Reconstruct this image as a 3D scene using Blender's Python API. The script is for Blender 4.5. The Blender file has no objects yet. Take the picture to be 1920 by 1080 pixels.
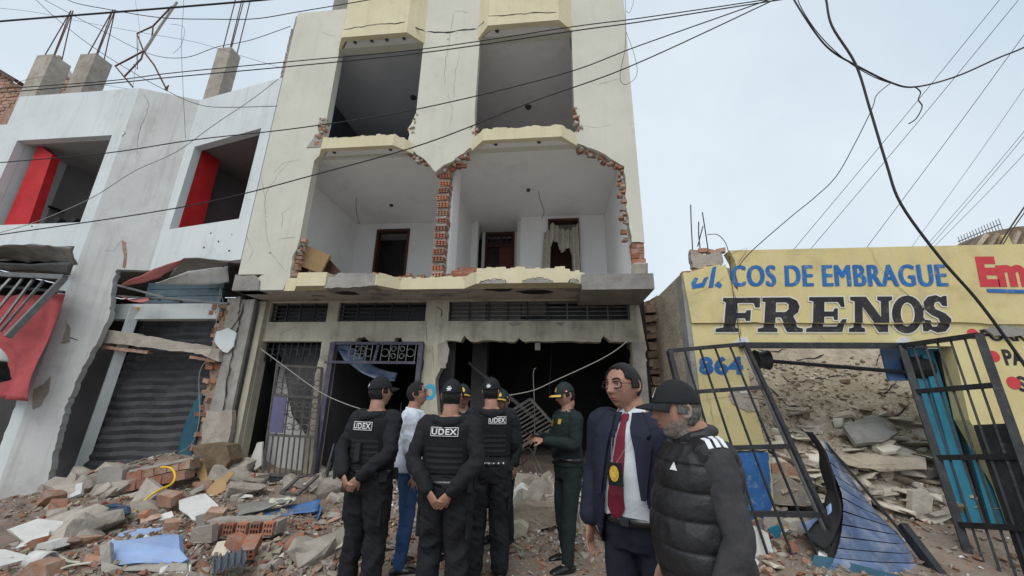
import bpy, bmesh, math, random
import numpy as np
from mathutils import Vector, Matrix, noise, geometry
from mathutils.bvhtree import BVHTree
random.seed(7)
V = Vector
SC = bpy.context.scene
COL = SC.collection
# ------------------------------------------------------------------ camera, sky, sun, exposure
F, YAW, PITCH, ROLL, CAMH = 718.0, 6.0, 16.3, 1.0, 1.55
def cam_basis():
    y, p, r = math.radians(YAW), math.radians(PITCH), math.radians(ROLL)
    f = V((-math.sin(y) * math.cos(p), math.cos(y) * math.cos(p), math.sin(p)))
    rt = V((math.cos(y), math.sin(y), 0)); up = rt.cross(f)
    r2 = rt * math.cos(r) + up * math.sin(r)
    return r2, r2.cross(f), f
CR, CU, CF = cam_basis()
cam_data = bpy.data.cameras.new('camera'); cam = bpy.data.objects.new('camera', cam_data); COL.objects.link(cam)
cam_data.sensor_width = 36.0; cam_data.lens = F / 1920 * 36.0; cam_data.clip_start = 0.05; cam_data.clip_end = 2000
cam.matrix_world = Matrix(((CR.x, CU.x, -CF.x, 0), (CR.y, CU.y, -CF.y, 0), (CR.z, CU.z, -CF.z, CAMH), (0, 0, 0, 1)))
SC.camera = cam
SUN_ELEV, SUN_ROT = 52.0, 190.0
world = bpy.data.worlds.new('World'); SC.world = world; world.use_nodes = True
wn = world.node_tree.nodes; wl = world.node_tree.links; wn.clear()
w_out = wn.new('ShaderNodeOutputWorld'); w_bg = wn.new('ShaderNodeBackground'); w_sky = wn.new('ShaderNodeTexSky')
w_sky.sky_type = 'NISHITA'; w_sky.sun_disc = False
w_sky.sun_elevation = math.radians(SUN_ELEV); w_sky.sun_rotation = math.radians(SUN_ROT)
w_sky.air_density = 1.0; w_sky.dust_density = 4.0; w_sky.ozone_density = 1.0
# overcast: the clear sky is veiled by an even, slightly mottled layer of cloud
w_tc = wn.new('ShaderNodeTexCoord'); w_no = wn.new('ShaderNodeTexNoise'); w_no.inputs['Scale'].default_value = 1.6; w_no.inputs['Detail'].default_value = 5
w_rp = wn.new('ShaderNodeValToRGB')
w_rp.color_ramp.elements[0].position = 0.3; w_rp.color_ramp.elements[0].color = (4.7, 5.5, 6.3, 1)
w_rp.color_ramp.elements[1].position = 0.72; w_rp.color_ramp.elements[1].color = (6.4, 7.1, 7.6, 1)
w_mx = wn.new('ShaderNodeMixRGB'); w_mx.inputs[0].default_value = 0.93
wl.new(w_tc.outputs['Generated'], w_no.inputs['Vector']); wl.new(w_no.outputs['Fac'], w_rp.inputs[0])
wl.new(w_sky.outputs[0], w_mx.inputs[1]); wl.new(w_rp.outputs[0], w_mx.inputs[2])
wl.new(w_mx.outputs[0], w_bg.inputs['Color']); w_bg.inputs['Strength'].default_value = 0.1
wl.new(w_bg.outputs[0], w_out.inputs['Surface'])
sun_d = bpy.data.lights.new('sun', 'SUN'); sun_d.energy = 1.25; sun_d.angle = math.radians(40); sun_d.color = (1.0, 0.96, 0.9)
sun = bpy.data.objects.new('sun', sun_d); COL.objects.link(sun)
sun.rotation_euler = (math.radians(90 - SUN_ELEV), 0, math.radians(-12))
SC.view_settings.view_transform = 'Standard'; SC.view_settings.look = 'None'
SC.view_settings.exposure = 0.42; SC.view_settings.gamma = 1.0; SC.view_settings.use_curve_mapping = False
SC.render.engine = 'CYCLES'
SC.cycles.max_bounces = 8; SC.cycles.diffuse_bounces = 6

# ------------------------------------------------------------------ measuring helpers (photograph survey, 1920 x 1080)
def ray(px, py): return CR * ((px - 960) / F) + CU * ((540 - py) / F) + CF
def at(px, py, Y):
    d = ray(px, py); t = Y / d.y
    return V((d.x * t, Y, CAMH + d.z * t))
def on(px, py, pl):
    """point of the photo's ray on a plane (origin, normal)"""
    o, n = pl; d = ray(px, py); c = V((0, 0, CAMH)); t = (o - c).dot(n) / d.dot(n)
    return c + d * t
def plane3(a, b, c): return (a, (b - a).cross(c - a).normalized())

# ------------------------------------------------------------------ materials
M = {}
def mat(name, c1, c2=None, scale=2.5, rough=.85, bump=.25, bscale=45, dirt=None, streak=None, metal=0.0, spec=.3, vary=0.0, detail=7, lo=.38, hi=.64, bdist=.02):
    m = bpy.data.materials.new(name); m.use_nodes = True; nt = m.node_tree; n = nt.nodes; l = nt.links
    b = n['Principled BSDF']; b.inputs['Roughness'].default_value = rough; b.inputs['Metallic'].default_value = metal
    b.inputs['Specular IOR Level'].default_value = spec
    geo = n.new('ShaderNodeNewGeometry')
    def ns(vec, sc, det=detail, r=.6):
        t = n.new('ShaderNodeTexNoise'); t.inputs['Scale'].default_value = sc; t.inputs['Detail'].default_value = det; t.inputs['Roughness'].default_value = r
        l.new(vec, t.inputs['Vector']); return t.outputs['Fac']
    def ramp(x, a, bb):
        r = n.new('ShaderNodeMapRange'); r.inputs[1].default_value = a; r.inputs[2].default_value = bb; r.clamp = True
        l.new(x, r.inputs[0]); return r.outputs[0]
    def mix(f, a, bb, mode='MIX'):
        x = n.new('ShaderNodeMixRGB'); x.blend_type = mode
        for i, q in ((0, f), (1, a), (2, bb)):
            if hasattr(q, 'default_value') or hasattr(q, 'is_linked'): l.new(q, x.inputs[i])
            elif isinstance(q, (tuple, list)): x.inputs[i].default_value = (*q[:3], 1)
            else: x.inputs[i].default_value = q
        return x.outputs[0]
    P = geo.outputs['Position']; col = tuple(c1)
    if c2: col = mix(ramp(ns(P, scale), lo, hi), c1, c2)
    if streak:
        mp = n.new('ShaderNodeMapping'); mp.inputs['Scale'].default_value = (7, 7, .45); l.new(P, mp.inputs[0])
        f = ramp(ns(mp.outputs[0], 1.0), streak[2], streak[3]); mu = n.new('ShaderNodeMath'); mu.operation = 'MULTIPLY'; mu.inputs[1].default_value = streak[1]
        l.new(f, mu.inputs[0]); col = mix(mu.outputs[0], col, streak[0])
    if dirt:
        f = ramp(ns(P, dirt[2], 9, .68), dirt[3], dirt[4]); mu = n.new('ShaderNodeMath'); mu.operation = 'MULTIPLY'; mu.inputs[1].default_value = dirt[1]
        l.new(f, mu.inputs[0]); col = mix(mu.outputs[0], col, dirt[0])
    if vary:
        oi = n.new('ShaderNodeObjectInfo'); mr = n.new('ShaderNodeMapRange'); mr.inputs[3].default_value = 1 - vary; mr.inputs[4].default_value = 1 + vary
        l.new(oi.outputs['Random'], mr.inputs[0]); hs = n.new('ShaderNodeHueSaturation'); l.new(mr.outputs[0], hs.inputs['Value'])
        if isinstance(col, tuple): hs.inputs['Color'].default_value = (*col[:3], 1)
        else: l.new(col, hs.inputs['Color'])
        col = hs.outputs[0]
    if isinstance(col, tuple): b.inputs['Base Color'].default_value = (*col[:3], 1)
    else: l.new(col, b.inputs['Base Color'])
    if bump:
        bp = n.new('ShaderNodeBump'); bp.inputs['Strength'].default_value = bump; bp.inputs['Distance'].default_value = bdist
        l.new(ns(P, bscale, 6, .65), bp.inputs['Height']); l.new(bp.outputs[0], b.inputs['Normal'])
    M[name] = m; return m
grime = (.16, .14, .11)
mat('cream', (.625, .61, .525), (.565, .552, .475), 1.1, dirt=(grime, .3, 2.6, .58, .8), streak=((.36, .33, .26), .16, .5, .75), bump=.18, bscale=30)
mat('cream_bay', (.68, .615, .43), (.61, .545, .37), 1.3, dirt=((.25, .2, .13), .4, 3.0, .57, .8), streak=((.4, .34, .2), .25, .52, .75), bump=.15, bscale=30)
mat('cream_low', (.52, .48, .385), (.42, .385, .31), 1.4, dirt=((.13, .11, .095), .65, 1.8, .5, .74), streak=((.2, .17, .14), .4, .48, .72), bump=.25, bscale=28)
mat('white_wall', (.66, .70, .71), (.60, .64, .65), .9, dirt=((.3, .28, .25), .4, 2.2, .57, .8), streak=((.36, .34, .31), .3, .5, .74), bump=.12, bscale=26)
mat('white_dusty', (.60, .61, .60), (.52, .525, .515), 1.2, dirt=((.28, .26, .23), .45, 2.2, .55, .76), streak=((.26, .24, .21), .35, .5, .72), bump=.3, bscale=24)
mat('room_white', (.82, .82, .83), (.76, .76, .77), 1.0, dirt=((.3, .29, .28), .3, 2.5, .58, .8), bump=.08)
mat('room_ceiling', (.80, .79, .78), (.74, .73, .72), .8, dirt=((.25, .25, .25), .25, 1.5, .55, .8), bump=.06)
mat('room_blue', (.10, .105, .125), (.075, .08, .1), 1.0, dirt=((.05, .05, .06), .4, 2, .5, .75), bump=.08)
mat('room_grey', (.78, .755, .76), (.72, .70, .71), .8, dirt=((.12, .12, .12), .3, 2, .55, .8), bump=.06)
mat('blue_reveal', (.28, .42, .55), (.22, .34, .47), 3, bump=.1)
mat('concrete', (.33, .315, .29), (.24, .225, .205), 2.8, dirt=((.14, .125, .11), .5, 4, .52, .72), bump=.55, bscale=32, vary=.16)
mat('concrete_raw', (.41, .37, .32), (.30, .265, .225), 4, dirt=((.18, .16, .13), .5, 7, .52, .7), bump=.8, bscale=24, vary=.15)
mat('soffit', (.50, .47, .42), (.38, .355, .315), 1.6, dirt=((.08, .07, .06), .75, 2.2, .53, .66), bump=.4, bscale=22)
mat('soot_and_shade', (.035, .034, .034), (.022, .022, .023), 1.5, bump=.3, bscale=14)  # soot black for walls; on cracks and splits it paints the shade in them
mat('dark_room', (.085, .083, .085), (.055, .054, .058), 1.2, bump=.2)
mat('brick', (.40, .155, .09), (.28, .105, .065), 9, dirt=((.36, .30, .25), .75, 9, .44, .68), bump=.6, bscale=40, vary=.28, spec=.15)
mat('brick_pale', (.41, .235, .16), (.32, .18, .125), 7, dirt=((.42, .375, .325), .8, 8, .46, .68), bump=.6, bscale=40, vary=.25, spec=.15)
mat('brick_hole_shade', (.035, .016, .011), bump=0)  # shade inside the brick cells, put into the colour of their bottoms
mat('mortar', (.42, .39, .35), (.32, .295, .26), 8, bump=.8, bscale=38, vary=.1)
mat('adobe', (.25, .185, .125), (.17, .12, .08), 5, dirt=((.36, .3, .22), .4, 7, .54, .72), bump=.9, bscale=20, vary=.2)
mat('mud', (.50, .43, .335), (.38, .32, .245), 2.2, dirt=((.2, .155, .11), .6, 4.5, .5, .68), bump=.9, bscale=16, bdist=.05, vary=.18)
mat('mud_pale', (.60, .55, .46), (.5, .45, .37), 3, dirt=((.24, .2, .15), .5, 6, .52, .7), bump=.7, bscale=20, vary=.16)
mat('dust_ground', (.30, .25, .205), (.20, .165, .135), 2.6, dirt=((.30, .165, .115), .55, 5, .47, .64), bump=.9, bscale=30, bdist=.03)
mat('red_paint', (.52, .022, .026), (.42, .016, .02), 3, dirt=((.5, .3, .28), .45, 9, .62, .72), bump=.08, rough=.6)
mat('red_cloth', (.47, .10, .105), (.36, .07, .075), 2, dirt=((.2, .06, .06), .5, 4, .5, .7), bump=.3, bscale=18)
mat('red_sheet', (.52, .18, .17), (.42, .13, .125), 2.5, dirt=((.35, .3, .27), .5, 5, .52, .72), rough=.55, bump=.1)
mat('steel_dark', (.045, .047, .052), (.028, .029, .032), 6, dirt=((.14, .13, .12), .5, 14, .56, .7), rough=.5, bump=.15, metal=.3)
mat('steel_grey', (.19, .195, .195), (.13, .132, .13), 5, dirt=((.12, .08, .055), .5, 10, .55, .72), rough=.5, bump=.15, metal=.3)
mat('steel_dust', (.115, .108, .102), (.075, .07, .068), 7, dirt=((.2, .18, .16), .5, 12, .5, .7), rough=.7, bump=.3)
mat('purple_steel', (.085, .08, .118), (.06, .056, .082), 5, dirt=((.17, .15, .14), .6, 8, .5, .68), rough=.6, bump=.15)
mat('purple_panel', (.13, .122, .235), (.10, .093, .18), 4, dirt=((.2, .18, .2), .5, 8, .52, .7), rough=.6, bump=.1)
mat('shutter_dark', (.062, .064, .07), (.042, .043, .048), 2, dirt=((.13, .12, .115), .5, 3, .5, .72), rough=.55, bump=.12)
mat('sheet_metal', (.30, .295, .28), (.20, .195, .18), 2.5, dirt=((.12, .1, .085), .5, 6, .52, .7), rough=.6, bump=.2)
mat('blue_slat', (.12, .17, .29), (.07, .105, .19), 3, dirt=((.32, .33, .36), .65, 4, .46, .66), rough=.45, bump=.12, vary=.15)
mat('blue_sheet', (.085, .19, .40), (.06, .13, .29), 3, dirt=((.2, .2, .22), .5, 6, .5, .7), rough=.5, bump=.12)
mat('blue_dado', (.045, .165, .43), (.035, .12, .33), 6, dirt=((.3, .36, .42), .5, 11, .55, .66), bump=.3)
mat('blue_dark', (.05, .085, .145), (.035, .06, .1), 4, dirt=((.2, .18, .16), .5, 7, .5, .68), bump=.4)
mat('light_blue', (.30, .42, .66), (.26, .36, .58), 4, dirt=((.42, .41, .42), .5, 7, .52, .72), bump=.25)
mat('cyan_door', (.035, .22, .33), (.025, .165, .26), 4, dirt=((.12, .18, .2), .4, 8, .55, .7), rough=.5, bump=.08)
mat('teal', (.03, .1, .15), (.02, .07, .11), 3, rough=.6)
mat('yellow_wall', (.64, .55, .275), (.61, .49, .235), 1.2, dirt=((.34, .28, .17), .5, 2.4, .5, .74), streak=((.52, .46, .27), .45, .42, .7), bump=.2, bscale=28)
mat('yellow_low', (.65, .57, .30), (.60, .50, .245), 1.6, dirt=((.34, .28, .17), .5, 4, .53, .72), bump=.25, bscale=28)
mat('grey_side', (.33, .33, .31), (.25, .25, .235), 3, dirt=((.18, .16, .13), .5, 6, .5, .7), bump=.4)
mat('ink_blue', (.03, .13, .36), (.04, .165, .42), 5, dirt=((.42, .42, .30), .55, 13, .54, .72), bump=.05)
mat('ink_black', (.026, .025, .03), (.04, .038, .042), 4, dirt=((.26, .22, .14), .5, 12, .55, .74), bump=.05)
mat('ink_white', (.68, .66, .58), (.6, .58, .5), 5, bump=.05)
mat('ink_red', (.58, .06, .075), (.5, .05, .06), 5, bump=.05)
mat('cable', (.022, .022, .026), bump=0, rough=.6)
mat('cable_pale', (.30, .29, .27), bump=0, rough=.6)
mat('rust', (.13, .075, .05), (.09, .055, .04), 12, bump=.3)
mat('plaster_white', (.68, .68, .66), (.58, .575, .55), 4, dirt=((.36, .33, .29), .5, 7, .54, .72), bump=.3, vary=.1)
mat('plaster_cream', (.60, .55, .43), (.5, .45, .34), 5, dirt=((.3, .26, .2), .5, 8, .52, .7), bump=.4, vary=.12)
mat('wood_dark', (.085, .04, .026), (.06, .03, .02), 6, rough=.55, bump=.15)
mat('wood_red', (.14, .032, .026), (.1, .024, .02), 5, rough=.5, bump=.1)
mat('black', (.012, .012, .013), bump=0, rough=.7)
mat('glass_block', (.10, .16, .185), (.075, .12, .145), 5, rough=.2, spec=.6, bump=.1)
mat('cardboard', (.40, .26, .135), (.34, .215, .11), 4, bump=.15)
mat('bounce_floor_pale', (.66, .64, .6), (.58, .56, .52), 3, bump=.1)
mat('curtain', (.52, .48, .42), (.4, .36, .31), 6, dirt=((.2, .17, .14), .4, 8, .5, .7), bump=.2)
mat('yellow_hose', (.72, .46, .035), bump=0, rough=.4)
mat('plastic_bag', (.58, .56, .47), (.48, .46, .38), 6, rough=.45, bump=.2)
mat('grey_cloth', (.11, .125, .15), (.08, .09, .11), 8, bump=.3)
mat('blue_logo', (.06, .34, .55), (.08, .4, .6), 5, bump=.05)

# ------------------------------------------------------------------ mesh helpers
class MB:
    def __init__(s): s.v = []; s.f = []; s.m = []; s.cur = 0
    def add(s, vs, fs):
        b = len(s.v); s.v += [V(q) for q in vs]
        for f in fs: s.f.append(tuple(b + i for i in f)); s.m.append(s.cur)
        return s
    def box(s, c, d, rot=None, jit=0):
        c = V(c); h = V(d) / 2; R = rot or Matrix.Identity(3); vs = []
        for z in (-1, 1):
            for x, y in ((-1, -1), (1, -1), (1, 1), (-1, 1)):
                p = V((x * h.x, y * h.y, z * h.z))
                if jit: p += V((random.uniform(-jit, jit), random.uniform(-jit, jit), random.uniform(-jit, jit)))
                vs.append(c + R @ p)
        return s.add(vs, [(0, 3, 2, 1), (4, 5, 6, 7), (0, 1, 5, 4), (1, 2, 6, 5), (2, 3, 7, 6), (3, 0, 4, 7)])
    def b2(s, x0, x1, y0, y1, z0, z1): return s.box(((x0 + x1) / 2, (y0 + y1) / 2, (z0 + z1) / 2), (x1 - x0, y1 - y0, z1 - z0))
    def bar(s, a, b, w, h=None, up=V((0, 0, 1))):
        a = V(a); b = V(b); d = (b - a); L = d.length
        if L < 1e-6: return s
        d.normalize(); u = up - d * up.dot(d)
        if u.length < 1e-3: u = V((0, 1, 0)) - d * d.y
        u.normalize(); w2 = d.cross(u)
        return s.box((a + b) / 2, (w, L, h or w), Matrix((w2, d, u)).transposed())
    def tube(s, pts, r, n=8, cap=True, ref=None):
        pts = [V(p) for p in pts]; k = len(pts); rs = r if isinstance(r, (list, tuple)) else [r] * k; vs = []; fs = []; u = None
        for i, p in enumerate(pts):
            d = (pts[min(i + 1, k - 1)] - pts[max(i - 1, 0)])
            d = d.normalized() if d.length > 1e-9 else V((0, 0, 1))
            if ref is not None: u = ref - d * ref.dot(d)
            elif u is None: u = (V((0, 0, 1)) if abs(d.z) < .9 else V((1, 0, 0))); u = u - d * u.dot(d)
            else: u = u - d * u.dot(d)
            u = u.normalized() if u.length > 1e-6 else d.orthogonal().normalized()
            w = d.cross(u); q = rs[i]; a, b = (q if isinstance(q, (list, tuple)) else (q, q))
            for j in range(n):
                t = 2 * math.pi * j / n; vs.append(p + u * (a * math.cos(t)) + w * (b * math.sin(t)))
        for i in range(k - 1):
            for j in range(n):
                j2 = (j + 1) % n; fs.append((i * n + j, i * n + j2, (i + 1) * n + j2, (i + 1) * n + j))
        if cap: fs.append(tuple(range(n))[::-1]); fs.append(tuple((k - 1) * n + j for j in range(n)))
        return s.add(vs, fs)
    def prism(s, poly, ext, holes=()):
        """poly: 3D points of a planar outline, extruded by ext"""
        loops = [[V(p) for p in poly]] + [[V(p) for p in h] for h in holes]
        tri = geometry.tessellate_polygon(loops); flat = [p for lp in loops for p in lp]; N = len(flat); ext = V(ext)
        fs = [tuple(t) for t in tri] + [tuple(N + i for i in t[::-1]) for t in tri]; o = 0
        for lp in loops:
            k = len(lp)
            for i in range(k): j = (i + 1) % k; fs.append((o + i, o + j, N + o + j, N + o + i))
            o += k
        return s.add(flat + [p + ext for p in flat], fs)
    def mesh(s, name, mats, smooth=False):
        me = bpy.data.meshes.new(name); me.from_pydata([tuple(p) for p in s.v], [], s.f); me.validate()
        for m in (mats if isinstance(mats, (list, tuple)) else [mats]): me.materials.append(M[m] if isinstance(m, str) else m)
        if len(me.polygons) == len(s.m) and max(s.m, default=0): me.polygons.foreach_set('material_index', s.m)
        bm = bmesh.new(); bm.from_mesh(me); bmesh.ops.recalc_face_normals(bm, faces=bm.faces); bm.to_mesh(me); bm.free()
        if smooth: me.polygons.foreach_set('use_smooth', [True] * len(me.polygons))
        me.update(); return me
    def build(s, name, mats, parent=None, smooth=False, **kw): return link(name, s.mesh(name, mats, smooth), parent, **kw)
def link(name, me, parent=None, label=None, cat=None, group=None, kind=None):
    o = bpy.data.objects.new(name, me); COL.objects.link(o)
    if parent: o.parent = parent
    return tag(o, label, cat, group, kind)
def tag(o, label=None, cat=None, group=None, kind=None):
    for k, v in (('label', label), ('category', cat), ('group', group), ('kind', kind or ('thing' if cat else None))):
        if v: o[k] = v
    return o
def thing(name, label, cat, loc=(0, 0, 0), group=None):
    o = bpy.data.objects.new(name, None); COL.objects.link(o); o.location = loc; o.empty_display_size = .1
    return tag(o, label, cat, group)
def jag(a, b, n, amp, rnd=random):
    """broken edge between two points: list without a, with b"""
    a = V(a); b = V(b); d = b - a; out = []
    nn = V((-d.y, d.x)) if len(a) == 2 else None
    for i in range(1, n):
        t = i / n + rnd.uniform(-.3, .3) / n; p = a + d * t
        if nn is not None: p += nn.normalized() * rnd.uniform(-amp, amp)
        else: p += V((rnd.uniform(-amp, amp), 0, rnd.uniform(-amp, amp)))
        out.append(p)
    return out + [b]
def path(pts, n, amp):
    """closed or open 2D path; entries (x, z, broken?) : broken = the edge leading to that point is ragged"""
    out = []
    for i, p in enumerate(pts):
        q = V((p[0], p[1]))
        if len(p) > 2 and p[2] and i: out += jag(V(pts[i - 1][:2]), q, max(2, int((q - V(pts[i - 1][:2])).length / p[2])), amp)
        else: out.append(q)
    return out
def xz(pts, Y): return [V((p[0], Y, p[1])) for p in pts]
def smooth_pts(pts, k=6):
    pts = [V(p) for p in pts]; out = []
    for i in range(len(pts) - 1):
        p0 = pts[max(i - 1, 0)]; p1 = pts[i]; p2 = pts[i + 1]; p3 = pts[min(i + 2, len(pts) - 1)]
        for j in range(k):
            t = j / k
            out.append(.5 * ((2 * p1) + (p2 - p0) * t + (2 * p0 - 5 * p1 + 4 * p2 - p3) * t * t + (3 * p1 - p0 - 3 * p2 + p3) * t ** 3))
    return out + [pts[-1]]
_txt = {}
def text_mesh(txt, offset=0.0, shear=0.0, space=1.0):
    c = bpy.data.curves.new('t', 'FONT'); c.body = txt; c.size = 1; c.offset = offset; c.shear = shear; c.space_character = space; c.resolution_u = 4
    o = bpy.data.objects.new('t', c); COL.objects.link(o); dg = bpy.context.evaluated_depsgraph_get()
    me = bpy.data.meshes.new_from_object(o.evaluated_get(dg)); vs = [v.co.copy() for v in me.vertices]; fs = [tuple(p.vertices) for p in me.polygons]
    bpy.data.objects.remove(o); bpy.data.curves.remove(c); bpy.data.meshes.remove(me); return vs, fs
def text_on(mb, txt, o, u, v, offset=0.0, shear=0.0, space=1.0, ref_offset=None):
    """lays lettering in the box o, o+u, o+v; ref_offset: fit as if it had that offset (for outlines)"""
    vs, fs = text_mesh(txt, offset, shear, space); rv = vs if ref_offset is None else text_mesh(txt, ref_offset, shear, space)[0]
    x0 = min(p.x for p in rv); x1 = max(p.x for p in rv); y0 = min(p.y for p in rv); y1 = max(p.y for p in rv)
    mb.add([o + u * ((p.x - x0) / (x1 - x0)) + v * ((p.y - y0) / (y1 - y0)) for p in vs], fs)
def hull(n, d, rnd, flat=0):
    bm = bmesh.new()
    for _ in range(n):
        p = V((rnd.uniform(-1, 1), rnd.uniform(-1, 1), rnd.uniform(-1, 1)))
        m = max(abs(p.x), abs(p.y), abs(p.z)); p = p / (m ** .55 + 1e-6)
        bm.verts.new((p.x * d[0] / 2, p.y * d[1] / 2, p.z * d[2] / 2))
    bmesh.ops.convex_hull(bm, input=bm.verts)
    for v in [v for v in bm.verts if not v.link_faces]: bm.verts.remove(v)
    bm.verts.index_update(); vs = [v.co.copy() for v in bm.verts]; fs = [tuple(v.index for v in f.verts) for f in bm.faces]; bm.free(); return vs, fs
def hollow_brick(L=.24, W=.13, H=.10):
    """clay brick with six square cells through its end face (facing -Y)"""
    m = MB(); xs = [-W / 2, -W / 2 + .015]; c = (W - .06) / 3
    for i in range(3): xs += [xs[-1] + c, xs[-1] + c + .015]
    xs = xs[:8]; zs = [-H / 2, -H / 2 + .014, -.007, .007, H / 2 - .014, H / 2]; nx, nz = 8, 6
    vs = [(x, -L / 2, z) for z in zs for x in xs]; fs = []; holes = []
    for j in range(nz - 1):
        for i in range(nx - 1):
            q = (j * nx + i, j * nx + i + 1, (j + 1) * nx + i + 1, (j + 1) * nx + i)
            if i % 2 == 1 and j % 2 == 1: holes.append(q)
            else: fs.append(q)
    m.add(vs, fs)
    for q in holes:
        a = [V(vs[k]) for k in q]; bk = [p + V((0, L * .6, 0)) for p in a]
        m.cur = 0; m.add(a + bk, [(0, 1, 5, 4), (1, 2, 6, 5), (2, 3, 7, 6), (3, 0, 4, 7)]); m.cur = 1; m.add(bk, [(0, 1, 2, 3)]); m.cur = 0
    x, y, z = W / 2, L / 2, H / 2
    m.add([(-x, -y, -z), (x, -y, -z), (x, y, -z), (-x, y, -z), (-x, -y, z), (x, -y, z), (x, y, z), (-x, y, z)], [(0, 3, 2, 1), (4, 5, 6, 7), (1, 2, 6, 5), (2, 3, 7, 6), (3, 0, 4, 7)])
    return m.mesh('hollow_brick', ['brick', 'brick_hole_shade'])
HOLLOW = hollow_brick()
def solid_brick(seed, mats='brick', d=(.23, .12, .09)):
    r = random.Random(seed); m = MB(); st = random.getstate(); random.seed(seed); m.box((0, 0, 0), d, jit=.008); random.setstate(st)
    return m.mesh('brick', mats)
BRICKS = [solid_brick(i) for i in range(4)]; PALE = [solid_brick(i + 9, 'brick_pale') for i in range(4)]
MORTAR = [solid_brick(i + 20, 'mortar', (.24, .13, .03)) for i in range(2)]
def put(name, me, loc, rot=(0, 0, 0), sc=(1, 1, 1), parent=None, **kw):
    o = link(name, me, parent, **kw); o.location = loc; o.rotation_euler = rot; o.scale = sc if isinstance(sc, (tuple, list)) else (sc,) * 3
    return o
def crack(parent, pts, w=.012, n=V((0, -1, 0)), depth=.004, name='crack', m='soot_and_shade'):
    """a split in the render: a thin jagged dark groove strip a few mm proud of the broken coat"""
    mb = MB(); P = []
    for i in range(len(pts) - 1):
        a, b = V(pts[i]), V(pts[i + 1]); k = max(2, int((b - a).length / .09))
        for j in range(k):
            q = a + (b - a) * (j / k); t = (b - a).normalized(); s = t.cross(n)
            P.append(q + s * random.uniform(-.018, .018) if (i or j) else q)
    P.append(V(pts[-1])); L = len(P)
    vs = []; fs = []
    for i, p in enumerate(P):
        t = (P[min(i + 1, L - 1)] - P[max(i - 1, 0)]).normalized(); s = t.cross(n).normalized(); ww = w * random.uniform(.35, 1.1) * (1 if 0 < i < L - 1 else .2)
        vs += [p + s * ww / 2 + n * depth, p - s * ww / 2 + n * depth]
        if i: fs.append((2 * i - 2, 2 * i - 1, 2 * i + 1, 2 * i))
    mb.add(vs, fs); return mb.build(name, m, parent)
def rag(name, mats, parent, px_pts, Y, n_amp=.02, step=.08, proud=-.02, thick=.03):
    """an irregular patch of render or exposed concrete, traced and given its own thickness"""
    P = [at(x, y, Y) for x, y in px_pts]; pts = [(p.x, p.z, step) for p in P] + [(P[0].x, P[0].z, step)]
    q = path(pts, 0, n_amp)[:-1]
    return MB().prism(xz(q, Y + proud), (0, thick, 0)).build(name, mats, parent)
# ================================================================== the ground
mat('room_slate', (.50, .515, .56), (.42, .435, .475), .8, dirt=((.12, .12, .13), .3, 2, .55, .8), bump=.06)
def gh(x, y):
    """height of the street and of the debris heaped against the fronts"""
    def sm(a, b, t): t = min(1, max(0, (t - a) / (b - a))); return t * t * (3 - 2 * t)
    heap = 0.46 * sm(5.9, 7.3, y) * sm(-8.8, -7.2, x) * (1 - sm(-6.3, -5.4, x)) + .16 * sm(6.0, 7.2, y) * sm(-6.2, -5.6, x) * (1 - sm(-3.9, -2.6, x))
    heap += 0.30 * sm(5.6, 7.2, y) * sm(-3.2, -1.6, x) * (1 - sm(1.4, 2.2, x))
    dip = -0.46 * sm(4.4, 6.2, y) * (1 - sm(-9.6, -8.0, x))
    heap += .03 * sm(4.4, 5.4, y) * (1 - sm(6.2, 7.4, y)) * sm(-7.5, -5.5, x) * (1 - sm(-3.6, -2.4, x))
    heap += .18 * sm(4.6, 5.6, y) * sm(1.9, 2.6, x)
    heap += .13 * math.exp(-((x + .2) / .9) ** 2 - ((y - 5.9) / .5) ** 2)
    n = noise.noise(V((x * 1.3, y * 1.3, 3.1))) * .07 + noise.noise(V((x * 4, y * 4, 1.7))) * .03
    return heap + dip + n * sm(2.4, 4.2, y)
gm = MB(); gx = np.concatenate([[-120, -60, -30], np.linspace(-16, 9.5, 171), [20, 60, 120]]); gy = np.concatenate([[-80, -30, -10], np.linspace(-4, 12.5, 121), [20, 60, 160]])
gm.add([(x, y, gh(x, y) if -16 < x < 9.6 and -4 < y < 12.6 else 0) for y in gy for x in gx], [(j * len(gx) + i, j * len(gx) + i + 1, (j + 1) * len(gx) + i + 1, (j + 1) * len(gx) + i) for j in range(len(gy) - 1) for i in range(len(gx) - 1)])
gm.build('ground', 'dust_ground', None, True, kind='structure')

mat('bounce_pale', (.42, .41, .39), (.34, .33, .31), 1.5, dirt=((.25, .23, .2), .5, 3, .5, .7))
MB().b2(-60, 60, -12, .6, -.1, .02).build('bounce_sheet', 'bounce_pale', None, kind='structure')  # pale unseen sheet added behind the camera to bounce light into the rooms
# ================================================================== main damaged building
BD = thing('damaged_building', 'tall cream building with its upper front blown open and rooms showing', 'building', (-2.2, 6.5, 0))
BD.location = (0, 0, 0)
A = .012
outer = path([(-6.04, 3.80), (-6.04, 10.5), (-4.62, 10.5), (-4.62, 11.6), (1.67, 11.6), (1.67, 4.27), (1.45, 4.29, .08), (1.41, 4.9, .1), (1.42, 5.84, .1), (1.22, 5.99, .09), (.93, 6.22, .09), (.56, 6.40, .1), (.5, 6.40),
    (-1.43, 6.40), (-1.60, 6.42, .08), (-1.9, 6.15, .08), (-2.12, 6.04, .07), (-2.27, 5.9, .07), (-2.48, 6.17, .08), (-2.74, 6.4, .09), (-2.88, 6.46, .1), (-4.78, 6.46), (-4.9, 6.3), (-4.9, 4.5), (-4.98, 4.12, .08), (-4.95, 3.75, .08), (-5.05, 3.48), (-5.72, 3.48), (-5.62, 3.7, .08), (-5.5, 3.8, .08)], 0, .018)
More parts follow.
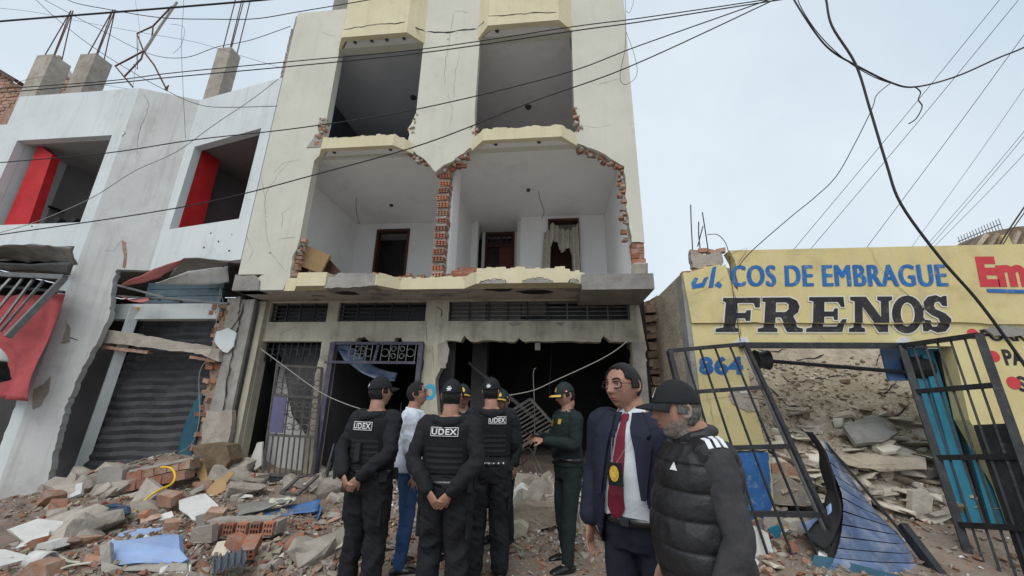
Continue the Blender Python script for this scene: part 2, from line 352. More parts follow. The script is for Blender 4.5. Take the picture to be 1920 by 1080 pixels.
w1 = path([(-4.79, 6.63), (-4.79, 9.26), (-2.79, 9.26), (-2.79, 7.35), (-2.92, 7.0, .08), (-2.88, 6.63, .08)], 0, .02)
w2 = path([(-1.5, 6.66), (-1.53, 7.3), (-1.5, 9.26), (.52, 9.26), (.52, 7.3), (.62, 6.95, .08), (.60, 6.66, .08)], 0, .02)
MB().prism(xz(outer, 6.5), (0, .17, 0), [xz(w1, 6.5), xz(w2, 6.5)]).build('facade_wall', 'cream', BD)
def bay(xs, z0, z1, mt, name, t=.11, top=None):
    o = [V((xs[0], 6.502, 0)), V((xs[1], 6.2, 0)), V((xs[2], 6.2, 0)), V((xs[3], 6.502, 0))]
    i = [V((xs[3] - t * .6, 6.502, 0)), V((xs[2] - t * .3, 6.2 + t, 0)), V((xs[1] + t * .3, 6.2 + t, 0)), V((xs[0] + t * .6, 6.502, 0))]
    mb = MB(); k = []
    segs = [(o[0], o[1], i[2], i[3]), (o[1], o[2], i[1], i[2]), (o[2], o[3], i[0], i[1])]
    for a, b, c, d in segs:
        L = (b - a).length; n = max(2, int(L / .09))
        if top: # broken upper edge
            for j in range(n):
                s0, s1 = j / n, (j + 1) / n; h = z1 + random.uniform(-top, top * .4); h2 = z1 + random.uniform(-top, top * .4)
                p, q, r, s = a.lerp(b, s0), a.lerp(b, s1), d.lerp(c, s1), d.lerp(c, s0)
                mb.add([p + V((0, 0, z0)), q + V((0, 0, z0)), r + V((0, 0, z0)), s + V((0, 0, z0)), p + V((0, 0, h)), q + V((0, 0, h2)), r + V((0, 0, h2)), s + V((0, 0, h))],
                       [(0, 3, 2, 1), (4, 5, 6, 7), (0, 1, 5, 4), (2, 3, 7, 6)] + ([(3, 0, 4, 7)] if j == 0 else []) + ([(1, 2, 6, 5)] if j == n - 1 else []))
        else: mb.prism([a + V((0, 0, z0)), b + V((0, 0, z0)), c + V((0, 0, z0)), d + V((0, 0, z0))], (0, 0, z1 - z0))
    return mb.build(name, mt, BD)
XL = (-4.81, -4.57, -3.07, -2.76); XR = (-1.55, -1.27, .24, .55)
for X in (XL, XR):
    bay(X, 9.24, 9.56, 'cream_bay', 'lintel_band')
    Xi = (X[0] + .012, X[1] + .01, X[2] - .01, X[3] - .012)
    mb = MB(); mb.prism([(Xi[0], 6.506, 9.575), (Xi[1], 6.215, 9.575), (Xi[2], 6.215, 9.575), (Xi[3], 6.506, 9.575)], (0, 0, 2.0)); mb.build('parapet_bay', 'cream_bay', BD)
    bay(X, 6.35, 6.62, 'cream_bay', 'spandrel_band', top=.035)
    for z0, z1 in ((9.275, 9.5), (6.385, 6.56)):
        MB().prism([(X[0] + .13, 6.5, z0), (X[1] + .08, 6.31, z0), (X[2] - .08, 6.31, z0), (X[3] - .13, 6.5, z0)], (0, 0, z1 - z0)).build('bay_slab', 'room_ceiling', BD)
# second-floor slab edge bands
MB().prism([(XL[0] - .2, 6.502, 3.46), (XL[0], 6.502, 3.46), (XL[1], 6.2, 3.46), (-4.02, 6.2, 3.46), (-4.02, 6.5, 3.46), (-5.05, 6.53, 3.46)], (0, 0, .255)).build('balcony_band', 'cream_bay', BD)
rag('exposed_concrete', 'concrete', BD, [(606, 540), (618, 528), (632, 512), (655, 511), (704, 512), (703, 535), (660, 538)], 6.2, .012, .06, .012, .25)
MB().prism([(-3.09, 6.2, 3.46), (XL[2], 6.2, 3.46), (XL[3], 6.496, 3.46), (XR[0], 6.496, 3.46), (XR[1], 6.2, 3.46), (XR[2], 6.2, 3.46), (.58, 6.3, 3.46), (.58, 6.53, 3.46), (-3.09, 6.53, 3.46)], (0, 0, .20)).build('balcony_band', 'cream_bay', BD)
mb = MB(); n = 42
for i in range(n):
    x0 = -3.05 + 3.55 * i / n; x1 = -3.05 + 3.55 * (i + 1) / n; xm = (x0 + x1) / 2
    def yy(x):
        for a, b, ya, yb in ((XL[2], XL[3], 6.2, 6.496), (XL[3], XR[0], 6.496, 6.496), (XR[0], XR[1], 6.496, 6.2), (XR[1], XR[2], 6.2, 6.2), (XR[2], .6, 6.2, 6.31)):
            if a <= x <= b: return ya + (yb - ya) * (x - a) / (b - a)
        return 6.2
    h = random.uniform(.0, .05) + (.05 if XR[1] < xm < XR[2] else .0)
    mb.prism([(x0, yy(x0) + .001, 3.66), (x1, yy(x1) + .001, 3.66), (x1, yy(x1) + .13, 3.66), (x0, yy(x0) + .13, 3.66)], (0, 0, h))
mb.build('broken_parapet_edge', 'cream_bay', BD)
for cx, hw, hh in ((-.98, .24, .07), (-.22, .26, .085), (.38, .09, .05)):   # scalloped spalls on the band
    pts = [V((cx + hw * math.cos(t), 6.188, 3.455 + hh * math.sin(t))) for t in [math.pi * k / 10 for k in range(11)]]
    MB().prism(pts, (0, .02, 0)).build('spalled_patch', 'concrete', BD)
    crack(BD, [p + V((0, 0, .004)) for p in pts], .014, depth=.003, name='spall_edge')
MB().b2(.52, 1.69, 6.2, 7.3, 3.33, 3.60).build('corner_beam', 'concrete', BD)
MB().prism([(-6.06, 6.46, 3.47), (-5.52, 6.46, 3.47), (-5.54, 6.46, 3.66), (-5.66, 6.46, 3.77), (-5.9, 6.46, 3.76), (-6.06, 6.46, 3.79)], (0, .3, 0)).build('exposed_concrete', 'concrete', BD)
MB().b2(-6.04, 1.67, 6.53, 11.2, 3.47, 3.64).build('floor_slab', ['soffit'], BD)
for X in (XL, XR): MB().prism([(X[0] + .02, 6.53, 3.475), (X[1] + .02, 6.23, 3.475), (X[2] - .02, 6.23, 3.475), (X[3] - .02, 6.53, 3.475)], (0, 0, .15)).build('bay_floor', 'soffit', BD)
for x, y, s in ((-3.9, 6.75, .3), (-3.3, 6.85, .22), (-.9, 6.6, .3), (-.3, 6.8, .35), (.4, 6.7, .22), (-4.6, 6.9, .16), (-2.3, 6.9, .2), (-1.6, 6.75, .16)):
    k = 11; pts = [(x + s * random.uniform(.6, 1.2) * math.cos(2 * math.pi * i / k), y + s * .45 * random.uniform(.6, 1.2) * math.sin(2 * math.pi * i / k), 3.462) for i in range(k)]
    MB().prism(pts, (0, 0, .02)).build('spalled_patch', 'soot_and_shade' if s > .25 else 'concrete', BD)
MB().b2(-6.04, 1.67, 6.67, 11.2, 6.40, 6.60).build('floor_slab', 'room_ceiling', BD)
MB().b2(-6.04, -2.2, 6.67, 10.4, 9.30, 9.50).build('roof_slab', 'room_slate', BD)
MB().b2(-2.195, 1.67, 6.67, 10.4, 9.31, 9.51).build('roof_slab', 'room_grey', BD)
# third-floor rooms
for z0, y0 in ((3.642, 6.72), (6.602, 6.72)): MB().b2(-5.56, 1.46, y0, 9.5, z0, z0 + .006).build('bounce_floor', 'bounce_floor_pale', BD)  # pale unseen floor sheets added to bounce light up onto the ceilings
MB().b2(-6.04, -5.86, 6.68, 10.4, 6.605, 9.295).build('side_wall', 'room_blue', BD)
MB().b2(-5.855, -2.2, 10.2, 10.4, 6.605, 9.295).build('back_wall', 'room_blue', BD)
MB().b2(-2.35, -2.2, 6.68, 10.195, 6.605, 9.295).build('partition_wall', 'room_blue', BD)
MB().b2(-2.195, 1.45, 10.2, 10.4, 6.605, 9.305).build('back_wall', 'room_grey', BD)
MB().b2(1.47, 1.67, 6.68, 10.4, 3.645, 6.395).build('side_wall', 'room_white', BD)
MB().b2(1.47, 1.67, 6.68, 10.4, 6.605, 9.3).build('side_wall', 'room_grey', BD)
MB().b2(-4.83, -4.792, 6.51, 6.69, 7.2, 9.2).build('window_reveal', 'blue_reveal', BD)
MB().b2(-1.56, -1.515, 6.66, 6.70, 7.2, 9.24).build('window_frame', 'steel_grey', BD)
MB().b2(.50, .535, 6.66, 6.70, 7.2, 9.24).build('window_frame', 'steel_grey', BD)
for x, y in ((-3.6, 8.1), (-.55, 8.7)):
    MB().tube([(x, y, 9.29), (x, y, 9.24)], [.09, .06], 12).build('ceiling_rose', 'dark_room', BD)
# second-floor rooms
MB().b2(-5.75, -5.57, 6.68, 9.699, 3.645, 6.395).build('side_wall', 'room_white', BD)
mb = MB(); mb.b2(-5.9, -4.93, 9.7, 9.85, 3.645, 6.395); mb.b2(-3.98, -2.3, 9.7, 9.85, 3.645, 6.395); mb.b2(-4.93, -3.98, 9.7, 9.85, 6.21, 6.395); mb.build('back_wall', 'room_white', BD)
mb = MB(); mb.b2(-4.95, -4.885, 9.66, 9.86, 3.645, 6.20); mb.b2(-4.04, -3.975, 9.66, 9.86, 3.645, 6.20); mb.b2(-4.885, -4.04, 9.66, 9.86, 6.13, 6.20); mb.build('door_frame', 'wood_dark', BD)
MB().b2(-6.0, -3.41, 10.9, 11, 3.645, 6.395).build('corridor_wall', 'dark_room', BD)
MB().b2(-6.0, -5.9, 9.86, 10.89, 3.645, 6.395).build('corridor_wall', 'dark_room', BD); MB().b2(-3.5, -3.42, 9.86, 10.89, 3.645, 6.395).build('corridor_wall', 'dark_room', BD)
# partition between the two rooms : white plastered cheek, its broken end in hollow brick
MB().b2(-2.20, -1.97, 6.86, 7.38, 3.645, 6.395).build('partition_wall', 'room_white', BD)
MB().b2(-2.3, -2.2, 7.38, 9.7, 3.645, 6.395).build('partition_wall', 'room_white', BD)
z = 3.70; i = 0
while z < 5.95:
    put('brick', HOLLOW, (-2.11 + random.uniform(-.02, .02), 6.72 + random.uniform(-.02, .03), z + .05), (random.uniform(-.04, .04), random.uniform(-.05, .05), random.uniform(-.12, .12)), (1.55, 1, .98), BD)
    put('mortar_bed', MORTAR[i % 2], (-2.11, 6.74, z + .13), (0, random.uniform(-.04, .04), random.uniform(-.1, .1)), (.88, 1.5, 2.1), BD)
    z += .163; i += 1
for k in range(5): put('brick', BRICKS[k % 4], (-2.2 + .11 * k, 6.66, 5.93 + .05 * k + random.uniform(-.03, .03)), (random.uniform(-.3, .3), random.uniform(-.5, .5), random.uniform(-.4, .4)), .75, BD)
LUMPS = [MB().add(*hull(14, (.12, .1, .09), random)).mesh('mortar_lump', ('mortar', 'concrete_raw')[i % 2]) for i in range(4)]
def edge_bricks(pts, Y, n, s=.5, m=BRICKS, dx=0, sp=.04):
    P = [V((p[0], Y, p[1])) for p in pts]; L = [(P[i + 1] - P[i]).length for i in range(len(P) - 1)]; T = sum(L)
    for k in range(n):
        t = T * (k + .5) / n; i = 0
        while t > L[i] and i < len(L) - 1: t -= L[i]; i += 1
        p = P[i].lerp(P[i + 1], t / L[i])
        put('brick', random.choice(m + PALE + PALE), p + V((dx + random.uniform(-sp, sp) * 1.3, random.uniform(-.03, .05), random.uniform(-.03, .03))), (random.uniform(-.2, .2), random.uniform(-.2, .2), random.uniform(-.5, .5)), (s * random.uniform(.45, 1.15), .9, s * random.uniform(.7, 1.5)), BD)
        if random.random() < .55: put('mortar_lump', random.choice(LUMPS), p + V((dx + random.uniform(-.06, .06), random.uniform(-.06, .03), random.uniform(-.05, .05))), (random.uniform(0, 3), 0, random.uniform(0, 3)), random.uniform(.5, 1.2), BD)
edge_bricks([(1.39, 4.3), (1.36, 4.9), (1.37, 5.84)], 6.60, 17, .42)
edge_bricks([(1.36, 5.84), (1.17, 5.96), (.9, 6.17), (.58, 6.34)], 6.60, 13, .5)
edge_bricks([(-4.86, 4.55), (-4.93, 4.15), (-4.92, 3.75)], 6.60, 11, .55)
edge_bricks([(-4.86, 7.35), (-4.83, 7.0), (-4.84, 6.68)], 6.53, 9, .75, dx=-.02)
edge_bricks([(-2.74, 7.35), (-2.86, 7.0), (-2.83, 6.7)], 6.58, 9, .5)
edge_bricks([(.56, 7.35), (.6, 6.95), (.58, 6.7)], 6.58, 9, .6)
edge_bricks([(-1.56, 6.95), (-1.48, 6.7)], 6.56, 4, .6)
edge_bricks([(-2.2, 5.95), (-1.9, 6.11), (-1.6, 6.38)], 6.60, 8, .55)
edge_bricks([(-2.5, 6.13), (-2.86, 6.42)], 6.60, 5, .4)
MB().prism([(-5.12, 6.488, 6.62), (-4.80, 6.488, 6.62), (-4.80, 6.488, 7.28), (-4.9, 6.488, 7.32), (-4.97, 6.488, 7.2), (-4.9, 6.488, 6.95), (-4.98, 6.488, 6.9)], (0, .02, 0)).build('exposed_mortar', 'mortar', BD)
for k in range(4):
    for j in range(2): put('brick', BRICKS[(k + j) % 4], (1.50 + .1 * j + random.uniform(-.01, .01), 6.58, 3.93 + .1 * k), (random.uniform(-.05, .05), random.uniform(-.12, .12), random.uniform(-.2, .2)), (.55, 1, .95), BD)
put('broken_corner', (lambda h: MB().add(*h).mesh('broken_corner', 'concrete_raw'))(hull(18, (.36, .3, .35), random)), (1.52, 6.52, 3.74), parent=BD)
# debris of bricks lying on the broken floor edge is loose -> see rubble
# deeper rooms of the right flat
mb = MB(); mb.b2(-.80, -.05, 9.55, 9.75, 3.645, 6.395); mb.b2(.78, 1.465, 9.55, 9.75, 3.645, 6.395); mb.b2(-.05, .78, 9.55, 9.75, 6.30, 6.395); mb.build('back_wall', 'room_white', BD)
mb = MB(); mb.b2(-.05, .0, 9.5, 9.76, 3.645, 6.29); mb.b2(.73, .78, 9.5, 9.76, 3.645, 6.29); mb.b2(.0, .73, 9.5, 9.76, 6.22, 6.29); mb.build('door_frame', 'wood_dark', BD)
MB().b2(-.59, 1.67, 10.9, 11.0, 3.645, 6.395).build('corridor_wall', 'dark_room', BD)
mb = MB(); mb.b2(.02, .71, 10.3, 10.34, 3.645, 5.85); mb.build('grille_panel', 'wood_dark', BD)
MB().b2(-2.25, -2.02, 9.75, 9.95, 3.645, 6.395).build('column', 'room_white', BD)
mb = MB(); mb.b2(-2.03, -1.93, 10.5, 10.65, 3.645, 6.395); mb.b2(-1.05, -.80, 10.5, 10.65, 3.645, 6.395); mb.b2(-.9, -.80, 9.75, 10.5, 3.645, 6.395); mb.build('back_wall', 'room_white', BD)
mb = MB(); mb.b2(-1.93, -1.87, 10.48, 10.62, 3.645, 6.39); mb.b2(-1.12, -1.05, 10.48, 10.62, 3.645, 6.39); mb.b2(-1.87, -1.12, 10.48, 10.62, 6.30, 6.39); mb.b2(-1.87, -1.12, 10.48, 10.62, 5.93, 5.98); mb.build('door_frame', 'wood_dark', BD)
for k in range(5): MB().b2(-1.75 + k * .15, -1.72 + k * .15, 10.5, 10.55, 5.98, 6.3).build('bar', 'wood_dark', BD)
MB().b2(-1.5, -1.12, 10.54, 10.58, 3.65, 6.0).build('door', 'wood_red', BD)
mb = MB(); mb.b2(-3.2, -2.35, 10.75, 10.85, 3.645, 4.6); mb.build('back_wall', 'room_white', BD)
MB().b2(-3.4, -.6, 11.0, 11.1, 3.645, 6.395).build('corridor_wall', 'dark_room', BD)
mb = MB(); mb.b2(-3.1, -2.32, 10.75, 10.8, 6.0, 6.05); mb.b2(-3.1, -2.32, 10.75, 10.8, 6.33, 6.395)
for k in range(5): mb.b2(-3.05 + k * .17, -3.0 + k * .17, 10.75, 10.8, 5.3, 6.39)
mb.build('window_frame', 'wood_dark', BD)
# torn curtain in the doorway
def cloth_sheet(name, mt, parent, quad, nu, nv, fn, th=.006, **kw):
    a, b, c, d = [V(q) for q in quad]; vs = []; keep = {}; fs = []
    for j in range(nv + 1):
        for i in range(nu + 1):
            u, v = i / nu, j / nv; p = a.lerp(b, u).lerp(d.lerp(c, u), v); r = fn(u, v)
            keep[(i, j)] = r is not None; vs.append(p + (r or V((0, 0, 0))))
    for j in range(nv):
        for i in range(nu):
            if all(keep[q] for q in ((i, j), (i + 1, j), (i + 1, j + 1), (i, j + 1))): fs.append((j * (nu + 1) + i, j * (nu + 1) + i + 1, (j + 1) * (nu + 1) + i + 1, (j + 1) * (nu + 1) + i))
    o = MB().add(vs, fs).build(name, mt, parent, True, **kw)
    if th: md = o.modifiers.new('s', 'SOLIDIFY'); md.thickness = th
    return o
cloth_sheet('curtain', 'curtain', BD, ((-.16, 9.42, 6.0), (.74, 9.42, 6.0), (.78, 9.42, 3.66), (-.3, 9.42, 3.66)), 40, 30,
    lambda u, v: None if (.24 < u < .8 and v > .2 + .12 * math.sin(u * 9) ** 2 + .25 * max(0, u - .5)) else V((0, .05 * math.sin(u * 42) + .03 * math.sin(u * 17 + v * 4), .1 * math.sin(u * 7) * (1 - v) + (-.15 * (u < .2) * (1 - v)))))
for x, y, z in ((-4.1, 8.6, 6.39), (-.5, 8.1, 6.39)):
    MB().tube([(x, y, z), (x, y, z - .012)], [.16, .15], 18).build('ceiling_rose', 'room_ceiling', BD); MB().tube([(x, y, z - .012), (x, y, z - .06)], [.05, .04], 12).build('lamp_socket', 'dark_room', BD)
for x, z in ((-4.4, 6.34), (-3.95, 9.23), (-3.6, 9.23), (-4.35, 9.23), (-3.2, 9.23), (-1.1, 9.22), (-.2, 6.34), (-1.05, 6.34), (-3.2, 6.34)):
    MB().tube([(x, 6.36, z + .06), (x + .02, 6.36, z + .012)], [.045, .03], 7).build('bolt_stub', 'dark_room', BD)
for pts in ([(668, 370), (668, 395), (674, 420)], [(1010, 358), (1012, 372), (1020, 395), (1016, 410)], [(700, 85), (704, 100), (700, 118)]): MB().tube(smooth_pts([at(x, y, 7.6) for x, y in pts]), .007, 5).build('dangling_wire', 'cable', BD)
# cracks in the render
def cr(px, Y=6.5, w=.012, **k): return crack(BD, [at(x, y, Y) for x, y in px], w, **k)
cr([(643, 55), (680, 50), (706, 47)], 6.2, .02); cr([(700, 46), (740, 44), (760, 41)], 6.2, .03); cr([(760, 41), (798, 60)], 6.33, .035); cr([(798, 60), (840, 60), (895, 54)], 6.5, .045)
cr([(895, 54), (914, 32)], 6.33, .03); cr([(914, 30), (960, 28), (1010, 24), (1045, 23)], 6.2, .03)
for L in ([(490, 320), (497, 380), (499, 430), (508, 475), (538, 510)], [(545, 300), (520, 330), (500, 360), (497, 385)], [(548, 385), (530, 400), (528, 430)], [(560, 300), (530, 305), (510, 330)], [(600, 60), (615, 66), (632, 70)], [(560, 35), (545, 70), (540, 90)], [(1000, 0), (995, 25)],
          [(850, 25), (845, 60), (835, 120), (833, 160)], [(865, 90), (855, 130), (850, 185)], [(852, 20), (880, 24)], [(1090, 235), (1120, 240), (1150, 232)], [(1100, 150), (1120, 160), (1160, 148)], [(1180, 230), (1200, 235)], [(765, 5), (770, 38)], [(500, 520), (505, 535)], [(555, 445), (520, 450)], [(460, 440), (475, 470), (466, 490)], [(840, 175), (848, 200), (845, 235)], [(470, 330), (465, 360), (450, 420)]): cr(L, 6.5, .005)
for x, y, s in ((505, 475, .07), (560, 300, .02), (500, 406, .02), (840, 73, .03), (857, 62, .02), (857, 72, .02), (1002, 118, .0), (824, 276, .02), (600, 280, .0)):
    if s: p = at(x, y, 6.5); put('pockmark', MB().add(*hull(9, (s * 2, .012, s), random)).mesh('pockmark', 'concrete'), p, parent=BD)
MB().b2(-6.075, -6.045, 6.5, 6.55, 8.6, 10.4).build('corner_trim', 'grey_side', BD)
zz = 8.52; k = 0
while zz < 10.15:
    put('brick', random.choice(PALE), (-6.2 + random.uniform(-.012, .012), 6.75, zz), (0, 0, random.uniform(-.1, .1)), (.85, 1, .95), BD); put('mortar_bed', MORTAR[k % 2], (-6.19, 6.74, zz + .065), (0, 0, 0), (.8, 1, 1.5), BD); zz += .125; k += 1
# roof stub with starter bars
MB().b2(-5.32, -4.95, 6.7, 7.0, 10.4, 11.2).build('column_stub', 'concrete', BD)
for x in (-5.62, -5.5): MB().tube([(x, 7.2, 10.3), (x + .04, 7.2, 11.4)], .012, 5).build('rebar', 'rust', BD)

# ground floor front
mat('louvre', (.12, .105, .095), (.085, .075, .07), 3, bump=.15)
g = path([(-6.12, -.3), (-6.14, 3.465), (1.66, 3.465), (1.74, 2.6), (1.68, 1.9, .1), (1.74, 1.2, .1), (1.70, -.3, .1)], 0, .03)
t1 = [V(p) for p in ((-5.86, 3.02), (-4.59, 3.02), (-4.59, 3.43), (-5.86, 3.43))]; t2 = [V(p) for p in ((-4.35, 3.03), (-2.5, 3.03), (-2.5, 3.43), (-4.35, 3.43))]; t3 = [V(p) for p in ((-2.03, 3.03), (1.5, 3.03), (1.5, 3.43), (-2.03, 3.43))]
d1 = path([(-5.88, -.2), (-5.9, 2.62), (-4.61, 2.62), (-4.6, 2.3), (-4.65, 1.9, .08), (-4.6, 1.2, .08), (-4.63, .6, .08), (-4.6, -.2)], 0, .02)
d2 = path([(-4.36, -.2), (-4.36, 2.62), (-3.9, 2.62), (-3.83, 2.7, .06), (-3.72, 2.72, .06), (-3.6, 2.62, .06), (-3.1, 2.62), (-3.08, 2.7), (-2.95, 2.7), (-2.93, 2.62), (-2.48, 2.62), (-2.46, 2.1, .1), (-2.56, 1.8, .1), (-2.5, -.2)], 0, .015)
d3 = path([(-2.1, -.2), (-2.03, .9, .1), (-2.16, 1.6, .08), (-2.2, 1.9, .08), (-2.05, 2.3, .08), (-2.06, 2.64), (-1.75, 2.62, .1), (-1.68, 2.74, .06), (-1.55, 2.62, .06), (-1.1, 2.65, .1), (-.7, 2.62, .1), (-.62, 2.7, .05), (-.5, 2.62, .05), (.3, 2.64, .12), (.92, 2.62, .12), (.98, 2.74, .05), (1.1, 2.63, .06), (1.49, 2.62), (1.48, -.2)], 0, .012)
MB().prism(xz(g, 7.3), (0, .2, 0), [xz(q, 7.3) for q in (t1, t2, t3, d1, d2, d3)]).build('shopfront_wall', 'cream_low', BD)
MB().b2(1.50, 1.71, 7.27, 7.297, .2, 2.62).build('pillar_face', 'concrete', BD)
MB().b2(-6.03, -5.905, 7.2, 7.297, .2, 3.44).build('pilaster_strip', 'cream_low', BD)
for (x0, x1, nb) in ((-5.86, -4.59, 4), (-4.35, -2.5, 5), (-2.03, 1.5, 9)):
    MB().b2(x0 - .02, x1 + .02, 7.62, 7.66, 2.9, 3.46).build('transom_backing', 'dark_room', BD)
    for k in range(nb + 1): x = x0 + .02 + (x1 - x0 - .04) * k / nb; MB().b2(x - .012, x + .012, 7.36, 7.385, 3.03, 3.43).build('bar', 'steel_grey' if x > .3 else 'steel_dark', BD)
    for k in range(5): z = 3.06 + .083 * k; MB().b2(x0, x1, 7.39, 7.41, z, z + .018).build('bar', 'steel_grey' if x0 > -2.1 else 'steel_dark', BD)
for x0, x1, z0, z1 in ((-2.0, -1.3, 3.05, 3.42), (-1.28, -.6, 3.05, 3.42), (-.58, -.1, 3.18, 3.42)): MB().b2(x0, x1, 7.42, 7.45, z0, z1).build('louvre_panel', 'louvre', BD)
for L, w in (([(505, 655), (505, 655)], 0), ([(522, 628), (545, 618), (560, 612)], .006), ([(800, 640), (798, 610), (800, 590)], .006), ([(818, 575), (830, 583), (826, 596)], .025), ([(1150, 600), (1152, 630)], .006), ([(1005, 605), (1006, 640)], .005), ([(812, 660), (814, 690)], .008), ([(812, 650), (812, 655)], .01)):
    if w: cr(L, 7.3, w)
for pts in ([(952, 605), (965, 603), (980, 606), (970, 611), (960, 612)], [(1040, 605), (1062, 604), (1052, 612)]): rag('spalled_patch', 'concrete', BD, pts, 7.3, .005, .05, -.006, .02)
rag('spalled_patch', 'concrete_raw', BD, [(820, 645), (838, 640), (842, 655), (836, 690), (826, 690), (822, 672)], 7.3, .012, .06, -.008, .05)
rag('spalled_patch', 'concrete_raw', BD, [(600, 668), (622, 665), (626, 680), (606, 682)], 7.3, .012, .06, -.008, .05)
# blown shop interior
mb = MB(); mb.b2(-6.1, 1.85, 11.4, 11.5, -.3, 3.46); mb.b2(-6.15, -6.05, 7.5, 11.4, -.3, 3.46); mb.b2(1.72, 1.82, 7.5, 11.4, -.3, 3.46); mb.build('shop_inner_wall', 'soot_and_shade', BD)
MB().b2(-6.05, 1.72, 7.52, 11.4, 3.40, 3.455).build('shop_ceiling', 'soot_and_shade', BD)
MB().b2(-2.42, -2.28, 7.52, 11.35, -.2, 3.39).build('shop_inner_wall', 'soot_and_shade', BD)
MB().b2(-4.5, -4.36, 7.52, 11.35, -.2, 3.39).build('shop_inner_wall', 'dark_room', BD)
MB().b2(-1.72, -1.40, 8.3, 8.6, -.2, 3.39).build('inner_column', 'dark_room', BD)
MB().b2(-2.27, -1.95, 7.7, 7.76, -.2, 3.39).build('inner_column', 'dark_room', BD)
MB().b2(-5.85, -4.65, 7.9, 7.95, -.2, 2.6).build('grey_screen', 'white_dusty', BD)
cloth_sheet('torn_screen', 'dark_room', BD, ((-5.82, 7.6, 2.6), (-4.62, 7.6, 2.6), (-4.62, 7.6, .6), (-5.3, 7.6, 1.2)), 8, 10, lambda u, v: V((.12 * (1 - u) * math.sin(v * 2.2), .03 * math.sin(v * 7), 0)))
MB().tube(smooth_pts([at(1005, 690, 7.6), at(1000, 700, 7.6), at(1002, 760, 7.6), at(1003, 850, 7.6)]), .008, 5).build('hanging_wire', 'cable_pale', BD)
MB().box(at(1008, 650, 7.4), (.1, .08, .14)).build('junction_box', 'concrete', BD)
MB().tube(smooth_pts([at(1035, 640, 8), at(1032, 700, 8), at(1030, 745, 8)]), .008, 5).build('hanging_wire', 'cable', BD)

# ------------------------------------------------------------------ iron gates of the doorways
def scroll(parent, c, r, U, W, mt, flip=1, th=.009):
    pts = [c + U * (flip * r * math.cos(t) * (1 - .07 * t)) + W * (r * math.sin(t) * (1 - .07 * t)) for t in [k * .45 for k in range(16)]]
    MB().tube(pts, th, 5, cap=False).build('scroll', mt, parent)
def lattice(parent, q, nb, mt, rows, scr=True, th=.011):
    a, b, c, d = q  # bottom left, bottom right, top right, top left
    for k in range(nb + 1):
        t = k / nb; p0, p1 = a.lerp(b, t), d.lerp(c, t); MB().bar(p0, p1, th * 2).build('bar', mt, parent)
        if scr and k < nb:
            U = (b - a) / nb; W = (d - a)
            for z, s in rows: scroll(parent, a.lerp(b, t) + U * .5 + W * z, s, U.normalized(), W.normalized(), mt, 1 if k % 2 else -1)
IG = thing('iron_gate', 'dark scrollwork iron gate with purple panel hanging askew in the left doorway', 'gate')
Q = [at(488, 920, 6.75), at(583, 925, 7.05), at(604, 690, 7.2), at(520, 685, 6.9)]
def qq(u, v): return Q[0].lerp(Q[1], u).lerp(Q[3].lerp(Q[2], u), v)
for a, b in (((0, 0), (0, 1.04)), ((1, 0), (1, 1)), ((0, 1), (1, 1)), ((0, 0), (1, 0)), ((0, .42), (1, .42)), ((0, .74), (1, .74)), ((0, .12), (1, .12))): MB().bar(qq(*a), qq(*b), .04).build('frame_bar', 'steel_dust', IG)
lattice(IG, [qq(0, .42), qq(1, .42), qq(1, 1), qq(0, 1)], 6, 'steel_dust', ((.12, .07), (.3, .08), (.44, .06), (.62, .08), (.78, .07)))
lattice(IG, [qq(0, .12), qq(1, .12), qq(1, .42), qq(0, .42)], 9, 'steel_dust', (), False)
MB().prism([qq(.03, .44), qq(.3, .44), qq(.3, .73), qq(.03, .73)], (0, -.02, 0)).build('sheet_panel', 'purple_panel', IG)
MB().prism([qq(.02, .0), qq(.98, .0), qq(.98, .115), qq(.02, .115)], (0, .02, 0)).build('kick_panel', 'steel_dark', IG)
TG = thing('transom_grille', 'dark scrollwork grille fixed under the lintel above the askew gate', 'grille')
lattice(TG, [V((-5.86, 7.42, 2.22)), V((-4.63, 7.42, 2.22)), V((-4.63, 7.42, 2.6)), V((-5.86, 7.42, 2.6))], 9, 'steel_dark', ((.5, .08),))
DF = thing('door_frame', 'purple steel door frame with round scrolls in its transom, middle doorway', 'door frame')
for a, b, w in (((-4.30, 7.22, -.1), (-4.30, 7.22, 2.58), .1), ((-2.55, 7.22, .2), (-2.5, 7.22, 2.58), .09), ((-4.36, 7.22, 2.57), (-2.5, 7.22, 2.57), .05), ((-4.40, 7.18, 2.20), (-2.58, 7.18, 2.20), .05), ((-3.42, 7.22, 2.22), (-3.36, 7.22, 2.57), .05)): MB().bar(a, b, w).build('frame_bar', 'purple_steel', DF)
for x0, x1 in ((-3.95, -3.5), (-3.3, -2.62)):
    for k in range(5): x = x0 + (x1 - x0) * k / 4; MB().bar((x, 7.22, 2.22), (x + .015, 7.22, 2.56), .016).build('bar', 'steel_grey', DF)
    for k in range(4):
        c = V((x0 + (x1 - x0) * (k + .5) / 4, 7.21, 2.39)); r = .075
        if k in (0, 3): MB().tube([c + V((r * math.cos(t), 0, r * math.sin(t))) for t in [i * math.pi / 8 for i in range(17)]], .008, 5, cap=False).build('ring', 'steel_grey', DF)
        else: scroll(DF, c + V((0, 0, .07)), .06, V((1, 0, 0)), V((0, 0, 1)), 'steel_grey', 1 if k == 1 else -1); scroll(DF, c - V((0, 0, .07)), .06, V((1, 0, 0)), V((0, 0, 1)), 'steel_grey', -1 if k == 1 else 1)
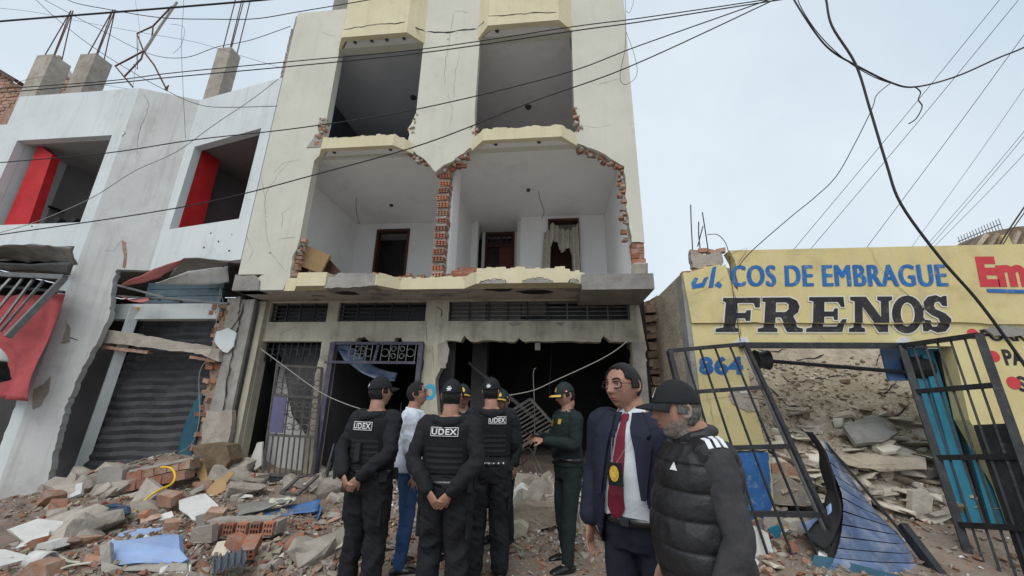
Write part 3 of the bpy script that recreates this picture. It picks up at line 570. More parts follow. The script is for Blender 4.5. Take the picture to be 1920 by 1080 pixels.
def ruled(name, mt, L, R, n=14, th=.012, parent=None, wob=0, **kw):
    A_ = smooth_pts(L, 5); B_ = smooth_pts(R, 5); m = min(len(A_), len(B_)); vs = []; fs = []
    for i in range(m):
        for j in range(n + 1):
            p = A_[i].lerp(B_[i], j / n); vs.append(p + V((0, wob * noise.noise(p * 5), wob * noise.noise(p * 4 + V((9, 0, 0))))))
    for i in range(m - 1):
        for j in range(n): fs.append((i * (n + 1) + j, i * (n + 1) + j + 1, (i + 1) * (n + 1) + j + 1, (i + 1) * (n + 1) + j))
    o = MB().add(vs, fs).build(name, mt, parent, True, **kw); md = o.modifiers.new('s', 'SOLIDIFY'); md.thickness = th; return o
o = ruled('hanging_sheet', 'blue_slat', [at(628, 650, 7.35), at(650, 680, 7.3), at(690, 705, 7.3), at(740, 715, 7.4)], [at(650, 645, 7.5), at(672, 662, 7.5), at(705, 690, 7.55), at(745, 700, 7.6)], 6, .01, wob=.03); tag(o, 'bent blue metal sheet hanging from the top of the middle doorway', 'metal sheet')
LG = thing('leaning_grate', 'dusty brown barred window grate leaning inside the wide right doorway', 'grate')
q = [at(965, 845, 7.0), at(1042, 800, 7.3), at(995, 748, 7.45), at(940, 782, 7.1)]
for i in range(4): MB().bar(q[i], q[(i + 1) % 4], .04).build('frame_bar', 'steel_dust', LG)
for k in range(1, 9): t = k / 9; MB().bar(q[0].lerp(q[3], t), q[1].lerp(q[2], t), .022).build('bar', 'steel_dust', LG)
BM = MB().bar(at(880, 680, 8.0), at(1010, 790, 7.6), .09, .05).build('fallen_rafter', 'dark_room'); tag(BM, 'dark fallen beam slanting down behind the barred grate', 'beam')
# arc emblem painted on the pier
pc = at(806, 735, 7.3); MB().prism([pc + V((.12 * math.cos(t), -.004, .15 * math.sin(t))) for t in [k * math.pi / 12 for k in range(24)]], (0, .003, 0), [[pc + V((.05 * math.cos(t), -.004, .07 * math.sin(t))) for t in [k * math.pi / 12 for k in range(24)]]]).build('painted_ring', 'blue_logo', BD)
mat('mortar_brown', (.34, .25, .19), (.25, .17, .125), 7, dirt=((.42, .37, .31), .6, 9, .5, .7), bump=.9, bscale=26)
# ================================================================== pier and broken brick between the two buildings
BP = thing('brick_pier', 'cracked concrete pier with broken brick edge between the white and cream buildings', 'pier')
MB().prism([(-6.60, 7.12, .2), (-6.14, 7.12, .2), (-6.14, 7.12, 3.46), (-6.50, 7.12, 3.46)], (0, .25, 0)).build('column', 'concrete', BP)
MB().prism([(-6.17, 7.06, .3), (-6.05, 7.06, .3), (-6.05, 7.06, 3.45), (-6.15, 7.06, 3.45)], (0, .06, 0)).build('column_cover', 'concrete', BP)
crack(BP, [at(457, 565, 7.1), at(440, 640, 7.1), at(425, 720, 7.1), at(418, 780, 7.1)], .035, name='crack')
MB().prism(xz(path([(-6.55, .3), (-6.55, 3.42), (-6.82, 3.4, .1), (-6.95, 2.6, .05), (-6.80, 1.9, .05), (-6.86, 1.0, .05), (-7.0, .3, .05), (-6.6, .3)], 0, .035), 7.22), (0, .14, 0)).build('mortar_core', 'mortar_brown', BP)
z = .45; r = 0
while z < 3.4:
    n = 1 + (z > 2.2) * 1 + (random.random() < .55)
    x0 = -6.60 - (.0 if z > 1 else -.05)
    for k in range(n):
        x = x0 - .05 - k * .17 + random.uniform(-.03, .03)
        put('brick', random.choice(PALE if random.random() < .6 else BRICKS), (x + random.uniform(-.07, .07), 7.26 + random.uniform(-.05, .05), z + random.uniform(-.02, .02)), (random.uniform(-.2, .2), random.uniform(-.15, .15), random.uniform(-.6, .6)), (random.uniform(.55, .95), 1.1, random.uniform(.8, 1.1)), BP)
    z += .125; r += 1
rag('plaster_patch', 'white_wall', BP, [(408, 622), (430, 615), (445, 625), (440, 650), (428, 662), (416, 658), (404, 640)], 7.1, .012, .07, -.03, .03)
rag('mortar_patch', 'mortar', BP, [(428, 560), (452, 556), (446, 600), (430, 620), (420, 612), (428, 590)], 7.1, .02, .07, -.02, .03)
rag('mortar_patch', 'concrete_raw', BP, [(392, 770), (440, 770), (432, 830), (420, 850), (380, 845), (384, 800)], 7.1, .03, .08, -.06, .1)
# ================================================================== white building on the left
WB = thing('white_building', 'white two-storey building with red window reveals and collapsed shop front', 'building')
ZP = 8.57; A0 = V((-9.73, 6.52, 0)); B0 = V((-8.62, 7.0, 0)); C0 = V((-6.07, 6.51, 0))
def wallp(a, b, pts, holes, th, mt, name, parent=WB):
    """pts in (s, z): s metres along a->b"""
    d = (b - a).normalized(); n = V((-d.y, d.x, 0)); f = lambda p: a + d * p[0] + V((0, 0, p[1]))
    return MB().prism([f(p) for p in pts], n * th, [[f(p) for p in h] for h in holes]).build(name, mt, parent)
LBC = (C0 - B0).length; LAB = (B0 - A0).length
def sz(px, py, a, b):
    d = (b - a).normalized(); p = on(px, py, (a, V((-d.y, d.x, 0)))); return V(((p - a).dot(d), p.z))
h = [sz(*p, B0, C0) for p in ((317, 430), (448, 410), (490, 240), (365, 275))]
wallp(B0, C0, path([(.0, 4.1), (.0, ZP), (LBC, ZP), (LBC, 4.12), (1.6, 4.16, .2)], 0, .02), [h], .16, 'white_wall', 'front_wall')
wallp(A0, B0, path([(.0, -.6), (.0, ZP), (LAB - .002, ZP), (LAB - .002, 4.1), (.66, 4.06), (.66, 3.9, .05), (.70, 3.5, .06), (.78, 3.1, .06), (.74, 2.65, .06), (.62, 2.0, .06), (.56, 1.3, .06), (.60, .6, .06), (.66, 0, .06), (.9, -.1, .1), (.85, -.6)], 0, .016), [], .16, 'white_dusty', 'pier_wall')
W0 = V((-13.5, 6.52, 0))
wn_ = [(-12.55 + 13.5, 5.05), (-10.02 + 13.5, 5.05), (-10.02 + 13.5, 7.26), (-12.55 + 13.5, 7.26)]
wallp(W0, A0, path([(.0, 4.55), (.0, 7.75), (.45, 7.75), (.45, ZP), (3.77, ZP), (3.77, -.6), (3.45, -.6), (3.5, .5, .15), (3.53, 1.6, .1), (3.55, 2.6, .15), (3.56, 4.5)], 0, .02), [[V(p) for p in wn_]], .16, 'white_wall', 'front_wall')
# loss of render low on the pier, spots of brick where the coat came away
d_ = (B0 - A0).normalized(); n_ = V((d_.y, -d_.x, 0)); PLN = (A0, n_)
def rag_on(name, mt, pts, pl, parent, th=.03, proud=.012, amp=.02):
    P = [on(x, y, pl) for x, y in pts]; n = pl[1]; Q_ = []
    for i in range(len(P)):
        a, b = P[i], P[(i + 1) % len(P)]; k = max(1, int((b - a).length / .1))
        for j in range(k): Q_.append(a.lerp(b, j / k) + (V((random.uniform(-amp, amp), 0, random.uniform(-amp, amp))) if j else V((0, 0, 0))))
    c = sum(Q_, V((0, 0, 0))) / len(Q_); Q_ = [q - n * (q - pl[0]).dot(n) for q in Q_]
    return MB().prism([q + n * proud for q in Q_], -n * th).build(name, mt, parent)
rag_on('exposed_concrete', 'concrete_raw', [(118, 640), (126, 605), (133, 615), (132, 640), (120, 645), (112, 642)], PLN, WB)
rag_on('exposed_brick', 'brick_pale', [(229, 450), (236, 455), (238, 475), (234, 503), (230, 500), (233, 478)], PLN, WB)
rag_on('exposed_concrete', 'concrete_raw', [(64, 730), (82, 720), (96, 705), (92, 735), (78, 760), (62, 768), (62, 745)], PLN, WB)
rag_on('exposed_concrete', 'mortar', [(74, 928), (120, 930), (150, 935), (118, 965), (90, 968), (76, 950)], PLN, WB)
def crack_on(pts, pl, w, parent=WB):
    return crack(parent, [on(x, y, pl) for x, y in pts], w, n=pl[1], depth=.004)
crack_on([(110, 635), (128, 632), (140, 637), (148, 636)], PLN, .02); crack_on([(55, 938), (70, 940), (72, 950)], PLN, .012); crack_on([(230, 245), (234, 250), (228, 258)], PLN, .015); crack_on([(70, 1000), (120, 985), (150, 972)], PLN, .01)
crack_on([(270, 175), (280, 200), (262, 240), (255, 300)], PLN, .006)
rag_on('filled_patch', 'white_dusty', [(200, 430), (210, 418), (222, 425), (228, 450), (215, 470), (196, 470)], PLN, WB, .01, .004)
PLF = (B0, V(((C0 - B0).normalized().y, -(C0 - B0).normalized().x, 0)))
for x, y in ((396, 437), (410, 453), (434, 440), (383, 464), (430, 470), (315, 228), (60, 424), (420, 500)): p = on(x, y, PLF if x > 100 else (W0, V((0, -1, 0)))); put('pockmark', MB().add(*hull(8, (.05, .012, .04), random)).mesh('pockmark', 'soot_and_shade'), p + V((0, -.004, 0)), parent=WB)
# upper rooms
dF = (C0 - B0).normalized(); nF = V((-dF.y, dF.x, 0)); f = lambda s, q, z: B0 + dF * s + nF * q + V((0, 0, z))
def slabp(pts, z0, z1, mt, name): return MB().prism([V((p.x, p.y, z0)) for p in pts], (0, 0, z1 - z0)).build(name, mt, WB)
hl, hr, hb, ht = (h[0].x + h[3].x) / 2, (h[1].x + h[2].x) / 2, (h[0].y + h[1].y) / 2, (h[2].y + h[3].y) / 2
MB().prism([f(hl - .03, .165, hb), f(hl - .03, .62, hb), f(hl - .03, .62, ht), f(hl - .03, .165, ht)], dF * .028).build('red_reveal', 'red_paint', WB)
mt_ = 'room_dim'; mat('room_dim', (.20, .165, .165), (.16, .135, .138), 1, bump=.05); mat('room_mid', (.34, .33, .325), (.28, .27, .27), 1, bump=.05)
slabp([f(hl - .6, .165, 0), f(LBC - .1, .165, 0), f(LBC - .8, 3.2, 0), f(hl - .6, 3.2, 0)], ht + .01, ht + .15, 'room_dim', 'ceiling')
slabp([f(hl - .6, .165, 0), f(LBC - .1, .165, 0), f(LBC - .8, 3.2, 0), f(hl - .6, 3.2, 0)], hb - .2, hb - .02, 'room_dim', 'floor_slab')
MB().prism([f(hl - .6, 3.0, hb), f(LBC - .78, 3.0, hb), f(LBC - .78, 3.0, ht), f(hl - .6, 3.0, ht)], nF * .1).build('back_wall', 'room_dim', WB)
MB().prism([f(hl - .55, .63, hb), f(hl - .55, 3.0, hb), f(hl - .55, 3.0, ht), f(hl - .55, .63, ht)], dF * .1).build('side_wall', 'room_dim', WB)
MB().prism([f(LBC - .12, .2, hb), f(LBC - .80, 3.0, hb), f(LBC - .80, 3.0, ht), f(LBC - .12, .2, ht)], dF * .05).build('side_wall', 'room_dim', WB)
MB().b2(-12.60, -12.55, 6.685, 7.5, 5.05, 7.3).build('window_reveal', 'white_wall', WB)
MB().prism([at(4, 430, 6.76), at(50, 430, 6.76), at(98, 290, 6.76), at(72, 270, 6.76)], (0, .16, 0)).build('red_post', 'red_paint', WB)
MB().b2(-12.6, -9.9, 6.685, 9.6, 7.275, 7.4).build('ceiling', 'room_mid', WB); MB().b2(-12.6, -9.9, 6.685, 9.6, 4.8, 5.0).build('floor_slab', 'room_mid', WB)
MB().b2(-12.6, -9.9, 9.5, 9.6, 4.99, 7.3).build('back_wall', 'room_mid', WB); MB().b2(-9.98, -9.86, 6.685, 9.5, 4.99, 7.3).build('side_wall', 'room_mid', WB); MB().b2(-12.7, -12.61, 6.685, 9.5, 4.9, 7.3).build('side_wall', 'room_mid', WB)
CH = thing('black_chair', 'black chair standing behind the far left upper window', 'chair')
c = at(95, 395, 7.6)
MB().bar(c + V((-.16, 0, .16)), c + V((.18, 0, .02)), .3, .05).build('backrest', 'black', CH); MB().bar(c, c + V((0, 0, -.6)), .04).build('post', 'black', CH); MB().box(c + V((0, .2, -.5)), (.4, .4, .06)).build('seat', 'black', CH)
for x, w in ((112, .14), (143, .12)): o = MB().box(at(x, 414, 6.75), (w, .12, .12), Matrix.Rotation(.5, 3, 'Y')).build('bracket', 'black', WB)
# ------------------------------------------------------------------ shop level below
DK = MB(); DK.b2(-13.5, -6.7, 10.4, 10.5, -.6, 4.4); DK.b2(-13.6, -13.5, 6.7, 10.4, -.6, 4.4); DK.b2(-6.75, -6.65, 7.45, 10.4, -.6, 4.3); DK.build('shop_inner_wall', 'soot_and_shade', WB)
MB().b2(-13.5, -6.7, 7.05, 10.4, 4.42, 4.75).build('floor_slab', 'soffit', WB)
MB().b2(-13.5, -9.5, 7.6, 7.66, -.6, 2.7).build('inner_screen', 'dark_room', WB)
MB().prism([(-13.5, 6.9, 4.42), (-9.9, 6.9, 4.42), (-9.9, 6.9, 4.56), (-13.5, 6.9, 4.56)], (0, .5, 0)).build('soffit_strip', 'white_wall', WB)
MB().b2(-9.46, -6.9, 7.16, 7.4, 3.07, 3.40).build('lintel_beam', 'white_wall', WB)
MB().bar(at(255, 575, 7.14), at(150, 880, 7.55), .17, .12).build('steel_post', 'white_wall', WB)
gb = MB()
for k in range(11):
    for j in range(3): put('glass_block', GB if (k or j) else (GB := MB().box((0, 0, 0), (.155, .1, .145), jit=.004).mesh('glass_block', 'glass_block')), (-8.7 + k * .165, 7.26, 3.5 + j * .155), parent=WB)
SH = thing('roller_shutter', 'dark ribbed roller shutter bulging inwards under the broken beam', 'shutter')
n = 19; mb = MB()
tl, tr, bl, br = at(274, 596, 7.7), at(408, 596, 7.4), at(148, 880, 7.55), at(374, 880, 7.3)
for k in range(n):
    a0, a1 = k / n, (k + .93) / n; mb = MB(); vs = []; m = 12
    for s in (a0, (a0 + a1) / 2, a1):
        for j in range(m + 1):
            t = j / m; p = tl.lerp(bl, s).lerp(tr.lerp(br, s), t); bul = .08 * math.sin(s * 7 + t * 3) * noise.noise(V((t * 2.2, s * 3, 0))) * 2 + .05 * noise.noise(V((t * 6, s * 9, 5))); p = p + V((0, 0, .045 * noise.noise(V((t * 3.1, s * 1.5, 8)))))
            p = p + V((0, bul - (.03 if s == (a0 + a1) / 2 else 0), 0)); vs.append(p)
    fs = [(i * (m + 1) + j, i * (m + 1) + j + 1, (i + 1) * (m + 1) + j + 1, (i + 1) * (m + 1) + j) for i in range(2) for j in range(m)]
    o = mb.add(vs, fs).build('slat', 'shutter_dark', SH); md = o.modifiers.new('s', 'SOLIDIFY'); md.thickness = .012
MB().prism([tl + V((0, .12, 0)), tr + V((0, .12, 0)), br + V((0, .12, 0)), bl + V((0, .12, 0))], (0, .02, 0)).build('backing', 'black', SH)
o = ruled('blue_tarpaulin', 'teal', [at(375, 738, 7.2), at(350, 790, 7.2), at(338, 830, 7.25), at(335, 860, 7.25)], [at(380, 738, 7.2), at(376, 790, 7.2), at(368, 830, 7.2), at(360, 860, 7.2)], 4, .02); tag(o, 'teal blue sheet showing beside the dark roller shutter', 'sheet')
# broken beam with bricks under it
mb = MB(); pts = [at(190, 617, 7.0), at(230, 622, 7.0), at(300, 634, 7.0), at(382, 648, 7.0), at(412, 655, 7.02), at(410, 678, 7.02), at(378, 664, 7.0), at(300, 655, 7.0), at(192, 642, 7.0)]
q = []
for i in range(len(pts)):
    a, b = pts[i], pts[(i + 1) % len(pts)]
    q += [a] + [p for p in jag(a, b, max(2, int((b - a).length / .1)), .015)[:-1]]
BB = MB().prism(q, (0, .22, 0)).build('broken_beam', 'concrete_raw'); tag(BB, 'snapped concrete beam spanning from the white pier to the brick pier', 'beam')
for k in range(8): p = at(196 + k * 10.5, 649 + k * 1.3, 7.03); put('brick', PALE[k % 4], p + V((0, .08, -.02)), (0, .05, random.uniform(-.1, .1)), (.6, 1, .7), BB)
for k in range(3): p = at(362 + k * 16, 668 + k * 3, 7.03); put('brick', PALE[k % 4], p + V((0, .08, -.02)), (0, .1, random.uniform(-.1, .1)), (.8, 1, .6), BB)
# awnings
AW = thing('red_awning', 'crumpled red and grey metal awning bent up under the right window', 'awning')
def sheet(parent, name, mt, L, R, n=8, th=.015, wob=.03): return ruled(name, mt, L, R, n, th, parent, wob)
sheet(AW, 'red_sheet', 'red_sheet', [at(228, 532, 6.7), at(290, 505, 6.5), at(345, 483, 6.2)], [at(232, 538, 6.8), at(300, 520, 6.6), at(335, 495, 6.4)], 6)
sheet(AW, 'grey_sheet', 'sheet_metal', [at(345, 483, 6.2), at(385, 484, 6.3), at(428, 489, 6.4)], [at(318, 518, 6.7), at(350, 508, 6.7), at(428, 497, 6.7)], 6, wob=.02)
sheet(AW, 'white_sheet', 'white_dusty', [at(300, 528, 6.75), at(360, 506, 6.75), at(428, 495, 6.75)], [at(292, 530, 6.9), at(370, 535, 6.9), at(430, 528, 6.9)], 6)
for a, b, w in (((222, 535, 6.75), (340, 566, 6.75), .07), ((300, 558, 6.7), (428, 570, 6.7), .07), ((222, 555, 6.95), (300, 562, 6.9), .05)): MB().bar(at(*a), at(*b), w, .04).build('frame_bar', 'steel_grey', AW)
sheet(AW, 'red_strip', 'red_sheet', [at(230, 556, 6.8), at(262, 566, 6.75), at(278, 562, 6.75)], [at(240, 562, 6.85), at(262, 560, 6.85), at(280, 556, 6.85)], 4)
MB().box(at(255, 578, 7.12), (.1, .03, .05)).build('ochre_tag', 'yellow_hose', AW)
AL = thing('grey_canopy', 'bent grey corrugated metal canopy over the far left shop', 'canopy')
sheet(AL, 'corrugated_sheet', 'sheet_metal', [at(-40, 470, 5.9), at(20, 460, 5.9), at(60, 456, 5.9), at(100, 460, 5.9), at(134, 462, 5.9)], [at(-40, 484, 6.5), at(20, 485, 6.5), at(60, 492, 6.5), at(105, 490, 6.4), at(145, 495, 6.2)], 10, wob=.06)
sheet(AL, 'folded_sheet', 'steel_grey', [at(-40, 490, 6.3), at(60, 494, 6.3), at(140, 490, 6.2)], [at(-40, 505, 6.45), at(60, 508, 6.45), at(132, 516, 6.4)], 4)
GFm = thing('barred_frame', 'tilted grey barred frame fallen in front of the red cloth', 'frame')
fq = [at(-60, 660, 5.6), at(20, 635, 5.7), at(122, 522, 6.1), at(-60, 508, 6.2)]
MB().bar(at(-60, 512, 6.2), at(122, 520, 6.1), .09).build('frame_bar', 'steel_grey', GFm); MB().bar(at(14, 632, 5.7), at(120, 522, 6.1), .09).build('frame_bar', 'steel_grey', GFm); MB().bar(at(-60, 530, 6.1), at(120, 548, 6.2), .05).build('frame_bar', 'steel_dark', GFm)
for a, b in (((-30, 575), (20, 522)), ((-20, 600), (42, 523)), ((-10, 620), (62, 524)), ((0, 622), (82, 526)), ((-30, 550), (-5, 521))): MB().bar(at(*a, 5.85), at(*b, 6.15), .035).build('bar', 'steel_grey', GFm)
o = cloth_sheet('red_cloth', 'red_cloth', None, (at(-60, 555, 6.2), at(122, 552, 6.35), at(62, 752, 6.3), at(-70, 742, 6.2)), 24, 24, lambda u, v: V((0, .10 * math.sin(u * 7 + v * 5) * v + .05 * math.sin(u * 19 - v * 3), 0)), .01, label='faded red awning cloth hanging down beside the white pier', cat='cloth')
# ------------------------------------------------------------------ roof of the white building: columns, rods, bent iron frame
for k, (q, reb, nm) in enumerate((([(50, 160), (62, 125), (72, 99), (107, 112), (96, 150), (90, 175)], ((85, 99), (97, 108), (133, 20)), 'stout bare concrete column on the white roof, leftmost of three'),
                             ([(136, 160), (142, 130), (153, 97), (189, 108), (176, 140), (168, 170)], ((166, 97), (185, 106), (212, 18)), 'bare concrete column beside the brick parapet, middle of three'),
                             ([(378, 186), (395, 130), (410, 85), (441, 98), (432, 140), (420, 180)], ((422, 84), (440, 95), (455, -6)), 'tall bare concrete column rising near the cream building'))):
    P = [at(x, y, 7.6) for x, y in q]; x0 = min(P[0].x, P[1].x); x1 = P[3].x; zt = P[2].z
    CT = thing('roof_column', nm, 'column', group='bare concrete columns on the white roof')
    xl = P[2].x; xr = xl + (P[3].x - xl) * .72
    MB().b2(xl, xr, 7.6, 7.6 + (xr - xl) * .8, 7.9, zt - .1).build('shaft', 'concrete_raw', CT)
    (ax, ay), (bx, by), (tx, ty) = reb
    for u in range(4):
        p = V((xl + .08 + (xr - xl - .16) * (u % 2), 7.68 + .2 * (u // 2), zt - .3)); t = at(tx + (u % 2) * (4 if k < 2 else 16) - (12 if k == 2 and u < 2 else 0), ty, 7.75)
        MB().tube([p, p.lerp(t, .5), t], .014, 5).build('rebar', 'rust', CT)
wallp(V((-14.5, 7.1, 0)), V((-9.2, 7.1, 0)), [(0, 7.4), (0, 8.75), (2.0, 9.1), (3.6, 8.9), (5.2, 8.65), (5.2, 7.4)], [], .15, 'brick_pale', 'roof_parapet')
MB().b2(-9.6, -6.2, 7.3, 7.4, 8.3, 8.5).build('roof_slab', 'concrete', WB)
BF = thing('bent_rod_frame', 'bent rusty iron rod frame sprawling over the white roof', 'iron frame')
for pts, r, m in (([(249, 163), (216, 124), (269, 96), (291, 63), (326, 10)], .022, 'rust'), ([(232, 145), (265, 110), (269, 96), (257, 63), (287, 49), (322, 12)], .02, 'rust'), ([(216, 124), (240, 112), (262, 100)], .018, 'rust'), ([(269, 96), (289, 122), (313, 169)], .022, 'rust'), ([(287, 49), (285, 70), (271, 96)], .018, 'rust'), ([(271, 96), (300, 50), (332, 4)], .03, 'cable_pale'), ([(313, 169), (316, 160), (309, 168)], .015, 'rust'), ([(257, 63), (258, 130), (250, 120)], .008, 'cable')):
    MB().tube([at(x, y, 7.3) for x, y in pts], r, 6).build('rod', m, BF)
# brick house behind on the far left
BH = thing('brick_house', 'unplastered brick house with dark roof edge behind the white building', 'house')
for j in range(19):
    for k in range(17):
        x = -21.6 + k * .29 + (j % 2) * .145; z = 10.75 + j * .15
        if z < 13.0 - (x + 20.41) * .64 or (x > -18.35 and z < 13.4 - (x + 18.07) * 1.1): put('brick', PALE[(j * 3 + k) % 4], (x, 9.5 + random.uniform(-.01, .01), z), (0, 0, random.uniform(-.03, .03)), (1.16, 1.0, 1.42), BH)
MB().prism(xz([(-21.8, 8), (-21.8, 13.8), (-19.1, 12.1), (-18.4, 11.7), (-18.4, 13.6), (-18.0, 13.3), (-16.9, 12.1), (-16.9, 8)], 9.53), (0, .25, 0)).build('wall', 'mortar', BH)
a, b = at(-30, 115, 9.4), at(36, 155, 9.4); MB().bar(a, b, .25, .12).build('roof', 'wood_dark', BH)
# ================================================================== adobe wall in the gap
AD = thing('adobe_wall', 'ragged brown adobe wall in the gap beside the yellow shop front', 'wall')
z = -.1; r = 0
AB = [MB().box((0, 0, 0), (.42, .3, .15), jit=.025).mesh('adobe_block', 'adobe') for _ in range(4)]
while z < 3.42:
    for k in range(4):
        x = 1.74 + k * .36 + (r % 2) * .16
        put('adobe_block', random.choice(AB), (x + random.uniform(-.03, .03), 7.75 + random.uniform(-.08, .05) - .09 * math.sin(z * 2), z), (random.uniform(-.12, .12), random.uniform(-.1, .1), random.uniform(-.15, .15)), (random.uniform(.85, 1.1), 1, random.uniform(.8, 1.15)), AD)
    z += .17; r += 1
MB().b2(1.6, 3.6, 7.85, 8.1, -.2, 3.5).build('wall_core', 'adobe', AD)
for k in range(7): put('clod', MB().add(*hull(14, (.3, .25, .2), random)).mesh('clod', 'adobe'), (1.8 + k * .16, 7.7, 3.45 + random.uniform(-.05, .1)), (0, 0, random.uniform(0, 3)), parent=AD)
# ================================================================== yellow shop front
YW = thing('yellow_shop_front', 'cracked yellow shop wall painted with brake and clutch lettering', 'shop wall')
YO = 5.7
up = path([(2.02, 2.66), (1.97, 3.42), (2.06, 3.42, .05), (2.14, 3.45, .05), (2.30, 3.5, .05), (2.38, 3.35, .05), (2.52, 3.52, .05), (2.60, 3.55, .05), (2.63, 3.3, .06), (2.72, 3.12, .05), (2.74, 3.6, .08), (2.68, 3.765, .06), (7.6, 3.77), (7.6, 2.66), (5.95, 2.63, .2), (5.5, 2.66, .1), (4.8, 2.64, .2), (2.66, 2.66, .2)], 0, .012)
MB().prism(xz(up, YO - .035), (0, .2, 0)).build('upper_wall', 'yellow_wall', YW)
lo = path([(2.04, -.3), (2.02, 2.655), (7.6, 2.655), (7.6, -.3), (5.55, -.3), (5.5, .6), (5.28, 1.4), (5.35, 2.34), (2.68, 2.34), (2.70, 1.75), (2.62, 1.72, .05), (2.72, 1.45, .06), (2.8, .95, .08), (2.78, .5, .08), (2.7, -.3)], 0, .012)
MB().prism(xz(lo, YO), (0, .2, 0)).build('lower_wall', 'yellow_low', YW)
dado = path([(2.05, .12), (2.05, .96), (2.79, .955), (2.76, .5, .06), (2.70, .14, .06), (2.55, .2, .05), (2.4, .1, .05), (2.2, .2, .05)], 0, .012)
MB().prism(xz(dado, YO - .006), (0, .01, 0)).build('blue_dado', 'blue_dado', YW)
MB().b2(1.955, 2.018, 5.70, 5.95, -.3, 3.40).build('wall_end', 'grey_side', YW)
for pts, m_ in (([(1296, 470), (1330, 476), (1352, 470), (1358, 490), (1352, 498), (1326, 497), (1318, 505), (1300, 500)], 'concrete_raw'), ([(1280, 508), (1312, 503), (1322, 512), (1318, 522), (1285, 520)], 'brick_pale'), ([(1352, 497), (1372, 503), (1372, 545), (1356, 540), (1352, 520)], 'concrete_raw')): rag('broken_core', m_, YW, pts, YO, .02, .06, .02, .12)
for k in range(4): put('brick', PALE[k % 4], at(1300 + k * 17, 474 - (k % 2) * 3, 5.8), (0, random.uniform(-.2, .2), random.uniform(-.3, .3)), (.55, .8, .7), YW)
rag('spalled_patch', 'concrete_raw', YW, [(1366, 738), (1388, 728), (1404, 736), (1420, 748), (1424, 772), (1402, 772), (1385, 764), (1372, 756)], YO, .02, .06, -.012, .03)
rag('spalled_patch', 'plaster_white', YW, [(1384, 728), (1392, 722), (1402, 728), (1400, 738), (1388, 738)], YO, .006, .06, -.018, .02)
rag('spalled_patch', 'concrete', YW, [(1843, 617), (1880, 610), (1925, 616), (1920, 628), (1895, 632), (1862, 630)], YO - .03, .012, .06, -.02, .03)
def cy(px, w, Y=YO - .035): return crack(YW, [at(x, y, Y) for x, y in px], w, depth=.0165)
cy([(1374, 545), (1382, 580), (1386, 606)], .012); cy([(1627, 462), (1645, 500), (1680, 535), (1715, 570), (1750, 602)], .006); cy([(1386, 610), (1388, 640)], .012, YO); cy([(1535, 628), (1548, 640)], .008, YO); cy([(1366, 480), (1400, 465), (1380, 500)], .007); cy([(1290, 560), (1330, 540), (1360, 520)], .004)
cy([(1392, 745), (1430, 750), (1440, 762)], .014, YO); cy([(1315, 700), (1330, 760), (1340, 800)], .004, YO); cy([(1310, 750), (1380, 742)], .004, YO); cy([(1345, 850), (1440, 843)], .02, YO)
def letters(name, mt, txt, x0, x1, yb, yt, Y, off=0, sh=0, sp=1, ref=None, extra=None, pr=.004):
    a, b, c = at(x0, yb, Y), at(x1, yb, Y), at(x0, yt, Y); mb = MB(); o = V((a.x, Y - pr, a.z)); U = V((b.x - a.x, 0, b.z - a.z)); W = V((0, 0, c.z - a.z))
    text_on(mb, txt, o, U, W, off, sh, sp, ref)
    if extra: extra(mb, o, U, W)
    return mb.build(name, mt, YW)
YU = YO - .035
for i_ in range(4): letters('lettering', 'ink_blue', 'COS DE EMBRAGUE', 1372 + i_ * 1.4, 1780 + i_ * 1.4, 537.5 - (i_ % 2), 498.5 - (i_ % 2), YU, 0, .2, 1.1, pr=.004 + .001 * i_)
rag('render_patch', 'yellow_wall', YW, [(1318, 500), (1350, 496), (1356, 518), (1348, 534), (1330, 530)], YU, .008, .05, -.003, .1)
# the first letters survive only below the broken edge
for k, pts in enumerate(([(1296, 530), (1303, 520), (1309, 522), (1304, 533), (1316, 530), (1320, 521), (1328, 519), (1320, 538), (1298, 542)], [(1335, 502), (1343, 499), (1337, 539), (1328, 540)], [(1340, 536), (1346, 527), (1354, 534), (1350, 541)])): P_ = [at(x, y, YU) for x, y in pts]; MB().prism([q + V((0, -.006, 0)) for q in P_], (0, .003, 0)).build('letter_fragment', 'ink_blue', YW)
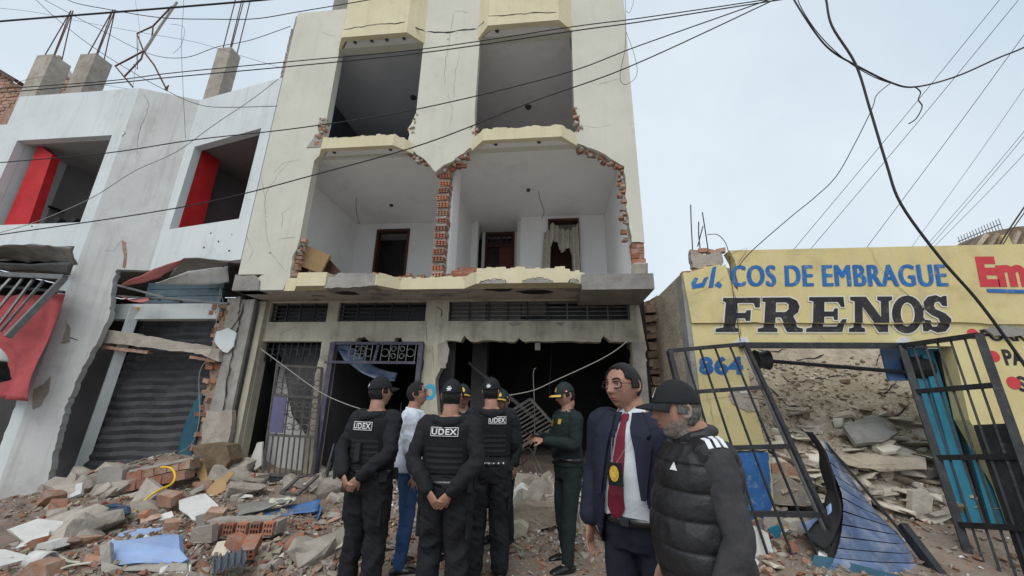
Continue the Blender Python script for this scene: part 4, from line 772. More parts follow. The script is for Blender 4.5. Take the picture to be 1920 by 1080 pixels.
# block letters with slab feet
def frenos(mb, o, U, W, g=0.0):
    ul = U.length; wl = W.length
    def P(x, y): return o + U * ((x + .035 * y) / 1.0) + W * y
    def quad(x0, y0, x1, y1): mb.add([P(x0 - g, y0 - g * ul / wl), P(x1 + g, y0 - g * ul / wl), P(x1 + g, y1 + g * ul / wl), P(x0 - g, y1 + g * ul / wl)], [(0, 1, 2, 3)])
    def poly(pts, hole=None):
        c = V((sum(a for a, _ in pts) / len(pts), sum(b for _, b in pts) / len(pts)))
        q = [V(p_) for p_ in pts]
        if g: # grow outward
            r_ = []
            for i in range(len(q)):
                a, b, d = q[i - 1], q[i], q[(i + 1) % len(q)]; e1 = (b - a); e2 = (d - b); e1 = V((e1.x * ul, e1.y * wl)).normalized(); e2 = V((e2.x * ul, e2.y * wl)).normalized()
                n = (V((e1.y, -e1.x)) + V((e2.y, -e2.x))); n = n.normalized() * min(1.4, 1 / max(.5, n.length / 2)) * g * ul; r_.append(b + V((n.x / ul, n.y / wl)))
            q = r_
        mb.prism([P(a.x, a.y) for a in q], (0, .001, 0), [[P(*h) for h in hole]] if hole else ())
    def ringq(cx, cy, rx, ry, hx, hy, n=26):
        k = g; o1 = [P(cx + (rx + k) * math.cos(2 * math.pi * i / n), cy + (ry + k * ul / wl) * math.sin(2 * math.pi * i / n)) for i in range(n)]; i1 = [P(cx + max(.005, hx - k) * math.cos(2 * math.pi * i / n), cy + max(.02, hy - k * ul / wl) * math.sin(2 * math.pi * i / n)) for i in range(n)]
        mb.add(o1 + i1, [(i, (i + 1) % n, n + (i + 1) % n, n + i) for i in range(n)])
    # F
    poly([(-.02, 0), (.085, 0), (.085, .1), (.07, .14), (.07, .38), (.11, .38), (.115, .3), (.135, .3), (.135, .62), (.115, .62), (.11, .54), (.07, .54), (.07, .84), (.145, .84), (.155, .7), (.175, .7), (.175, 1), (.0, 1), (.0, .9), (.015, .86), (.015, .14), (-.02, .1)])
    # R
    poly([(.175, 0), (.265, 0), (.265, .1), (.25, .14), (.25, .40), (.275, .40), (.30, .1), (.31, 0), (.38, 0), (.38, .1), (.355, .14), (.33, .44), (.352, .55), (.358, .72), (.345, .9), (.31, 1), (.185, 1), (.185, .88), (.2, .86), (.2, .14), (.175, .1)], [(.25 + g, .56 + g * 6), (.25 + g, .85 - g * 6), (.295 - g, .85 - g * 6), (.308 - g, .78), (.308 - g, .64), (.295 - g, .56 + g * 6)])
    # E
    poly([(.395, 0), (.555, 0), (.57, .34), (.55, .34), (.53, .16), (.47, .16), (.47, .42), (.51, .42), (.515, .32), (.53, .32), (.53, .66), (.515, .66), (.51, .57), (.47, .57), (.47, .85), (.53, .85), (.545, .7), (.56, .7), (.555, 1), (.4, 1), (.4, .9), (.42, .87), (.42, .14), (.395, .1)])
    # N
    poly([(.585, 0), (.655, 0), (.655, .1), (.64, .14), (.64, .7), (.715, 0), (.755, 0), (.755, .86), (.77, .9), (.77, 1), (.705, 1), (.705, .9), (.72, .86), (.72, .4), (.655, 1), (.585, 1), (.585, .9), (.605, .86), (.605, .14), (.585, .1)])
    ringq(.835, .49, .068, .53, .03, .33)
    # S
    poly([(.905, .02), (.925, .02), (.935, .07), (.965, -.02), (1.0, .02), (1.018, .16), (1.018, .34), (.995, .5), (.955, .62), (.948, .72), (.955, .82), (.972, .84), (.985, .72), (1.005, .7), (1.005, 1.0), (.99, 1.0), (.98, .96), (.96, 1.03), (.925, .98), (.905, .82), (.908, .62), (.935, .46), (.965, .36), (.972, .24), (.962, .15), (.945, .15), (.93, .3), (.905, .32)])
a, b, c = at(1350, 621, YU), at(1775, 619, YU), at(1350, 559, YU); o_ = V((a.x, YU - .012, a.z)); U_ = V((b.x - a.x, 0, 0)); W_ = V((0, 0, c.z - a.z))
# the strip below the long split belongs to the lower coat, so the word is laid over both as one sheet of paint that bridges them
def two_coats(mb, name, mt, zs, back):
    me = mb.mesh(name, mt)
    for up_ in (True, False):
        bm = bmesh.new(); bm.from_mesh(me); bmesh.ops.bisect_plane(bm, geom=bm.verts[:] + bm.edges[:] + bm.faces[:], plane_co=(0, 0, zs), plane_no=(0, 0, 1), clear_inner=up_, clear_outer=not up_)
        if not up_: bmesh.ops.translate(bm, verts=bm.verts, vec=(.006, back, -.008))
        m2 = bpy.data.meshes.new(name); bm.to_mesh(m2); bm.free(); m2.materials.append(M[mt]); link(name, m2, YW)
mb = MB(); frenos(mb, o_ + V((0, .003, 0)), U_, W_, .0065); two_coats(mb, 'lettering_outline', 'ink_white', 2.656, .035)
mb = MB(); frenos(mb, o_, U_, W_); two_coats(mb, 'lettering', 'ink_black', 2.656, .035)
letters('house_number', 'ink_blue', '864', 1312, 1396, 703, 668, YO, .05, .05, 1.1)
letters('lettering', 'ink_red', 'Em', 1838, 1934, 538, 481, YU, .055, .15, 1.0)
a = at(1850, 545, YU); b = at(1990, 549, YU); MB().bar(a + V((0, -.008, 0)), b + V((0, -.008, 0)), .004, .05).build('underline', 'ink_blue', YW)
letters('lettering', 'ink_black', 'FORRO', 1843, 1950, 640, 618, YO, .04, 0, 1.0)
letters('lettering', 'ink_black', 'PA', 1886, 1926, 685, 655, YO, .04, 0, 1.0)
letters('lettering', 'ink_black', 'S', 1912, 1930, 735, 705, YO, .04, 0, 1.0)
for x, y, r in ((1824, 626, .07), (1862, 668, .075), (1900, 718, .08)):
    c = at(x, y, YO); MB().prism([c + V((r * math.cos(t), -.006, r * math.sin(t))) for t in [k * math.pi / 10 for k in range(20)]], (0, .003, 0)).build('red_dot', 'ink_red', YW)
# opening: steel lintel and roller barrel
MB().b2(2.62, 4.95, 5.62, 5.69, 2.30, 2.375).build('steel_lintel', 'steel_dark', YW)
for x in (1388, 1690): rag('plaster_smear', 'plaster_white', YW, [(x - 12, 640), (x, 632), (x + 14, 634), (x + 16, 644), (x, 648), (x - 14, 647)], YO, .01, .05, -.02, .03)
RB = thing('roller_barrel', 'black roller shutter axle with drum hanging across the collapsed opening', 'roller axle')
a, b = at(1432, 676, 5.95), at(1700, 698, 5.95)
MB().tube([a, b], .028, 8).build('axle', 'steel_dark', RB)
c = at(1428, 675, 5.95); MB().tube([c + V((q, 0, 0)) for q in (-.09, -.085, -.05, 0, .05, .085, .09)], [.02, .145, .13, .115, .13, .145, .02], 16).build('drum', 'steel_dark', RB)
c = at(1715, 690, 6.0); MB().tube([c + V((q, 0, 0)) for q in (-.16, -.15, 0, .15, .16)], [.02, .15, .17, .15, .02], 14).build('drum', 'black', RB)
# cyan door leaf standing inside
CD = thing('cyan_door', 'cyan blue panelled metal door leaf standing behind the right gate', 'door')
dq = [at(1778, 806, 5.62), at(1876, 806, 5.62), at(1862, 655, 5.62), at(1752, 655, 5.62)]
dq = [V((5.02, 5.95, 1.2)), V((5.62, 5.95, 1.2)), V((5.62, 5.95, 2.33)), V((5.02, 5.95, 2.33))]
MB().b2(5.0, 5.72, 5.93, 5.98, -.2, 2.34).build('leaf', 'cyan_door', CD)
for x in (5.12, 5.36, 5.58): MB().b2(x, x + .09, 5.90, 5.93, .1, 2.25).build('rib', 'cyan_door', CD)
MB().b2(5.30, 5.335, 5.90, 5.935, .1, 2.3).build('gap_strip', 'black', CD)
MB().b2(4.7, 5.0, 6.0, 6.04, 1.9, 2.34).build('navy_panel', 'blue_sheet', CD)
# ------------------------------------------------------------------ steel bar gates
def gate(name, label, quad, nb, rails, mt, w=.05, sheetq=None):
    G = thing(name, label, 'gate'); a, b, c, d = quad # bl br tr tl
    P = lambda u, v: a.lerp(b, u).lerp(d.lerp(c, u), v)
    for u in (0, 1): MB().bar(P(u, 0), P(u, 1), w * 1.25).build('stile', mt, G)
    for v in rails: MB().bar(P(0, v), P(1, v), w).build('rail', mt, G)
    for k in range(1, nb): MB().bar(P(k / nb, 0), P(k / nb, 1), .02).build('bar', mt, G)
    return G, P
LGq = [at(1360, 1085, 4.75), at(1604, 1100, 4.78), at(1396, 645, 5.5), at(1255, 658, 5.35)]
G1, P1 = gate('bar_gate', 'left steel bar gate leaning askew in front of the number 864', LGq, 5, (0, .235, .5, .77, 1), 'steel_dark')
MB().bar(P1(.955, 0), P1(.97, .98), .025).build('inner_stile', 'steel_grey', G1)
hz = at(1690, 648, 5.62); fz = on(1836, 628, (V((0, 0, hz.z)), V((0, 0, 1))))
hb_ = at(1835, 1100, 5.1); fb = at(2010, 1120, 4.35)
G2, P2 = gate('bar_gate', 'right steel bar gate swung open before the cyan door', [hb_, fb, fz, hz], 6, (0, .21, .47, .765, 1), 'steel_dark', .055)
MB().prism([P2(.64, .0) + V((0, .03, 0)), P2(1, .0) + V((0, .03, 0)), P2(1, .6) + V((0, .03, 0)), P2(.64, .6) + V((0, .03, 0))], (0, .012, 0)).build('sheet_panel', 'steel_dark', G2)
# ------------------------------------------------------------------ twisted blue slat shutter
BS = thing('blue_shutter', 'torn blue slatted shutter lying twisted in the collapsed opening', 'shutter')
Lp = [at(1543, 826, 5.35), at(1560, 880, 5.15), at(1580, 932, 4.95), at(1578, 990, 4.8), at(1566, 1040, 4.7), at(1548, 1075, 4.62)]
Rp = [at(1549, 832, 5.38), at(1600, 905, 5.3), at(1648, 968, 5.2), at(1690, 1010, 5.05), at(1712, 1050, 4.9), at(1732, 1095, 4.75)]
Ls, Rs = smooth_pts(Lp, 4), smooth_pts(Rp, 4); N = 12
def samp(P_, t): x = t * (len(P_) - 1); i = min(int(x), len(P_) - 2); return P_[i].lerp(P_[i + 1], x - i)
for k in range(N):
    vs = []; fs = []; m = 8
    for i, s in enumerate((k / N, (k + .45) / N, (k + .88) / N)):
        for j in range(m + 1):
            u = j / m; p = samp(Ls, s).lerp(samp(Rs, s), u); vs.append(p + V((0, .05 * math.sin(u * 3.1) * math.sin(s * 5) - (.007 if i == 1 else 0) + .006 * noise.noise(p * 3), .006 * noise.noise(p * 3))))
    for i in range(2):
        for j in range(m): fs.append((i * (m + 1) + j, i * (m + 1) + j + 1, (i + 1) * (m + 1) + j + 1, (i + 1) * (m + 1) + j))
    o = MB().add(vs, fs).build('slat', 'blue_slat', BS); md = o.modifiers.new('s', 'SOLIDIFY'); md.thickness = .01
ruled('backing', 'black', [p + V((.01, .09, 0)) for p in Lp], [p + V((-.01, .09, 0)) for p in Rp], 8, .006, BS)
ruled('crumpled_sheet', 'black', [at(1512, 812, 5.4), at(1535, 850, 5.3), at(1543, 890, 5.25), at(1550, 925, 5.2), at(1540, 960, 5.0), at(1505, 1005, 4.95)], [at(1528, 812, 5.3), at(1548, 850, 5.2), at(1562, 890, 5.1), at(1576, 935, 4.95), at(1576, 985, 4.85), at(1545, 1030, 4.8)], 6, .01, BS, .07)
MB().bar(at(1548, 830, 5.36), at(1700, 1010, 5.0), .025).build('edge_bar', 'steel_dark', BS)
MB().bar(at(1690, 985, 5.05), at(1765, 1082, 4.75), .07, .1).build('guide_rail', 'steel_dark', BS)
o = MB().prism([at(1528, 1040, 4.75), at(1560, 1046, 4.7), at(1735, 1092, 4.55), at(1740, 1130, 4.45), at(1500, 1100, 4.6)], (0, .03, -.01)).build('teal_sheet', 'teal'); tag(o, 'dark teal panel lying below the torn blue slatted shutter', 'panel')
o = ruled('lilac_sheet', 'light_blue', [at(1500, 985, 5.1), at(1530, 968, 5.1), at(1558, 945, 5.0)], [at(1512, 1012, 5.0), at(1535, 990, 5.0), at(1560, 958, 4.95)], 4, .012, wob=.05); tag(o, 'pale lilac torn sheet caught between gate and blue shutter', 'sheet')
# ------------------------------------------------------------------ collapsed interior: slope of mud and flat stones
def slope(x, y):
    t = (y - 5.75) / 2.7; t = max(0, min(1.15, t))
    z = .18 + 2.45 * t ** .85 + .13 * math.sin(x * 2.1 + 1) * (1 - t) + .12 * noise.noise(V((x * 1.4, y * 1.6, 4))) + .05 * noise.noise(V((x * 5, y * 5, 2)))
    return z
sm_ = MB(); nx, ny = 110, 90; X_ = np.linspace(2.3, 7.2, nx); Y_ = np.linspace(5.92, 8.8, ny)
def stp(x, y):
    z = slope(x, y); q = .11 + .06 * noise.noise(V((x * .9, y * .4, 7))); zz = math.floor(z / q) * q; w = max(0, min(1, (2.0 - z) / .5)); return z * (1 - .55 * w) + zz * .55 * w
sm_.add([(x, y, stp(x, y)) for y in Y_ for x in X_], [(j * nx + i, j * nx + i + 1, (j + 1) * nx + i + 1, (j + 1) * nx + i) for j in range(ny - 1) for i in range(nx - 1)])
sm_.build('collapsed_earth', 'mud', None, False, kind='structure')
MB().b2(2.3, 7.6, 8.85, 9.0, -.2, 3.72).build('inner_wall', 'mud', YW)
MB().b2(2.04, 2.2, 5.92, 8.85, -.2, 3.5).build('inner_wall', 'mud', YW)
def cs(px, w):  # splits in the fallen mud ceiling
    P_ = []
    for x, y in px:
        d = ray(x, y); c = V((0, 0, CAMH)); t = 5.9 / d.y
        while t < 8.8 / d.y and (c + d * t).z > stp((c + d * t).x, (c + d * t).y): t += .02
        P_.append(c + d * (t - .03))
    crack(YW, P_, w, depth=.01, m='soot_and_shade', name='earth_split')
for L in ([(1462, 700), (1478, 714), (1495, 717), (1540, 710), (1590, 703)], [(1492, 676), (1525, 672), (1545, 664)], [(1438, 722), (1455, 740), (1468, 752), (1478, 762), (1500, 762)], [(1615, 682), (1640, 686), (1650, 665), (1662, 655)], [(1420, 655), (1450, 660), (1475, 655)], [(1650, 745), (1668, 728), (1680, 715)], [(1668, 790), (1690, 772), (1706, 755)]): cs(L, .03)
# rooftop clutter far right
FR = thing('far_roof', 'brown corrugated roof behind the yellow shop wall', 'roof')
P_ = [at(1815, 466, 9), at(1850, 436, 9), at(1905, 425, 9), at(2000, 418, 9), at(2000, 470, 9)]
MB().prism(P_, (0, .6, 0)).build('roof_sheet', 'adobe', FR)
for k in range(7): MB().bar(at(1850 + k * 20, 440 - k * 2, 8.97), at(1830 + k * 22, 466, 8.97), .06).build('ridge', 'mud', FR)
MB().prism([at(1878, 440, 8.9), at(1890, 440, 8.9), at(1902, 466, 8.9), at(1882, 466, 8.9)], (0, .1, 0)).build('yellow_board', 'yellow_wall', FR)
SF = thing('spiked_fence', 'grey wire spike fence along the far roof edge', 'fence')
for a, b in (((1797, 453), (1876, 420)), ((1800, 460), (1872, 434))): MB().tube([at(*a, 9.2), at(*b, 9.2)], .012, 5).build('rail', 'steel_grey', SF)
for k in range(15):
    t = k / 14; x = 1799 + 76 * t; y = 454 - 34 * t
    MB().tube([at(x + 6, y + 14, 9.2), at(x - 3, y - 10, 9.2)], .009, 4).build('spike', 'steel_grey', SF)
RS = thing('rebar_stub', 'thin steel starter bars standing on the broken corner of the yellow wall', 'rebar')
for pts in ([(1299, 475), (1296, 420), (1295, 384)], [(1328, 470), (1322, 430), (1317, 398)], [(1313, 470), (1310, 440), (1310, 416)], [(1308, 462), (1318, 424)]): MB().tube([at(x, y, 5.8) for x, y in pts], .009, 5).build('rebar', 'steel_dark', RS)
MB().tube(smooth_pts([at(1326, 440, 5.8), at(1345, 440, 5.8), at(1360, 455, 5.8), at(1367, 480, 5.75), at(1372, 530, 5.6), at(1388, 640, 5.55)]), .006, 5).build('thin_wire', 'cable', RS)
# ================================================================== people
for nm, c1, c2 in (('skin', (.37, .205, .145), (.30, .155, .105)), ('skin_pale', (.40, .225, .155), (.34, .18, .12))): mat(nm, c1, c2, 25, rough=.5, bump=.06, bscale=160, spec=.35, dirt=((.30, .11, .085), .4, 14, .5, .72))
mat('lip', (.27, .09, .075), bump=0, rough=.45); mat('eye_white', (.6, .57, .52), bump=0, rough=.2); mat('iris', (.02, .012, .008), bump=0, rough=.1)
mat('hair_black', (.011, .010, .010), (.02, .018, .017), 60, rough=.5, bump=.7, bscale=220); mat('hair_grey', (.20, .195, .19), (.05, .048, .046), 70, rough=.6, bump=.7, bscale=220)
mat('stubble', (.20, .14, .115), (.31, .28, .26), 90, rough=.7, bump=.4, bscale=220)
mat('uniform_black', (.0135, .014, .0175), (.010, .0105, .013), 8, rough=.85, bump=.12, bscale=140, dirt=((.035, .034, .034), .4, 9, .56, .75))
mat('vest_black', (.0125, .013, .0155), (.009, .0095, .011), 10, rough=.9, bump=.3, bscale=200); mat('strap_black', (.02, .0205, .024), bump=.2, bscale=150, rough=.7)
mat('uniform_green', (.012, .021, .021), (.009, .016, .016), 8, rough=.85, bump=.12, bscale=140)
mat('navy_suit', (.0135, .0165, .035), (.0105, .013, .028), 6, rough=.75, bump=.08, bscale=260); mat('navy_trousers', (.012, .014, .026), bump=.08, bscale=220)
mat('shirt_white', (.60, .63, .68), (.54, .57, .62), 6, rough=.7, bump=.06, bscale=120); mat('tie_red', (.17, .012, .03), (.14, .01, .025), 9, rough=.5, bump=.15, bscale=200)
mat('denim', (.035, .085, .20), (.024, .06, .15), 7, rough=.85, bump=.2, bscale=160, streak=((.09, .16, .3), .4, .5, .7)); mat('puffer', (.017, .017, .019), (.013, .013, .0145), 7, rough=.45, bump=.25, bscale=70, spec=.4)
mat('sleeve_grey', (.055, .053, .058), (.042, .041, .045), 30, rough=.95, bump=.25, bscale=200); mat('cap_black', (.013, .0135, .016), bump=.2, bscale=170, rough=.8); mat('cap_green', (.013, .022, .022), bump=.2, bscale=170, rough=.7)
mat('gold', (.75, .5, .09), (.55, .34, .05), 60, rough=.4, bump=.4, bscale=200, metal=.3); mat('badge_black', (.012, .012, .013), bump=.1, rough=.35); mat('print_white', (.7, .71, .73), bump=0, rough=.6); mat('leather', (.01, .01, .011), bump=.05, rough=.22, spec=.5)
mat('white_jacket', (.62, .66, .74), (.55, .59, .68), 5, rough=.75, bump=.15, bscale=90); mat('lens', (.05, .052, .055), bump=0, rough=.05, spec=.6); mat('helmet_white', (.68, .68, .67), bump=0, rough=.25, spec=.5); mat('khaki', (.30, .27, .21), bump=.1)
mat('badge_red', (.5, .03, .04), bump=0)
def remeshed(mb, vox, smooth=4, post=None):
    me = mb.mesh('r', []); o = bpy.data.objects.new('r', me); COL.objects.link(o)
    md = o.modifiers.new('r', 'REMESH'); md.mode = 'VOXEL'; md.voxel_size = vox
    if smooth: m2 = o.modifiers.new('s', 'SMOOTH'); m2.iterations = smooth; m2.factor = .5
    out = bpy.data.meshes.new_from_object(o.evaluated_get(bpy.context.evaluated_depsgraph_get())); bpy.data.objects.remove(o); bpy.data.meshes.remove(me)
    if post: post(out)
    out.polygons.foreach_set('use_smooth', [True] * len(out.polygons)); return out
def headp(d, big=0.0):
    x, y, z = d.x * .074, d.y * .096, d.z * .118
    if z < 0:
        t = -z / .118; x *= 1 - .26 * t ** 1.4; y *= (1 - .04 * t) if y > 0 else (1 - .42 * t)
    elif y > 0 and z > .03: y *= 1 - .10 * ((z - .03) / .09) ** 2
    if y > .055: y = .055 + (y - .055) * .9
    if d.y > .2:
        ax = abs(x); e = math.exp
        prof = .0
        if z < .028: prof = (.004 + .021 * min(1, (.028 - z) / .054)) if z > -.026 else .025 * max(0, 1 - (-.026 - z) / .012)
        y += e(-(x / .0115) ** 2) * prof + e(-(x / .021) ** 2 - ((z + .028) / .009) ** 2) * .009
        y -= .012 * e(-((ax - .031) / .015) ** 2 - ((z - .014) / .010) ** 2)
        y += .006 * e(-((ax - .028) / .022) ** 2 - ((z - .034) / .007) ** 2)
        y += .008 * e(-(x / .023) ** 2) * (e(-((z + .053) / .006) ** 2) + e(-((z + .067) / .007) ** 2)) - .004 * e(-(x / .024) ** 2 - ((z + .0605) / .003) ** 2)
        y += .008 * e(-(x / .022) ** 2 - ((z + .096) / .014) ** 2) - .005 * e(-(x / .03) ** 2 - ((z + .080) / .006) ** 2)
        y += .004 * e(-((ax - .044) / .02) ** 2 - ((z + .012) / .02) ** 2)
    p = V((x, y, z))
    return p + V((d.x, d.y, d.z)) * big
def sphere_grid(nu, nv):
    ds = [V((0, 0, -1))]; fs = []
    for j in range(1, nv):
        a = -math.pi / 2 + math.pi * j / nv
        for i in range(nu): b = 2 * math.pi * i / nu; ds.append(V((math.cos(a) * math.cos(b), math.cos(a) * math.sin(b), math.sin(a))))
    ds.append(V((0, 0, 1))); T = len(ds) - 1
    for i in range(nu): fs.append((0, 1 + (i + 1) % nu, 1 + i)); fs.append((T, T - nu + i, T - nu + (i + 1) % nu))
    for j in range(nv - 2):
        for i in range(nu): a = 1 + j * nu; fs.append((a + i, a + (i + 1) % nu, a + nu + (i + 1) % nu, a + nu + i))
    return ds, fs
SPH = sphere_grid(72, 48)
TORSO = [(.80, .150, .110, 0), (.88, .172, .122, -.008), (.95, .172, .120, -.008), (1.05, .155, .106, .004), (1.15, .158, .112, .006), (1.26, .176, .122, .004), (1.35, .180, .122, .0), (1.40, .166, .104, -.004), (1.435, .132, .088, -.008), (1.465, .092, .072, -.008)]
def catm(pts, rads, k=5):
    P_ = smooth_pts(pts, k); n = len(pts) - 1; R_ = []
    for i in range(len(P_)):
        t = i / k; a = min(int(t), n - 1); u = t - a; ra, rb = rads[a], rads[a + 1]
        R_.append(tuple(p + (q - p) * u for p, q in zip(ra, rb)) if isinstance(ra, tuple) else ra + (rb - ra) * u)
    return P_, R_
def limb(mb, pts, rads, n=14, k=5, ref=None):
    P_, R_ = catm(pts, rads, k)
    f = lambda r, s: tuple(q * s for q in r) if isinstance(r, tuple) else r * s
    d0 = (P_[0] - P_[1]).normalized(); d1 = (P_[-1] - P_[-2]).normalized(); g = lambda r: (min(r) if isinstance(r, tuple) else r)
    P_ = [P_[0] + d0 * g(R_[0]) * .8, P_[0] + d0 * g(R_[0]) * .5] + P_ + [P_[-1] + d1 * g(R_[-1]) * .5, P_[-1] + d1 * g(R_[-1]) * .8]
    R_ = [f(R_[0], .35), f(R_[0], .8)] + R_ + [f(R_[-1], .8), f(R_[-1], .35)]
    mb.tube(P_, R_, n, ref=ref)
def rings(mb, rs, n=28, e=2.4):
    vs = []; fs = []
    for (cx, cy, z, rx, ry) in rs:
        for j in range(n):
            t = 2 * math.pi * j / n; c, s = math.cos(t), math.sin(t); vs.append((cx + rx * math.copysign(abs(c) ** (2 / e), c), cy + ry * math.copysign(abs(s) ** (2 / e), s), z))
    for i in range(len(rs) - 1):
        for j in range(n): fs.append((i * n + j, i * n + (j + 1) % n, (i + 1) * n + (j + 1) % n, (i + 1) * n + j))
    fs += [tuple(range(n))[::-1], tuple((len(rs) - 1) * n + j for j in range(n))]; mb.add(vs, fs)
def hand(mb, w, d, nrm, thumb, curl=.5, spread=.30):
    """w wrist, d direction of the fingers, nrm back of the hand, thumb = +1/-1 along d x nrm"""
    d = V(d).normalized(); nrm = V(nrm); nrm = (nrm - d * nrm.dot(d)).normalized(); s = d.cross(nrm)
    mb.tube([w - d * .02, w, w + d * .03, w + d * .065, w + d * .088, w + d * .098], [(.015, .022), (.017, .026), (.017, .036), (.0155, .041), (.012, .040), (.006, .034)], 12, ref=nrm)
    for i, L in enumerate((.070, .080, .074, .058)):
        o = (1.5 - i) * .0205 * thumb; p = w + d * .085 + s * o; dd = (d + s * (1.5 - i) * spread * thumb * .5).normalized(); pts = [p - dd * .03]; rr = [.0076]; a = .0
        for q, l in ((p, .46), (None, .32), (None, .24)):
            pts.append(p); rr.append(.0082 - .0006 * len(rr)); a += curl * (.7 if l == .46 else 1.0)
            p = p + (dd * math.cos(a) - nrm * math.sin(a)) * L * l
        pts.append(p); rr.append(.0062); limb(mb, pts, rr, 8, 2)
    t0 = w + d * .022 + s * .022 * thumb; td = (d * .75 + s * .62 * thumb - nrm * .35).normalized(); t1 = t0 + td * .042; t2 = t1 + (td + d * .5 - nrm * .25).normalized() * .032
    limb(mb, [t0 - td * .01, t0 + td * .02, t1, t2, t2 + (td + d * 1.0 - nrm * .3).normalized() * .018], [.013, .013, .0105, .0095, .007], 8, 2)
def folds(me, amp, sc=(9, 9, 14), sd=0, fn=None):
    n = len(me.vertices); co = np.empty(n * 3); me.vertices.foreach_get('co', co); co = co.reshape(-1, 3); me.calc_loop_triangles(); nr = np.empty(n * 3); me.vertex_normals.foreach_get('vector', nr); nr = nr.reshape(-1, 3)
    d = np.empty(n)
    for i in range(n):
        x, y, z = co[i]; q = V((x * sc[0] + sd, y * sc[1], z * sc[2])); a = noise.noise(q); b = noise.noise(q * 2.1 + V((5, 1, 2))); c = noise.noise(V((x * 16 + z * 14 + sd, y * 16 + z * 6, z * 22 + x * 10)))
        d[i] = amp * (1.1 - 2.4 * abs(a) - 1.5 * abs(c) * (.5 + abs(a)) + .4 * b)
        if fn: d[i] += fn(x, y, z)
    co += nr * d[:, None]; me.vertices.foreach_set('co', co.ravel()); me.update()
class Person:
    def __init__(s, label, loc, rz, H=1.74, w=1.0, belly=0.0, head=(0, 0), arms=None, legs=None, vox=.0065, skin='skin', group=None, hoff=(0, 0, 0), hw=1.0, beard=None):
        s.w = w; s.belly = belly; s.sd = sum(map(ord, label)) % 97; rnd = random.Random(len(label)); A_ = arms or {}
        s.sh = {1: V((.163 * w, -.005, 1.40)), -1: V((-.163 * w, -.005, 1.40))}; s.el = {}; s.wr = {}; s.hd = {}
        for k in (1, -1):
            a = A_.get(k, dict(el=(.232 * k * w, -.02, 1.13), wr=(.245 * k * w, .06, .89), d=(0, .1, -1), n=(k, 0, 0), c=.35)); s.el[k] = V(a['el']); s.wr[k] = V(a['wr']); s.hd[k] = a
        L_ = legs or {}; s.kn = {}; s.an = {}
        for k in (1, -1):
            l = L_.get(k, dict(kn=(.105 * k, .015, .50), an=(.12 * k, -.02, .09), ft=(.03 * k, 1))); s.kn[k] = V(l['kn']); s.an[k] = V(l['an']); s.hd[('f', k)] = V((l['ft'][0], l['ft'][1], 0)).normalized()
        b = MB(); s.torso(b, -.012); s.armm(b, -.006); s.legm(b, -.012)
        for k in (1, -1):
            a = s.hd[k]; hand(b, s.wr[k] + V(a['d']).normalized() * .012, a['d'], a['n'], a.get('t', k), a.get('c', .35), a.get('sp', .34))
            limb(b, [s.an[k] - V((0, 0, .03)), s.an[k] + s.hd[('f', k)] * .1 - V((0, 0, .05))], [.04, .033], 10)
        s.hc = V((0, .014, 1.617)) + V(hoff); yaw, pit = head; s.HM = Matrix.Rotation(math.radians(yaw), 3, 'Z') @ Matrix.Rotation(math.radians(pit), 3, 'X') @ Matrix.Diagonal((1.08 * hw, 1.07, 1.06))
        ds, fs = SPH; b.add([s.hc + s.HM @ headp(d) for d in ds], fs)
        limb(b, [V((0, -.012, 1.43)), V((0, -.01, 1.49)), s.hc + s.HM @ V((0, -.022, -.075)), s.hc + s.HM @ V((0, -.02, -.03))], [.074 * (.5 + .5 * w), .064 * (.4 + .6 * w), .062 * (.4 + .6 * w), .058], 16)
        for k in (1, -1):
            e = MB(); ring_ = []
            for i in range(14): t = 2 * math.pi * i / 14; ring_.append(s.hc + s.HM @ V((k * (.071 + .012 * max(0, -math.cos(t))), -.012 + .017 * math.cos(t), .004 + .031 * math.sin(t))))
            b.tube(ring_ + ring_[:1], .0055, 6, cap=False); limb(b, [s.hc + s.HM @ V((k * .070, -.008, .02)), s.hc + s.HM @ V((k * .072, -.01, -.018))], [.009, .008], 8, 3)
        s.me = remeshed(b, vox, 2); s.o = link('person', s.me, None, label, 'person', group); s.me.materials.append(M[skin]); s.beard(beard)
        s.o.location = loc; s.o.rotation_euler = (0, 0, math.radians(rz)); s.o.scale = (H / 1.752,) * 3
        s.vox = vox; s.eyes()
    def beard(s, mt):
        if not mt: return
        s.me.materials.append(M[mt]); inv = s.HM.inverted()
        for p in s.me.polygons:
            q = inv @ (p.center - s.hc)
            if -.125 < q.z < .01 and q.y > -.03 and abs(q.x) < .1:
                top = -.030 - .030 * min(1, max(0, (q.y - .02) / .05)) + .04 * min(1, max(0, (.02 - q.y) / .04))
                lipz = abs(q.x) < .021 and -.073 < q.z < -.047
                mous = abs(q.x) < .028 and -.047 < q.z < -.034 and q.y > .07
                if ((q.z < top + .012 * noise.noise(q * 120) + .012 * noise.noise(q * 40)) or mous) and not lipz and noise.noise(q * 300) > -.28 - (.0 if q.z > -.05 else .5): p.material_index = 1
    def torso(s, mb, o, z0=.78, z1=1.48):
        rs = []
        for z, rx, ry, cy in TORSO:
            bz = s.belly * math.exp(-((z - 1.06) / .16) ** 2); rs.append((0, cy + bz * .55, z, rx * s.w + bz * .35 + o, ry * (.6 + .4 * s.w) + bz * .6 + o))
        out = []
        def lerp(z):
            for a, b in zip(rs, rs[1:]):
                if a[2] <= z <= b[2]: t = (z - a[2]) / (b[2] - a[2]); return tuple(p + (q - p) * t for p, q in zip(a, b))
            return rs[0] if z < rs[0][2] else rs[-1]
        z0 = max(z0, rs[0][2]); z1 = min(z1, rs[-1][2]); out = [lerp(z0)] + [r for r in rs if z0 + .01 < r[2] < z1 - .01] + [lerp(z1)]
        rings(mb, out); return out
